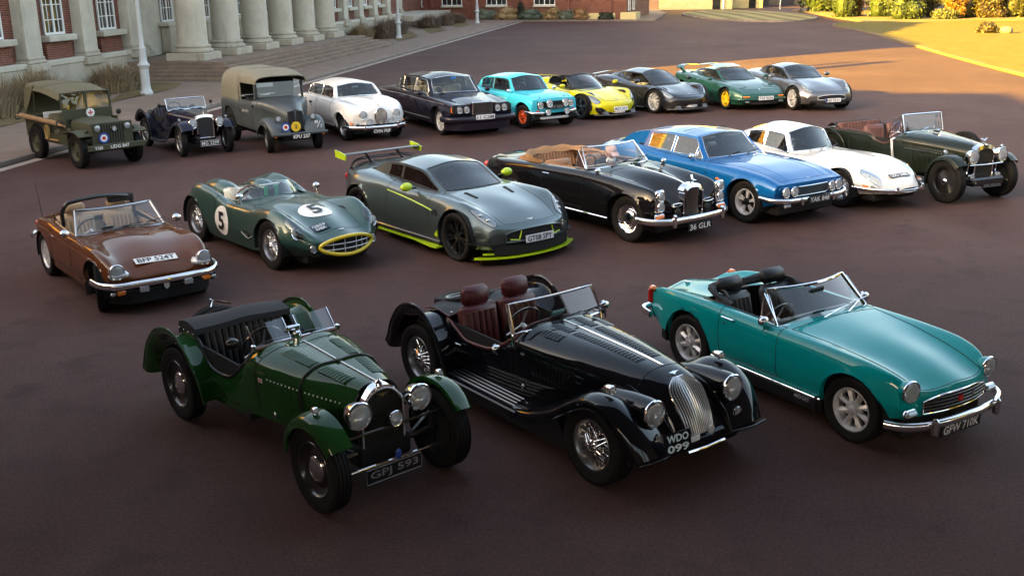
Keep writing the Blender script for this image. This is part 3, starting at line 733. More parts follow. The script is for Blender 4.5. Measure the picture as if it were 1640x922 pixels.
DRYG = lawn('dry_verge_grass', (.10, .078, .035), (.20, .155, .075)); LAWN = lawn('straw_lawn', (.090, .073, .014), (.140, .115, .024)); ROUND = lawn('striped_lawn', (.17, .155, .075), (.27, .24, .12), stripe=(.16, (1, .22, 1)))

struct('ground', G().grid(np.array([[(x, y, 0) for y in np.linspace(-400, 900, 14)] for x in np.linspace(-600, 600, 13)]), True), ASPH)
AX, AY, BROT = -11.0, 22.4, math.atan2(-.1586, .9873)
def bl(name): o = link(name, None, None, (AX, AY, 0), (0, 0, BROT)); return o
def place(o): o.location = (AX, AY, 0); o.rotation_euler = (0, 0, BROT); return o
# local frame of the main building: x away from its front, y along it
place(struct('pavement', G().box((-15.2, 14, .06), (30, 136, .12)), PAVE))
place(struct('kerb', G().box((-.09, 14, .064), (.18, 136, .128), .02), KERBM)); place(struct('gutter_channel', G().box((.16, 14, .002), (.26, 136, .012)), CHAN))
place(struct('verge', G().grid(np.array([[(x, y, .125+.03*math.sin(x*2.1+y*.7)) for y in np.linspace(2, 17.6, 24)] for x in np.linspace(-7.3, -3.6, 8)]), True), DRYG))
place(struct('verge', G().grid(np.array([[(x, y, .13+.03*math.sin(x*2.1+y*.7)) for y in np.linspace(41.2, 74, 40)] for x in np.linspace(-7.2, -2.9, 8)]), True), DRYG))

def sash(parent, x, y, z0, w_, h, nx, ny, deep=.10, axis=0):
    """white multi-pane window > frame bars and single panes; faces +x"""
    o = obj('window', G().box((x-deep, y, z0+h/2), (.03, w_, h)), DARK, parent)
    g = G()
    for s in (-1, 1): g.box((x-deep+.03, y+s*(w_/2-.035), z0+h/2), (.09, .07, h)); g.box((x-deep+.03, y, z0+h/2+s*(h/2-.04)), (.092, w_, .08))
    for k in range(1, nx): g.box((x-deep+.03, y-w_/2+w_*k/nx, z0+h/2), (.05 if k*2 != nx else .08, .03 if k*2 != nx else .09, h-.1))
    for k in range(1, ny): g.box((x-deep+.03, y, z0+h*k/ny), (.048, w_-.1, .03))
    obj('frame', g, WPAINT, o, smooth=False)
    pm = mesh('pane', G().box((0, 0, 0), (.008, w_/nx-.03, h/ny-.03)), PANE, smooth=False)
    for i in range(nx):
        for j in range(ny): link('pane', pm, o, (x-deep+.022, y-w_/2+w_*(i+.5)/nx, z0+h*(j+.5)/ny), (0, random.uniform(-.02, .02), random.uniform(-.02, .02)))
    return o
def pilaster(parent, y, w_=.92, x=-7.9, d=.42, zt=12.6, zb=.9, m=None):
    o = obj('pilaster', G().box((x+d/2-.2, y, (zb+zt)/2+.24), (d+.4, w_, zt-zb-.48), .015), m or PORT, parent, smooth=False)
    g = G().box((x+d/2-.12, y, zb+.13), (d+.54, w_+.26, .26), .02).box((x+d/2-.15, y, zb+.32), (d+.48, w_+.17, .14), .05).box((x+d/2-.17, y, zb+.44), (d+.44, w_+.07, .12), .03); obj('pilaster_base', g, PLINTH, o); return o
def column(parent, x, y, z=.75, r=.60, h=9.6):
    prof = [(r*(1-.16*(k/8)**1.8), .62+h*k/8) for k in range(9)]
    o = obj('column', G().lathe(prof, 36, (x, y, z), 'z'), PORT, parent, sharp=60)
    obj('column_base', G().lathe([(r*1.22, .30), (r*1.30, .33), (r*1.32, .38), (r*1.29, .43), (r*1.18, .455), (r*1.13, .49), (r*1.13, .51), (r*1.20, .53), (r*1.20, .57), (r*1.12, .60), (r*1.0, .63)], 36, (x, y, z), 'z'), PLINTH, o); obj('column_plinth', G().box((x, y, z+.15), (r*2.75, r*2.75, .30), .02), PLINTH, o, smooth=False); return o
b = bl('brick_hall'); tag(b, 'long red brick hall with pale stone pilasters and a columned porch', 'building')
for y, L in ((13.0, 16.4), (51.6, 22.8)):
    obj('wall', G().box((-14.9, y, 6.9), (14.0, L, 12.0)), BRICK, b, smooth=False); obj('plinth', G().box((-14.7, y, .52), (14.4, L+.02, 1.0), .03), PLINTH, b, smooth=False); obj('plinth_course', G().box((-14.72, y, 1.11), (14.5, L+.04, .20), .03), PORT, b, smooth=False)
obj('porch_wall', G().box((-15.6, 30.6, 6.8), (14.0, 19.4, 12.2)), PORT, b, smooth=False)
obj('roof', G().prism([(-23, 13.1), (-7.0, 13.1), (-15, 15.2)], 4.8, 63.2, 'y'), SLATE, b, smooth=False); obj('cornice', G().box((-14.9, 34, 12.95), (15.6, 58.4, .36), .05), PORT, b, smooth=False)
for y in (6.2, 9.8, 13.4, 17.0): pilaster(b, y)
pilaster(b, 20.5, .95, x=-7.9); pilaster(b, 22.3, 1.0, x=-8.6, zb=.75)
for y in (39.3,): pilaster(b, y, 1.3, x=-7.8, zb=.75)
for k in range(6): pilaster(b, 41.4+k*3.55)
for y in (8.0, 11.65, 15.3, 18.95):
    sash(b, -7.79, y, 2.05, 1.25, 2.6, 4, 5); obj('sill', G().box((-7.72, y, 1.93), (.46, 1.75, .22), .03), PORT, b, smooth=False); obj('apron_brick', G().box((-7.83, y, 1.52), (.2, 1.60, .60)), BRICK, b, smooth=False)
for k in range(5):
    y = 43.2+k*3.55; sash(b, -7.79, y, 2.05, 1.25, 2.6, 4, 5); obj('sill', G().box((-7.72, y, 1.93), (.46, 1.75, .22), .03), PORT, b, smooth=False)
for y in (25.4, 29.3, 33.2, 37.0): sash(b, -8.49, y, 2.1, 1.1, 2.4, 4, 4); obj('sill', G().box((-8.35, y, 2.0), (.5, 1.6, .18), .03), PORT, b, smooth=False); obj('window_bench', G().box((-8.35, y, 1.35), (.44, 1.3, 1.15), .02), PLINTH, b, smooth=False)
for k in range(6): column(b, -5.25, 20.85+k*3.3)
obj('entablature', G().box((-5.6, 29.3, 11.6), (2.2, 19.6, 1.2), .05), PORT, b, smooth=False); obj('pediment', G().prism([(19.2, 12.2), (39.4, 12.2), (29.3, 14.4)], -14, -4.3, 'x'), PORT, b, smooth=False)
for k in range(5):      # steps wrap the porch on three sides
    e = .30*(4-k); obj('step', G().box((-8.0+(4.9+e)/2-.15, 29.3, .12+.126*(k+.5)), (4.9+e-.3, 20.6+2*e-1.1, .126), .012), STEPM, b, smooth=False)
# ramp terrace beyond the hall
obj('terrace_wall', G().box((-9.2, 70.5, .55), (5.0, 14.0, .95), .03), PLINTH, b, smooth=False); obj('terrace_steps', G().box((-7.0, 66, .35), (1.4, 5, .5), .03).box((-6.4, 66, .2), (1.2, 5, .2), .03), STEPM, b, smooth=False)
obj('far_wall', G().box((-16, 72, 6), (12, 17, 11)), BRICK, b, smooth=False); obj('far_door', G().box((-9.95, 68, 2.3), (.12, 1.8, 2.4)), mat('dark_red_door', (.10, .02, .015), .4), b); pilaster(b, 65.2, 1.0, x=-9.9); pilaster(b, 70.2, 1.0, x=-9.9)

# service wing and block beside the courtyard, out of frame on the left: they stand between the sun and the cars
b2 = bl('brick_link_wing'); tag(b2, 'low brick wing joining the hall to the block on the left', 'building'); obj('wall', G().prism([(-17.2, .1), (-17.2, 12.0), (-11.9, 11.1), (.2, 8.2), (4.7, 7.6), (4.7, .1)], -14, -10, 'x'), BRICK, b2, smooth=False); obj('parapet', G().prism([(-17.2, 12.0), (-17.2, 12.2), (4.7, 7.8), (4.7, 7.6)], -14.1, -9.9, 'x'), PORT, b2, smooth=False)
for y, h, d_ in ((-6.7, 13.6, .45), (-5.3, 13.0, .24)): obj('chimney', G().box((-12, y, h/2+1), (d_, d_, h-2)), BRICK, b2)
b3 = bl('brick_block'); tag(b3, 'tall brick block left of the courtyard that shades the cars', 'building'); obj('wall', G().box((-10.5, -47, 6.2), (5, 59.4, 12.2)), BRICK, b3, smooth=False); obj('plinth', G().box((-10.4, -47, .55), (5.2, 59.6, .9), .03), PLINTH, b3, smooth=False); obj('cornice', G().box((-10.5, -47, 12.3), (5.6, 60, .3), .04), PORT, b3, smooth=False)
obj('added_shade_storey', G().box((-10.5, -54, 14.8), (4.9, 44, 5.2)), BRICK, b3, smooth=False); obj('added_storey_cornice', G().box((-10.5, -54, 17.4), (5.4, 44.4, .3), .04), PORT, b3, smooth=False)  # extra unseen height added to keep direct sun off the canopy columns
for k in range(12): sash(b3, -7.89, -21-k*4.4, 2.0, 1.3, 2.8, 4, 5)

# unseen range and canopy, added to shade near tarmac and darken paint reflections
b4 = link('unseen_opposite_range', None, None, (0, -9, 0)); tag(b4, 'unseen low brick range behind the viewer, with an added shade canopy', 'building'); obj('wall', G().box((12, -5, 3), (80, 10, 6)), BRICK, b4, smooth=False); obj('cornice', G().box((12, -5, 6), (81, 11, .4), .04), PORT, b4, smooth=False)
obj('added_shade_canopy', G().box((0, 12.6, 5.0), (44, 8.8, .5), .04), PORT, b4, smooth=False)  # overhead slab added out of view to dim the foreground
for k in range(7): column(b4, -24.5+k*7, 8.0, 0, .4, 4.2)  # columns carry the added canopy, out of view
for k in range(12):
    y = -24+k*6.2; o = obj('window', G().box((y, .02, 3.2), (1.5, .06, 2.6)), PANE, b4); obj('frame', G().box((y, .03, 3.2), (.1, .1, 2.6)).box((y, .03, 3.2), (1.5, .1, .1)), WPAINT, o)

# ------------------------------------------------------------ lamp posts
def post_mesh():
    return mesh('lamp_post', G().lathe([(.21, 0), (.22, .05), (.20, .10), (.165, .16), (.15, .30), (.145, .82), (.15, .90), (.20, .96), (.205, 1.0), (.16, 1.05), (.13, 1.10), (.125, 1.25), (.115, 1.50), (.12, 1.55), (.085, 1.60), (.075, 2.0), (.062, 4.6), (.05, 5.6), (.001, 5.65)], 20, axis='z'), POSTM, 40)
_pm = post_mesh(); _lm = mesh('lantern', G().lathe([(.05, 5.6), (.10, 5.66), (.20, 6.2), (.22, 6.25), (.08, 6.42), (.02, 6.6), (.001, 6.62)], 12, axis='z'), mat('lantern_glass', (.5, .52, .5), .2), 40)
_am = mesh('ladder_bar', G().tube([(-.28, 0, 5.3), (.28, 0, 5.3)], .018, 6), POSTM)
for (x, y), lb in zip(((-12.45, 36.4), (-7.13, 69.8), (-2.66, 92.15)), ('white cast-iron lamp post between the olive car and the porch steps', 'white lamp post beside the dry shrubs right of the columns', 'farthest white lamp post, near the end of the brick hall')):
    o = link('lamp_post', None, None, (x, y, .12)); tag(o, lb, 'lamp post', 'white lamp posts'); link('shaft', _pm, o); link('lantern', _lm, o); link('ladder_bar', _am, o)
for (x, y, h, lb) in ((42.6, 97.0, 5, 'thin white pole in front of the sunlit hedge at right'), (30.4, 121, 4, 'slim white post beyond the round lawn')):
    tag(obj('slim_post', G().tube([(x, y, 0), (x, y, h)], .07, 8), POSTM), lb, 'post')

# ------------------------------------------------------------ far buildings
def small_win(parent, y, z0, w_=1.5, h=1.7): sash(parent, 0.04, y, z0, w_, h, 4, 3, deep=.06); obj('sill', G().box((.05, y, z0-.08), (.2, w_+.2, .14), .02), PORT, parent, smooth=False)
f = link('brick_lodge', None, None, (10.6, 97.0, 0), (0, 0, R(-107))); tag(f, 'red brick lodge with white windows across the far end of the courtyard', 'building')
obj('wall', G().box((-6, -12.6, 3.2), (12, 25.2, 6.4)), BRICK, f, smooth=False); obj('plinth', G().box((-5.9, -6.2, .32), (12.1, 10.4, .64), .03), YEL, f, smooth=False); obj('roof', G().prism([(-13, 6.3), (.6, 6.3), (-6, 10)], -26, .5, 'y'), SLATE, f, smooth=False)
for y in (-7.6, -12.2, -16.6, -20.6, -24.0): small_win(f, y, 1.35, 2.0, 1.9)
for y in (-1.5, -5.4, -10, -14.4, -18.6): obj('brick_pier', G().box((.06, y, 2.2), (.16, .35, 4.4)), BRICK, f, smooth=False)
obj('corner_stone', G().box((-.6, .25, .35), (2.4, 1.4, .72), .03), YEL, f, smooth=False)
for x in (-.9, -3.0):
    o = obj('side_window', G().box((x, .03, 2.1), (.95, .06, 2.4)), PANE, f); g = G()
    for s in (-1, 1): g.box((x+s*.46, .08, 2.1), (.10, .08, 2.5)); g.box((x, .08, 2.1+s*1.2), (1.0, .08, .1))
    for k in range(1, 4): g.box((x, .07, .9+k*.6), (.9, .05, .06))
    obj('frame', g, WPAINT, o, smooth=False)
f = link('yellow_house', None, None, (17.6, 126.5, 0), (0, 0, R(-98))); tag(f, 'pale yellow rendered house wall with faded marks at the far corner', 'building')
obj('wall', G().box((-5, 4.2, 3), (10, 8.4, 6)), YEL, f, smooth=False); g = G()
for k in range(9): g.box((.012, 1.0+k*.38, 1.9+.05*(k % 3)), (.01, .16, .62-.08*(k % 2)))
obj('faded_wall_marks', g, mat('faded_wall_paint', (.36, .31, .15), .8), f); obj('doorway', G().box((.0, 6.6, 1.2), (.1, .9, 2.4)), PANE, f); obj('downpipe', G().tube([(.1, 7.4, 0), (.1, 7.4, 5)], .12, 6), WPAINT, f)
f = link('cream_outbuilding', None, None, (25.8, 128.5, 0), (0, 0, R(-95))); tag(f, 'cream outbuilding with dark doorway beyond the round lawn', 'building'); obj('wall', G().box((-4, 2.2, 2.5), (8, 4.2, 5)), YEL, f, smooth=False); obj('doorway', G().box((.02, 3.1, 1.1), (.1, .8, 2.2)), DARK, f)
f = link('low_shed', None, None, (38.0, 140, 0), (0, 0, R(-92))); tag(f, 'low shaded shed row behind the round lawn', 'building'); obj('wall', G().box((-3, -3, 1.6), (6, 15, 3.2)), stone('shed_boards', (.10, .085, .065), (.16, .14, .10)), f, smooth=False)
for k in range(4): obj('shed_door', G().box((.02, -8.5+k*3.3, 1.2), (.1, 1.7, 2.4)), mat('shed_door_paint', (.03, .03, .035), .6), f)
# kerb along the lodge and its corner
LD = Vector((math.cos(R(-17)), math.sin(R(-17)))); LN = Vector((math.cos(R(-107)), math.sin(R(-107))))
def lp(t_, n_): return (10.6-LD.x*t_+LN.x*n_, 97.0-LD.y*t_+LN.y*n_)
struct('lodge_pavement', G().prism([lp(22, 2.2), lp(9, 2.2), lp(.5, 1.7), (12.6, 95.0), (16.4, 112), (17.4, 127), (10, 128), lp(22, -3)], .0, .11, 'z'), PAVE)
struct('lodge_kerb', G().sweep([(*lp(22, 2.25), .06), (*lp(9, 2.25), .06), (*lp(.4, 1.75), .06), (12.8, 95.0, .06), (15.0, 105, .06)], [(-.08, -.06), (.08, -.06), (.08, .062), (-.08, .062)]), KERBM)
# round lawn and the big lawn
a = np.linspace(0, 2*math.pi, 64, endpoint=False); el = [(22.7+5.5*math.cos(q), 103.5+14.3*math.sin(q)) for q in a]
struct('round_lawn', G().add([(x, y, .13) for x, y in el]+[(22.7, 103.5, .22)], [(k, (k+1) % 64, 64) for k in range(64)]), ROUND); struct('round_lawn_kerb', G().sweep([(x, y, .06) for x, y in el], [(-.12, -.06), (.10, -.06), (.10, .08), (-.12, .08)], closed=True), KERBM)
le = spl([(30.0, 85.5, 0), (26.0, 84.2, 0), (24.2, 80, 0), (24.05, 75.5, 0), (22.6, 63.4, 0), (20.9, 52, 0), (20.05, 45.9, 0), (19.3, 39.8, 0), (18.4, 30, 0), (17.5, 20, 0)], 60)
A = np.array([[(p[0]+(75-p[0])*k, p[1]+(84-p[1])*k*(.12 if i < 12 else 0), .10+.03*math.sin(p[1]*.9+k*40)) for k in np.linspace(0, 1, 24)**1.7] for i, p in enumerate(le)]); struct('lawn', G().grid(A, False), LAWN); struct('lawn_kerb', G().sweep([(p[0], p[1], .05) for p in le], [(-.10, -.05), (.06, -.05), (.06, .065), (-.10, .065)]), mat('lawn_edging', (.10, .075, .05), .8))
struct('hedge_bed', G().prism([(28.5, 86.5), (29.2, 84.8), (75, 84.6), (75, 120), (31, 118), (29, 96)], 0, .10, 'z'), mat('bare_earth', (.13, .085, .045), .9, noise=(2, .4)))
struct('path', G().prism([(27, 84.2), (75, 82.9), (75, 84.9), (28.5, 86.6)], .0, .008, 'z'), ASPH)
o = link('garden_rock', None, None, (31.1, 67.2, .12)); tag(o, 'grey rock beside a small planted clump on the sunlit lawn', 'rock'); g = G().ell((0, 0, .12), (.42, .30, .26), 16, 10); g.v = [(x*(1+.12*math.sin(9*y+5*z)), y*(1+.1*math.sin(7*x)), z) for x, y, z in g.v]; obj('stone', g, mat('grey_rock', (.10, .11, .12), .8, noise=(6, .3)), o)

# ------------------------------------------------------------ plants
def leaf_cloud(n, size, fn, asp=.5, up=.0):
    """n leaf quads; fn() gives centre and outward direction"""
    V = np.empty((n, 4, 3)); P, D = fn(n); d = rng.normal(size=(n, 3))*.75+D; d[:, 2] += up; d /= np.linalg.norm(d, axis=1)[:, None]
    a = np.cross(d, rng.normal(size=(n, 3))); a /= np.linalg.norm(a, axis=1)[:, None]; b_ = np.cross(d, a); s = size*rng.uniform(.6, 1.35, (n, 1))
    V[:, 0] = P-a*s*asp; V[:, 1] = P+b_*s; V[:, 2] = P+a*s*asp; V[:, 3] = P-b_*s
    g = G(); g.v = [tuple(p) for p in V.reshape(-1, 3)]; g.f = [(4*k, 4*k+1, 4*k+2, 4*k+3) for k in range(n)]; return g
def leafm(name, c, amt=.35):
    m, t, b_ = nodes(name); n = tex(t, 'ShaderNodeTexNoise', 2.2, 4); f = tex(t, 'ShaderNodeTexNoise', 18, 2)
    k = mixc(t, ramp(t, n.outputs['Fac'], [(.3, tuple(q*(1-amt) for q in c)), (.7, tuple(q*(1+amt) for q in c))]).outputs[0], ramp(t, f.outputs['Fac'], [(.3, (.7, .7, .7)), (.7, (1.25, 1.25, 1.2))]).outputs[0], .8, 'MULTIPLY')
    t.links.new(k, b_.inputs['Base Color']); b_.inputs['Roughness'].default_value = .6; b_.inputs['Subsurface Weight'].default_value = 0; return m
def bush(name, x, y, rx, ry, h, m, label, n=2600, lumps=9, size=.11, cat='shrub', shape=1., group=None, base=.1, bark=None):
    o = link(name, None, None, (x, y, base)); tag(o, label, cat, group)
    L = [(rng.uniform(-.55, .55)*rx, rng.uniform(-.55, .55)*ry, rng.uniform(.12, .78)*h, rng.uniform(.35, .62)) for _ in range(lumps)]+[(0, 0, .5*h, .85), (-.2*rx, -.15*ry, .22*h, .75), (.25*rx, -.1*ry, .2*h, .7)]
    def fn(k):
        i = rng.integers(0, len(L), k); c_ = np.array([q[:3] for q in L])[i]; s = np.array([q[3] for q in L])[i]; d = rng.normal(size=(k, 3)); d /= np.linalg.norm(d, axis=1)[:, None]
        rad = rng.uniform(.72, 1.04, k)[:, None]; zz = np.array([rx, ry, h*.52*shape]); P = c_+d*zz*s[:, None]*rad; P[:, 2] = np.clip(P[:, 2], .02, None); return P, d
    obj('foliage', leaf_cloud(n, size, fn), m, o, smooth=False); core = G()
    for q in L: core.ell(q[:3], (rx*q[3]*.66, ry*q[3]*.66, h*.52*q[3]*.66), 10, 7)
    obj('inner_foliage', core, m, o)
    g = G()
    for k in range(5): a_ = k*1.3; g.tube([(0, 0, -.1), (.25*rx*math.cos(a_), .25*ry*math.sin(a_), .35*h), (.4*rx*math.cos(a_), .4*ry*math.sin(a_), .7*h)], [.06, .04, .015], 5)
    obj('trunk', g, bark or BARK, o); return o
BARK = mat('bark', (.06, .04, .025), .9, noise=(12, .3))
def tuft(x, y, rx, ry, h, m, label, n=900, base=.13, group='dry ornamental grasses along the hall'):
    """clump of dry grass blades"""
    o = link('dry_grass_clump', None, None, (x, y, base)); tag(o, label, 'shrub', group); g = G()
    for k in range(n):
        a = rng.uniform(0, 6.283); q = math.sqrt(rng.uniform(0, 1)); bx, by = q*rx*.75*math.cos(a), q*ry*.75*math.sin(a); hh = h*rng.uniform(.55, 1.08)*(1-.35*q*q); ln = .45*q+.1; tx, ty = bx+ln*rx*.55*math.cos(a)+rng.normal()*.06, by+ln*ry*.55*math.sin(a)+rng.normal()*.06; w_ = rng.uniform(.010, .022); c_, s_ = math.cos(a+1.57)*w_, math.sin(a+1.57)*w_
        mx, my = bx*.6+tx*.4, by*.6+ty*.4
        g.add([(bx-c_, by-s_, 0), (bx+c_, by+s_, 0), (mx+c_, my+s_, hh*.6), (tx, ty, hh), (mx-c_, my-s_, hh*.6)], [(0, 1, 2, 4), (4, 2, 3)])
    obj('blades', g, m, o, smooth=False); obj('crown', G().ell((0, 0, h*.22), (rx*.7, ry*.7, h*.35), 14, 8), m, o); return o
DRYB = leafm('dry_brown_blades', (.24, .185, .115)); DRYP = leafm('dull_mauve_blades', (.15, .112, .092))
def bw(w_, u): return (AX+.9873*w_+.1586*u, AY-.1586*w_+.9873*u)
for (w_, u, rx, ry, h, m, lb) in ((-5.3, 7.3, 1.1, 1.4, 1.35, DRYB, 'dry grass clump at the left edge behind the olive military car'), (-5.6, 10.2, 1.0, 1.2, 1.2, DRYB, 'dry grass clump between two pilasters behind the olive canvas roof'), (-5.4, 14.6, 1.0, 1.5, 1.05, DRYB, 'brown grass clump just left of the porch steps'),
        (-5.3, 44.3, 1.0, 2.0, 1.15, DRYB, 'pale dry grass clump beside the last porch column'), (-4.9, 48.3, 1.15, 2.3, 1.25, DRYP, 'big dark brown grass clump left of the middle lamp post'), (-5.5, 53.2, 1.1, 2.6, 1.2, DRYP, 'brown grass clump behind the middle lamp post'), (-5.2, 62.5, 1.2, 2.4, 1.1, DRYP, 'rounded brown shrub on the verge beyond the middle lamp post'), (-4.7, 66.5, .8, 1.5, 1.15, DRYP, 'small mauve-brown shrub on the far verge'), (-4.9, 71.0, 1.1, 2.2, 1.0, DRYP, 'last brown shrub on the verge before the far lamp post')):
    x, y = bw(w_, u); tuft(x, y, rx, ry, h, m, lb, 1100)
GRN = {k: leafm(k, c_) for k, c_ in (('grey_green_leaves', (.10, .12, .085)), ('russet_leaves', (.22, .12, .05)), ('straw_leaves', (.26, .18, .085)), ('dark_green_leaves', (.013, .024, .010)), ('olive_leaves', (.018, .019, .004)), ('golden_leaves', (.075, .036, .004)), ('yellow_green_leaves', (.028, .027, .004)), ('bronze_leaves', (.018, .011, .004)), ('sage_leaves', (.030, .036, .022)), ('blue_green_leaves', (.06, .085, .06)))}
for (t_, rx, ry, h, k, lb) in ((13.0, 1.2, .8, 1.1, 'grey_green_leaves', 'grey green shrub at the foot of the brick lodge by the far lamp post'), (10.9, 1.4, .8, 1.4, 'straw_leaves', 'tall straw-coloured grassy shrub under the lodge window'), (8.6, 1.3, .8, 1.2, 'blue_green_leaves', 'blue green shrub in the lodge bed'), (6.6, 1.0, .7, 1.3, 'straw_leaves', 'pale feathery shrub in the middle of the lodge bed'), (5.3, 1.0, .7, .9, 'grey_green_leaves', 'low grey shrub in the lodge bed'), (4.0, .9, .7, 1.1, 'russet_leaves', 'russet shrub beside the pale lodge plinth'), (9.6, .35, .35, 1.7, 'dark_green_leaves', 'narrow dark conifer against the lodge wall'), (1.7, .8, .6, .7, 'dark_green_leaves', 'low dark shrub near the lodge corner')):
    x, y = lp(t_, .8); bush('garden_shrub', x, y, rx, ry, h, GRN[k], lb, 900, 5, .09)
HED = [(29.8, 96, 1.2, 1.6, 6.5, 'dark_green_leaves', 'dark narrow conifer at the left end of the hedge'), (31.3, 98, 1.0, 1.4, 6.5, 'golden_leaves', 'sunlit golden conifer between two dark ones'), (32.8, 95.5, 1.4, 1.6, 6.0, 'dark_green_leaves', 'dark conifer right of the golden one'), (33.0, 90.0, 1.75, 1.5, 2.5, 'dark_green_leaves', 'clipped rounded dark green bush at the lawn corner'), (35.6, 93.5, 1.7, 1.6, 6.5, 'olive_leaves', 'olive conifer behind the rounded bush'), (35.9, 88.6, 1.2, .7, .75, 'sage_leaves', 'low grey-green mound at the lawn edge'), (38.4, 91.5, 1.7, 1.5, 6.0, 'yellow_green_leaves', 'drooping yellow-green shrub in the sunlit hedge'), (37.2, 90.2, .9, .8, 2.0, 'golden_leaves', 'small orange-gold bush at the front of the hedge'),
       (40.6, 91.6, 2.0, 1.7, 4.8, 'yellow_green_leaves', 'bright yellow-green hedge bush left of the thin pole'), (42.6, 91.0, 1.5, 1.4, 4.6, 'olive_leaves', 'olive hedge bush behind the thin pole'), (44.8, 91.5, 1.9, 1.6, 4.8, 'bronze_leaves', 'bronze hedge bush right of the thin pole'), (47.4, 91.2, 1.8, 1.6, 4.8, 'bronze_leaves', 'dark bronze hedge bush at the right edge'), (40.2, 90.2, 1.3, .9, 2.2, 'bronze_leaves', 'low bronze bush in front of the yellow-green hedge'), (49.8, 92, 2, 1.7, 5, 'olive_leaves', 'olive bush past the right edge of the hedge')]
for (x, y, rx, ry, h, k, lb) in HED: bush('hedge_bush', x, y, rx, ry, h, GRN[k], lb, 5200 if h > 3 else 3000, 12, .12, group='bushes of the far hedge')
bush('garden_shrub', 30.0, 67.3, .75, .5, .75, GRN['bronze_leaves'], 'small bronze clump growing on the sunlit lawn beside the rock', 500, 4, .09)
tree = [(33, 112, 9), (41, 114, 10), (48, 112, 9), (27, 148, 10), (60, 110, 10)]
for i, (x, y, h) in enumerate(tree):
    bush('garden_tree', x, y, 3.6, 3.4, h, GRN['olive_leaves' if i % 2 else 'dark_green_leaves'], ('tall dark tree behind the left end of the hedge', 'broad olive tree behind the middle of the hedge', 'tall dark tree behind the right part of the hedge', 'olive tree behind the sheds', 'dark tree past the right edge')[i], 4200, 14, .22, cat='tree', group='trees beyond the hedge')

for i, (x, y, h) in enumerate([(52, 66, 11), (55, 48, 12), (52, 32, 11), (54, 16, 12), (52, 0, 12)]):  # off-frame tree row added to darken reflections in the car bodies
    bush('garden_tree', x, y, 6.5, 7.0, h, GRN['olive_leaves'], ('unseen added tree past the right edge, farthest of its row', 'second tree of the unseen added row right of the lawn', 'third tree of the unseen added row right of the lawn', 'fourth tree of the unseen added row right of the lawn', 'nearest tree of the unseen added row right of the lawn')[i], 2600, 14, .4, cat='tree', group='unseen trees added right of the lawn')

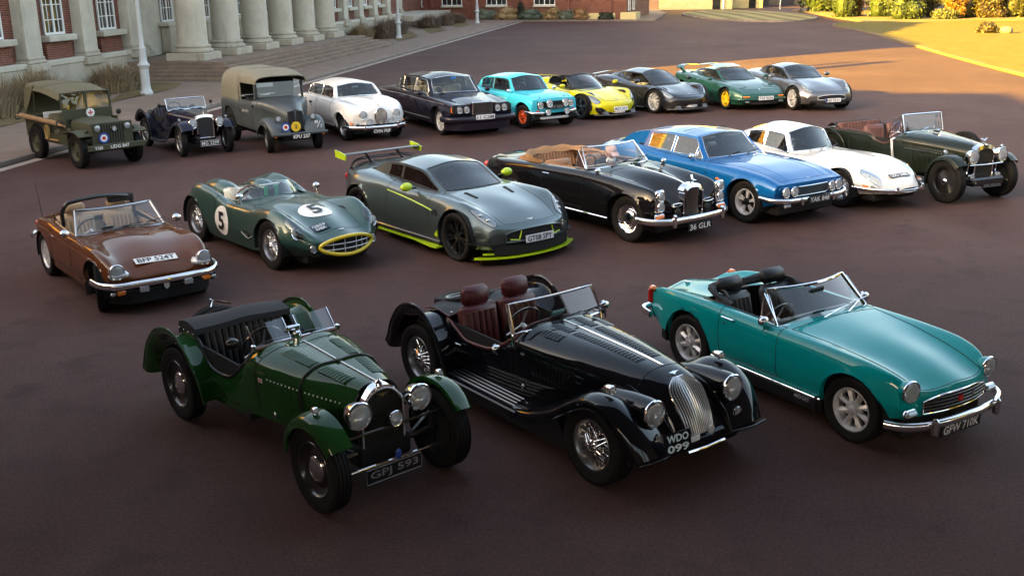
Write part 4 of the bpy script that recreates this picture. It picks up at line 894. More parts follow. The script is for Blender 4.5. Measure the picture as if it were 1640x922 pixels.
# ============================================================ front row
def teal_roadster():
    pm = paint('teal_lacquer', (.001, .31, .32)); wb = 2.03
    c = car('open_roadster', 'bright teal open roadster with black seats and eight-spoke alloy wheels', 'car', (2.83, 8.11), 148, wb, .62)
    rails = [[(-1.78, .50, .36), (-1.45, .60, .31), (-.6, .63, .26), (.6, .63, .26), (1.3, .60, .30), (1.55, .52, .33)],
             [(-1.78, .54, .50), (-1.2, .655, .49), (-.5, .675, .48), (.4, .68, .48), (1.0, .685, .47), (1.35, .65, .46), (1.55, .58, .45)],
             [(-1.78, .53, .67), (-1.5, .585, .735), (-.8, .625, .775), (0, .625, .755), (.5, .625, .75), (1.0, .61, .735), (1.3, .58, .70), (1.45, .55, .665), (1.55, .53, .60)],
             [(-1.78, .36, .62), (-1.3, .45, .71), (-.6, .52, .765), (.1, .53, .765), (.6, .47, .742), (1.0, .42, .688), (1.3, .39, .63), (1.55, .38, .555)],
             [(-1.78, 0, .66), (-1.3, 0, .74), (-.6, 0, .79), (.12, 0, .795), (.6, 0, .762), (1.1, 0, .695), (1.4, 0, .62), (1.55, 0, .565)]]
    hole = lambda x, r, y, z: (x > -.92) & (x < .09) & (r > 2.78)
    sm = (.0035, TRIM)
    S = shell(c, 'body', pm, rails, res=.035, seg=8, bow=(.10, .13), capf=[(.012, .85, 1), (.018, .6, .995), (.012, .3, .99), (0, .05, .97)], capr=[(-.02, .8, .99), (-.02, .4, .98), (0, 0, .95)],
              arches=[(1.015, .285, .325), (-1.015, .30, .325)], holes=[hole], xb=(-.55, .19, .24, -.92, .09, 1.53), rb=(2.8, 1.7, 2.4, .3), zlow=.33, zlowr=.36,
              parts=[('bonnet', pm, lambda x, r, y, z: (x > .24) & (x < 1.53) & (r > 2.75), sm),
                     ('door', pm, lambda x, r, y, z: (x > -.55) & (x < .19) & (r > .3) & (r < 2.78) & (y < 0), sm),
                     ('door', pm, lambda x, r, y, z: (x > -.55) & (x < .19) & (r > .3) & (r < 2.78) & (y > 0), sm),
                     ('boot_lid', pm, lambda x, r, y, z: (x > -1.72) & (x < -.98) & (r > 3.1), sm)])
    for p in S.edge(hole): obj('cockpit_edge', G().tube(p[:-1], .012, 6, closed=True), TRIM, c)
    for d, sg in zip(S.parts['door'], (-1, 1)):
        l, nn = side(S, -.43, .705, sg, .012); obj('door_handle', G().box((0, 0, 0), (.17, .02, .02), .008).move(*l), CHROME, d)
        l, nn = side(S, -.46, .66, sg, .004); obj('lock', G().lathe([(.012, 0), (.012, .008), (.001, .009)], 10).move(*l), CHROME, d)
    for sg in (-1, 1):
        obj('sill_cover', G().box((.02, sg*.62, .205), (1.36, .06, .13), .015), GLOSSB, c)
        obj('sill_trim', G().tube([(-.66, sg*.652, .275), (.70, sg*.652, .275)], .006, 6), CHROME, c)
    obj('sill_lettering', text('MIDGET', .036, 0, .02).xf(Matrix.Translation((.5, -.6525, .225)) @ RSIDE), SATIN, c)
    wells(c, [(1.015, .285, .335), (-1.015, .30, .335)], .66); chassis(c, -1.6, 1.45, 1.0, .14, .34)
    wheels(c, wb, .645, .285, .165, 'mini', .185, rimm=SATIN, hubm=SATIN)
    for sg in (-1, 1):
        lamp(c, (1.485, sg*.505, .575), .088, depth=.12, pitch=0, yaw=sg*.06, bowl=pm)
        o = obj('indicator', G().box((1.515, sg*.515, .395), (.05, .13, .055), .02), LENS, c); obj('indicator_base', G().box((1.497, sg*.515, .395), (.05, .145, .07), .02), CHROME, o)
        obj('tail_lamp', G().box((-1.70, sg*.545, .60), (.07, .075, .17), .025), REDL, c); obj('tail_indicator', G().box((-1.665, sg*.553, .685), (.09, .07, .05), .02), AMBER, c)
        overrider(c, (1.66, sg*.40, .305), .155, .055, .07)
        bumper(c, [(-1.60, sg*.64, .43), (-1.82, sg*.56, .43), (-1.86, sg*.3, .43)], .07, .03, n=20, name='rear_bumper')
    xf = lambda y, z: 1.588-.13*(abs(y)/.58)**2.2
    grille_bars(c, xf, -.395, .395, .375, .525, nh=4, nv=0, r=.0025, frm=.007, m=STEEL, zc=lambda y: .525-.05*(abs(y)/.395)**4)
    obj('badge', G().lathe([(.032, 0), (.030, .012), (.001, .014)], 16, (1.588, 0, .45), 'x'), REDL, c)
    obj('badge', G().lathe([(.026, 0), (.024, .012), (.001, .014)], 16, (1.575, .17, .46), 'x'), CHROME, c)
    bumper(c, [(1.41, -.705, .32), (1.50, -.65, .315), (1.58, -.52, .31), (1.63, -.3, .31), (1.645, 0, .31), (1.63, .3, .31), (1.58, .52, .31), (1.50, .65, .315), (1.41, .705, .32)], .075, .032)
    plate(c, 'GFW 710K', (1.62, 0, .215), .52, .11, bg=BLACKP, th=.078, pitch=-.05, bold=.02)
    screen(c, (.10, .585, .755), (-.14, .50, 1.03), bow=.13, fr=.017, gl=GLASS, wipers=2)
    for sg in (-1, 1):   # quarter light
        q = [(.10, sg*.585, .775), (-.09, sg*.60, .775), (-.115, sg*.545, 1.0)]; o = obj('quarter_light', G().add(q, [(0, 1, 2)]), GLASS, c); obj('quarter_light_frame', G().tube(q, .010, 6, closed=True), CHROME, o)
    tub(c, -.95, .10, 1.05, .24, .74, mat('black_carpet', (.012, .012, .013), .9)); steering(c, (-.17, -.30, .70), .185)
    for sg in (-1, 1): seat(c, -.40, sg*.29, .36, BLKLEATHER, .44, .46, .30, pleats=6, hr=.15, hw=.75, gap=.01)
    g = G()   # folded hood
    for k in range(5): g.tube(spl([(-.62+.02*k, -.52, .775), (-.86-.02*k, -.44, .80+.012*k), (-.95-.01*k, 0, .81+.014*(k % 3)), (-.86-.02*k, .44, .80+.012*k), (-.62+.02*k, .52, .775)], 24), .026, 7)
    obj('folded_hood', g, CANVAS, c)
    for sg in (-1, 1): obj('hood_frame', G().tube(spl([(-.55, sg*.47, .70), (-.72, sg*.45, .86), (-.90, sg*.40, .80)], 10), .012, 6), TRIM, c)
    mirror(c, (.02, -.67, .80), .06); mirror(c, (.02, .67, .80), .06)
    obj('rear_view_mirror', G().box((.02, 0, .985), (.02, .17, .05), .01), TRIM, c); sticker(c, .14, -.10, .83)
    line_top(S, [(-1.70, -.52), (-1.2, -.555), (-.95, -.56)], .004, pm, c, 'wing_piping'); 
    obj('filler_cap', G().lathe([(.028, -.01), (.028, .012), (.001, .016)], 14, (-1.62, -.12, .685), 'z'), CHROME, c)
    for sg in (-1, 1): obj('mud_flap', G().box((.66, sg*.60, .20), (.012, .15, .18), .004), TRIM, c)
    return c

def black_roadster():
    pm = paint('black_lacquer', (.0045, .005, .008)); wb = 2.49
    c = car('vintage_style_roadster', 'black open roadster with maroon seats, wire wheels and upright chrome slatted grille', 'car', (.63, 7.42), 143.2, wb, .66)
    rails = [[(-1.52, .40, .42), (-.9, .50, .30), (0, .47, .27), (.6, .40, .28), (1.1, .31, .30), (1.45, .27, .32), (1.72, .235, .34)],
             [(-1.52, .44, .58), (-.9, .52, .52), (0, .49, .55), (.6, .43, .56), (1.1, .34, .55), (1.45, .285, .53), (1.72, .245, .38)],
             [(-1.52, .41, .70), (-1.05, .49, .725), (-.9, .50, .66), (-.7, .505, .585), (-.4, .50, .60), (-.18, .48, .70), (-.02, .47, .79), (.6, .385, .785), (1.1, .30, .75), (1.45, .25, .69), (1.6, .225, .57), (1.72, .205, .42)],
             [(-1.52, .28, .74), (-1.05, .38, .76), (-.3, .40, .80), (0, .36, .855), (.6, .28, .85), (1.1, .21, .82), (1.45, .175, .755), (1.6, .15, .63), (1.72, .13, .435)],
             [(-1.52, 0, .76), (-1.05, 0, .78), (0, 0, .89), (.6, 0, .875), (1.15, 0, .845), (1.32, 0, .825), (1.45, 0, .775), (1.6, 0, .645), (1.72, 0, .43)]]
    hole = lambda x, r, y, z: (x > -1.05) & (x < -.03) & (r > 2.06); sm = (.003, DARK)
    S = shell(c, 'body', pm, rails, res=.035, seg=8, bow=(.06, .02), capr=[(-.03, .7, .98), (-.03, .3, .96), (0, 0, .9)], capf=[(.004, .5, .96), (0, 0, .9)], holes=[hole], xb=(-.95, -.05, -1.05, -.03, 1.30, .02), rb=(2.05, .3, 1.8), zlow=.33,
              parts=[('bonnet', pm, lambda x, r, y, z: (x > .02) & (x < 1.30) & (r > .3), sm),
                     ('door', pm, lambda x, r, y, z: (x > -.95) & (x < -.05) & (r > .3) & (r < 2.1) & (y < 0), sm),
                     ('door', pm, lambda x, r, y, z: (x > -.95) & (x < -.05) & (r > .3) & (r < 2.1) & (y > 0), sm),
                     ('radiator_cowl', pm, lambda x, r, y, z: (x > 1.30), sm)])
    for p in S.edge(hole): obj('cockpit_trim', G().tube(p[:-1], .017, 8, closed=True), MAROON, c)
    # sweeping wings, running boards
    wing(c, [(.20, .335), (.45, .385), (.72, .50), (.98, .66), (1.22, .765), (1.42, .755), (1.60, .65), (1.73, .49), (1.79, .37)], [.46, .40, .34, .30, .27, .24, .22], [.72, .735, .745, .75, .75, .745, .70], pm, crown=.085, so=.045, n=44, name='front_wing', bead=.011, kk=13, idrop=[0, 0, .02, .08, .15, .20, .20, .12, .06])
    wing(c, [(-.80, .27), (-.86, .45), (-.97, .64), (-1.16, .755), (-1.38, .72), (-1.56, .56), (-1.68, .38), (-1.78, .26)], .47, [.74, .76, .76, .76, .74, .70], pm, crown=.06, so=.055, n=36, name='rear_wing', bead=.011)
    for sg in (-1, 1):
        o = obj('running_board', G().box((-.26, sg*.605, .285), (1.16, .27, .035), .012), pm, c)
        for k in range(4): obj('tread_strip', G().box((-.28, sg*(.515+.05*k), .307), (1.02, .016, .012), .004), STEEL, o)
        obj('wing_valance', G().prism([(-.80, .17), (1.0, .17), (.78, .50), (.45, .36), (.2, .29), (-.80, .27)], sg*.70, sg*.71), GLOSSB, c)
        obj('wing_inner', G().prism([(.45, .30), (1.78, .34), (1.70, .5), (1.5, .66), (1.22, .72), (.9, .58), (.6, .42)], sg*.30, sg*.305), GLOSSB, c)
        # headlight pods faired into the wings
        M = Matrix.Translation((1.635, sg*.43, .645))
        obj('headlight_pod', G().lathe([(.001, -.62), (.05, -.55), (.085, -.40), (.108, -.2), (.112, -.05), (.108, 0)], 24, axis='x').xf(M), pm, c)
        obj('pod_fillet', G().ell((1.36, sg*.41, .575), (.26, .15, .125), 20, 12), pm, c)
        lamp(c, (1.64, sg*.43, .645), .102, depth=.05, bowl=pm)
        lamp(c, (1.70, sg*.435, .455), .042, 'fog_light', depth=.11, bowl=GLOSSB); lamp(c, (1.355, sg*.60, .795), .032, 'side_light', depth=.085, bulge=.6)
        obj('tail_lamp', G().ell((-1.60, sg*.60, .635), (.035, .035, .035), 12, 8), CHROME, c)
        bumper(c, [(1.75, sg*.28, .335), (1.79, sg*.5, .335), (1.77, sg*.70, .335)], .02, .012, m=pm, n=12, name='valance_edge')
    obj('front_valance', G().box((1.70, 0, .34), (.06, 1.30, .10), .02), pm, c)
    obj('front_bumper', G().tube([(1.785, -.20, .315), (1.80, 0, .315), (1.785, .20, .315)], .011, 8), CHROME, c)
    # radiator grille: bowed upright bars, each follows the cowl
    prof = spl([(1.452, 0, .782), (1.50, 0, .752), (1.56, 0, .698), (1.62, 0, .625), (1.68, 0, .52), (1.725, 0, .40)], 16)
    ga = G(); rows = []
    for k in range(16):
        t = k/15; hw = .168*math.sin(min(1, (t+.05)*2.6)*math.pi/2)**.7*(1-.30*max(0, t-.35)); rows.append([(prof[k][0]+.004-.25*y*y*4, y, prof[k][2]) for y in np.linspace(-hw, hw, 9)])
    gr = obj('grille', ga.grid(np.array(rows)), DARK, c); A = np.array(rows)
    for j in range(15):
        f = j/14*8; i0 = min(7, int(f)); fr = f-i0; col_ = A[:, i0]*(1-fr)+A[:, i0+1]*fr
        obj('grille_slat', G().tube(col_+np.array([.012, 0, .008]), .0058, 5), mat('bright_slat', (.66, .67, .69), .28, .6), gr)
    obj('grille_surround', G().tube(np.vstack([A[:, 0], A[::-1, -1]])+np.array([.008, 0, .004]), .007, 6, closed=True), CHROME, gr)
    o = obj('winged_badge', G().prism([(-.055, .012), (-.02, .004), (0, -.012), (.02, .004), (.055, .012), (.02, .016), (0, .020), (-.02, .016)], 0, .006, 'x').xf(Matrix.Translation((1.415, 0, .80)) @ Matrix.Rotation(-.75, 4, 'Y')), CHROME, c)
    l, nn = frontp(S, -.30, .50)
    plate(c, '', None, .26, .17, bg=pm, fg=mat('pale_blue_lettering', (.55, .68, .74), .5), lines=['WDO', '099'], bold=.03, M=Matrix.Translation((1.80, -.335, .445)) @ Matrix.Rotation(-.1, 4, 'Z') @ Matrix.Rotation(-.15, 4, 'Y') @ FRONT)
    obj('small_plate', G().box((1.745, -.10, .385), (.01, .13, .045), .003), WHITE, c)
    obj('radiator_emblem', G().lathe([(.035, 0), (.035, .012), (.02, .016), (.001, .016)], 18, (1.755, .07, .425), 'x'), SATIN, c)
    # bonnet centre strip and louvres
    line_top(S, [(.03, 0), (.7, 0), (1.30, 0)], .008, CHROME, c, 'bonnet_hinge', off=.002)
    for sg in (-1, 1): louvres(c, S, [((.40, sg*.125), (1.12, sg*.085), 19), ((.16, sg*.30), (.36, sg*.275), 6), ((.12, sg*.13), (.32, sg*.128), 6)], pm, L=.105, how='top')
    louvres(c, S, [((.24, .62), (.68, .60), 11)], pm, L=.17, h=.014, how='side')
    l, nn = side(S, .10, .70, -1, .002); obj('bonnet_badge', text('4/4', .028, .001, .03).xf(frame(l, nn, (1, 0, 0))), SATIN, c)
    for x, z in ((1.02, .60), (.10, .40)):
        l, nn = side(S, x, z, -1, .01); obj('bonnet_catch', G().ell(tuple(l), (.02, .014, .025), 10, 8), CHROME, c)
    screen(c, (.0, .50, .855), (-.12, .475, 1.085), bow=.04, fr=.012, gl=GLASS, wipers=3, wm=TRIM)
    for sg in (-1, 1): obj('screen_stanchion', G().tube([(.0, sg*.51, .72), (-.03, sg*.505, .88), (-.13, sg*.485, 1.09)], .012, 6), CHROME, c)
    mirror(c, (-.18, -.56, .68), .05, stalk=.06); mirror(c, (-.02, .56, .90), .05)
    tub(c, -1.06, -.04, .92, .25, .70, mat('black_carpet', (.012, .012, .013), .9)); steering(c, (-.22, -.24, .83), .185, 1.15)
    for sg in (-1, 1): seat(c, -.60, sg*.235, .40, MAROON, .43, .45, .18, pleats=5, hr=.19, hw=.72, gap=-.02)
    obj('entry_card', G().box((0, 0, 0), (.11, .14, .002)).xf(Matrix.Translation((-.02, .0, .93)) @ Matrix.Rotation(-1.0, 4, 'Y')), PAPER, c)
    # spare wheel laid under the tonneau
    wheel(c, -1.47, .0, .31, .16, 'disc', .20, rimm=GLOSSB, z=.70, lay=(-math.pi/2, -.20, 0), name='spare_wheel')
    A = np.array([[(x, y, .80-.10*max(0, -x-1.25)-.10*abs(y)**2+.012*math.sin(9*y)*math.sin(14*x)) for y in np.linspace(-.5, .5, 17)] for x in np.linspace(-1.40, -1.0, 9)])
    o = obj('tonneau_cover', G().grid(A, True), CANVAS, c); obj('tonneau_edge', G().tube(np.vstack([A[-1], A[::-1, -1], A[0, ::-1], A[:, 0]]), .008, 5), MAROON, o)
    for y in (-.45, -.30, .30, .45): obj('stud', G().ell((-1.04, y, .80-.1*y*y+.006), (.010, .010, .006), 8, 6), CHROME, o)
    wells(c, [(-1.245, .32, .36)], .70, .22); chassis(c, -1.5, 1.5, .62, .17, .34)
    wheels(c, wb, .72, .325, .175, 'wire', .205, rimm=CHROME)
    obj('door_handle', G().box((-.80, -.545, .55), (.10, .02, .018), .006), CHROME, S.parts['door'][0])
    return c

def green_roadster():
    pm = paint('racing_green_lacquer', (.012, .060, .012)); wb = 2.34; BLK = GLOSSB
    c = car('prewar_roadster', 'dark green open two-seater with leather bonnet strap and separate headlights', 'car', (-1.47, 7.02), 139, wb, .60)
    rails = [[(-1.30, .42, .38), (-.9, .45, .26), (-.3, .45, .30), (.1, .43, .36), (.6, .33, .37), (1.12, .205, .38)],
             [(-1.30, .455, .58), (-.8, .475, .48), (-.2, .465, .52), (.1, .445, .56), (.6, .35, .58), (1.12, .215, .56)],
             [(-1.30, .45, .79), (-1.03, .46, .785), (-.90, .46, .68), (-.78, .465, .575), (-.62, .465, .54), (-.42, .465, .56), (-.22, .46, .69), (-.05, .45, .81), (.1, .43, .83), (.6, .335, .80), (1.12, .20, .745)],
             [(-1.30, .30, .825), (-1.03, .34, .82), (-.2, .36, .85), (0, .32, .895), (.6, .24, .865), (1.12, .14, .825)],
             [(-1.30, 0, .84), (-1.03, 0, .84), (-.1, 0, .905), (.05, 0, .905), (.6, 0, .88), (1.12, 0, .855)]]
    hole = lambda x, r, y, z: (x > -1.03) & (x < -.12) & (r > 2.06); sm = (.0035, DARK)
    S = shell(c, 'body', pm, rails, res=.035, seg=8, bow=(0, 0), capr=[(-.03, .8, .98), (-.05, .3, .97), (-.02, 0, .95)], holes=[hole], xb=(-.65, -.02, .08, -1.03, -.12), rb=(2.05, .4, 1.6), zlowr=.38,
              parts=[('bonnet', pm, lambda x, r, y, z: (x > .08) & (r > .3), sm),
                     ('door', pm, lambda x, r, y, z: (x > -.60) & (x < .05) & (r > .4) & (r < 2.1) & (y < 0), sm),
                     ('door', pm, lambda x, r, y, z: (x > -.60) & (x < .05) & (r > .4) & (r < 2.1) & (y > 0), sm)])
    for p in S.edge(hole): obj('cockpit_trim', G().tube(p[:-1], .016, 8, closed=True), BLKLEATHER, c)
    R0 = .425; arc = [(1.17+R0*math.cos(R(a)), .345+R0*math.sin(R(a))) for a in (172, 150, 128, 106, 84, 64, 46, 36)]
    wing(c, arc, .475, [.645, .655, .655, .655, .655, .645], pm, crown=.06, so=.035, n=30, name='front_wing', si=.035)
    wing(c, [(-.70, .29), (-.735, .46), (-.84, .63), (-1.08, .765), (-1.36, .72), (-1.57, .56), (-1.70, .38), (-1.78, .25)], .44, [.62, .66, .665, .665, .66, .64], pm, crown=.065, so=.035, n=40, name='rear_wing')
    for sg in (-1, 1):
        lamp(c, (1.175, sg*.565, .795), .026, 'side_light', depth=.05, bulge=.6)
        lamp(c, (1.30, sg*.275, .705), .102, depth=.16)
        obj('headlight_bracket', G().tube([(1.24, sg*.275, .64), (1.22, sg*.26, .50), (1.12, sg*.2, .45)], .014, 8), BLK, c)
        obj('wing_stay', G().tube([(1.17, sg*.25, .36), (1.17, sg*.50, .52), (1.17, sg*.56, .72)], .012, 6), BLK, c)
        obj('wing_lamp', G().lathe([(.018, 0), (.018, .02), (.001, .028)], 12, (-.83, sg*.655, .475) if sg < 0 else (-.83, sg*.655, .475), 'y'), CHROME, c)
        obj('rear_bracket', G().tube([(-1.30, sg*.40, .42), (-1.62, sg*.45, .42), (-1.64, sg*.60, .42)], .012, 6), BLK, c)
        obj('axle_tube', G().tube([(1.17, 0, .36), (1.17, sg*.52, .34)], .03, 8), BLK, c); obj('kingpin', G().tube([(1.17, sg*.47, .22), (1.17, sg*.47, .58)], .022, 8), BLK, c)
    lamp(c, (1.335, .02, .615), .060, 'fog_light', depth=.09)
    obj('lamp_bar', G().tube([(1.29, -.46, .545), (1.30, 0, .545), (1.29, .46, .545)], .013, 8), BLK, c)
    bar = obj('front_bumper_bar', G().tube([(1.36, -.42, .305), (1.38, 0, .31), (1.36, .42, .305)], .011, 8), CHROME, c)
    plate(c, 'GPJ 593', (1.365, -.03, .225), .50, .115, fg=mat('grey_lettering', (.30, .31, .33), .5, .3), bg=BLACKP, th=.075, frm=.004, bold=.015)
    # radiator: painted mesh block inside a bright shell with a round shoulder
    zt = lambda y: .835-.16*(abs(y)/.20)**2.6; N = 15; ys = np.linspace(-.205, .205, N)
    sh = [(1.11+(.0), y, zt(y)+.022) for y in ys]; fr2 = [(1.20, y*.985, zt(y)+.012) for y in ys]; fr3 = [(1.205, y*.90, zt(y*.9)-.012) for y in ys]
    rad = obj('radiator_shell', G().grid(np.array([sh, fr2, fr3]), True), CHROME, c, sharp=40)
    for sg in (-1, 1): obj('radiator_side', G().box((1.17, sg*.195, .50), (.06, .016, .36), .005), BLK, rad)
    A = np.array([[(1.19, y*.92, .27+(zt(y*.92)-.285)*t) for t in np.linspace(0, 1, 12)] for y in ys])
    gm = mat('honeycomb_core', (.016, .015, .010), .55, .4, bump=None); t_ = gm.node_tree; vo = t_.nodes.new('ShaderNodeTexVoronoi'); vo.inputs['Scale'].default_value = 75
    tc_ = t_.nodes.new('ShaderNodeTexCoord'); bp_ = t_.nodes.new('ShaderNodeBump'); bp_.inputs['Strength'].default_value = 1; bp_.inputs['Distance'].default_value = .01
    t_.links.new(tc_.outputs['Object'], vo.inputs['Vector']); t_.links.new(vo.outputs['Distance'], bp_.inputs['Height']); t_.links.new(bp_.outputs[0], t_.nodes['Principled BSDF'].inputs['Normal'])
    obj('radiator_core', G().grid(A), gm, rad)
    obj('core_frame', G().tube(np.vstack([A[:, -1], A[::-1, 0]])+np.array([.012, 0, 0]), .008, 6, closed=True), SATIN, rad)
    obj('winged_badge', G().prism([(-.065, .014), (-.02, .004), (0, -.012), (.02, .004), (.065, .014), (.02, .018), (0, .022), (-.02, .018)], 1.205, 1.212, 'x').move(0, 0, .77), mat('brass_badge', (.5, .4, .2), .3, 1), rad)
    obj('radiator_cap', G().lathe([(.032, 0), (.034, .012), (.028, .022), (.012, .03), (.001, .045)], 18, (1.165, 0, .85), 'z'), CHROME, rad)
    obj('mascot_badge', G().ell((1.385, 0, .345), (.012, .03, .045), 12, 8), BLUEP, c)
    # bonnet strip, strap, louvres, rivets
    line_top(S, [(.06, 0), (.6, 0), (1.12, 0)], .009, mat('bright_strip', (.7, .72, .7), .25, .8), c, 'bonnet_hinge', off=.003)
    st = []
    for a in np.linspace(-1, 1, 41):
        if abs(a) < .62: st.append(top(S, .60, a/.62*.325, .007)[0])
        else: st.append(side(S, .60, .79-(abs(a)-.62)/.38*.36, -1 if a < 0 else 1, .007)[0])
    obj('bonnet_strap', G().sweep(st, [(-.020, -.004), (.020, -.004), (.020, .004), (-.020, .004)], up=(0, -.001, 1)) if False else G().tube(st, .011, 6), mat('strap_leather', (.016, .014, .012), .5), c)
    obj('strap_buckle', G().box(tuple(top(S, .60, 0, .016)[0]), (.045, .05, .012), .005), TRIM, c)
    for sg in (-1, 1): louvres(c, S, [((.20, sg*.225), (.53, sg*.19), 11), ((.67, sg*.175), (.95, sg*.135), 9)], pm, L=.11, how='top')
    louvres(c, S, [((.36, .60), (.56, .60), 6), ((.66, .60), (.98, .60), 9)], pm, L=.19, h=.012, how='side')
    rv = mesh('rivet', G().ell((0, 0, 0), (.008, .006, .008), 8, 6), WHITE)
    for k in range(19):
        x = .22+k*.043
        if abs(x-.60) < .03: continue
        l, nn = side(S, x, .727-.02*k/19, -1, .001); link('rivet', rv, c, l)
    l, nn = side(S, .13, .70, -1, .003); o = obj('flag_badge', G().box((0, 0, 0), (.055, .036, .002)).xf(frame(l, nn, (1, 0, 0))), WHITE, c)
    g = G().box((0, 0, .0025), (.055, .008, .001)); g.box((0, 0, .0025), (.008, .036, .001)); obj('badge_cross', g.xf(frame(l, nn, (1, 0, 0))), REDP, o)
    l, nn = side(S, .13, .765, -1, .003); obj('painted_name', text('Stanley', .032, 0).xf(frame(l, nn, (1, 0, 0))), mat('gold_leaf', (.35, .26, .10), .4, .6), c)
    for x, z in ((.27, .43), (1.0, .43)): l, nn = side(S, x, z, -1, .01); obj('bonnet_catch', G().ell(tuple(l), (.018, .012, .03), 10, 8), CHROME, c)
    # aero screens with a wood rail
    for sg in (-1, 1):
        cy = sg*.215
        def pt(u, v): return Vector((-.06-.13*v+(.02 if abs(u) < .5 else 0), cy+u*.165, .915+.15*v))
        o = obj('aero_screen', G().grid(np.array([[pt(u, v) for v in (0, .5, 1)] for u in np.linspace(-1, 1, 7)])), PERSPEX, c)
        obj('aero_screen_frame', G().tube([pt(-1, 1), pt(-1, 0), pt(1, 0), pt(1, 1)], .009, 6), CHROME, o)
        obj('screen_rail', G().box((-.055, cy, .90), (.05, .36, .035), .012), WOOD, c)
        obj('screen_clamp', G().box((-.05, sg*.40, .915), (.04, .03, .05), .008), CHROME, c)
    obj('centre_post', G().box((-.05, 0, .93), (.05, .05, .09), .012), CHROME, c)
    obj('centre_mirror', G().box((-.10, 0, .985), (.03, .13, .05), .012), CHROME, c)
    mirror(c, (-.22, -.50, .93), .062, m=GLOSSB, stalk=.10)
    steering(c, (-.28, -.20, .83), .19, 1.2)
    tub(c, -1.04, -.12, .88, .28, .72, DARK); bench(c, -.95, .84, .40, BLKLEATHER, .44, 13, .22)
    A = np.array([[(x, y, .865+.035*math.sin((x+1.34)/.34*math.pi)-.14*abs(y)**3+.006*math.sin(11*y+5*x)) for y in np.linspace(-.47, .47, 21)] for x in np.linspace(-1.34, -1.0, 9)])
    o = obj('folded_hood', G().grid(A, True), CANVAS, c); obj('hood_front', G().grid(np.stack([A[-1], A[-1]+np.array([.01, 0, -.05])]), True), CANVAS, o)
    A2 = np.stack([A[0], A[0]+np.array([-.02, 0, -.12])]); obj('hood_back', G().grid(A2), CANVAS, o)
    for s in (-1, 1):
        sd2 = A[:, 0 if s < 0 else -1]; obj('hood_side', G().grid(np.stack([sd2, sd2+np.array([0, 0, -.10])]), s > 0), CANVAS, o)
        for k in range(4): obj('stud', G().ell((-1.32+.09*k, s*.475, .80), (.008, .006, .008), 8, 6), CHROME, o)
    for k in range(2): wheel(c, -1.47-.15*k, 0, .33, .12, 'disc', .215, rimm=BLK, z=.52-.02*k, lay=(0, .0, math.pi/2-.0), name='spare_wheel')
    obj('spare_clamp', G().tube([(-1.45, -.1, .875), (-1.62, 0, .885), (-1.45, .1, .875)], .010, 6).tube([(-1.66, 0, .89), (-1.70, 0, .80)], .010, 6), CHROME, c)
    wells(c, [(-1.17, .33, .36)], .60, .16); chassis(c, -1.4, 1.22, .50, .22, .40)
    wheels(c, wb, .625, .335, .145, 'disc', .215, rimm=BLK, cap=.105)
    return c

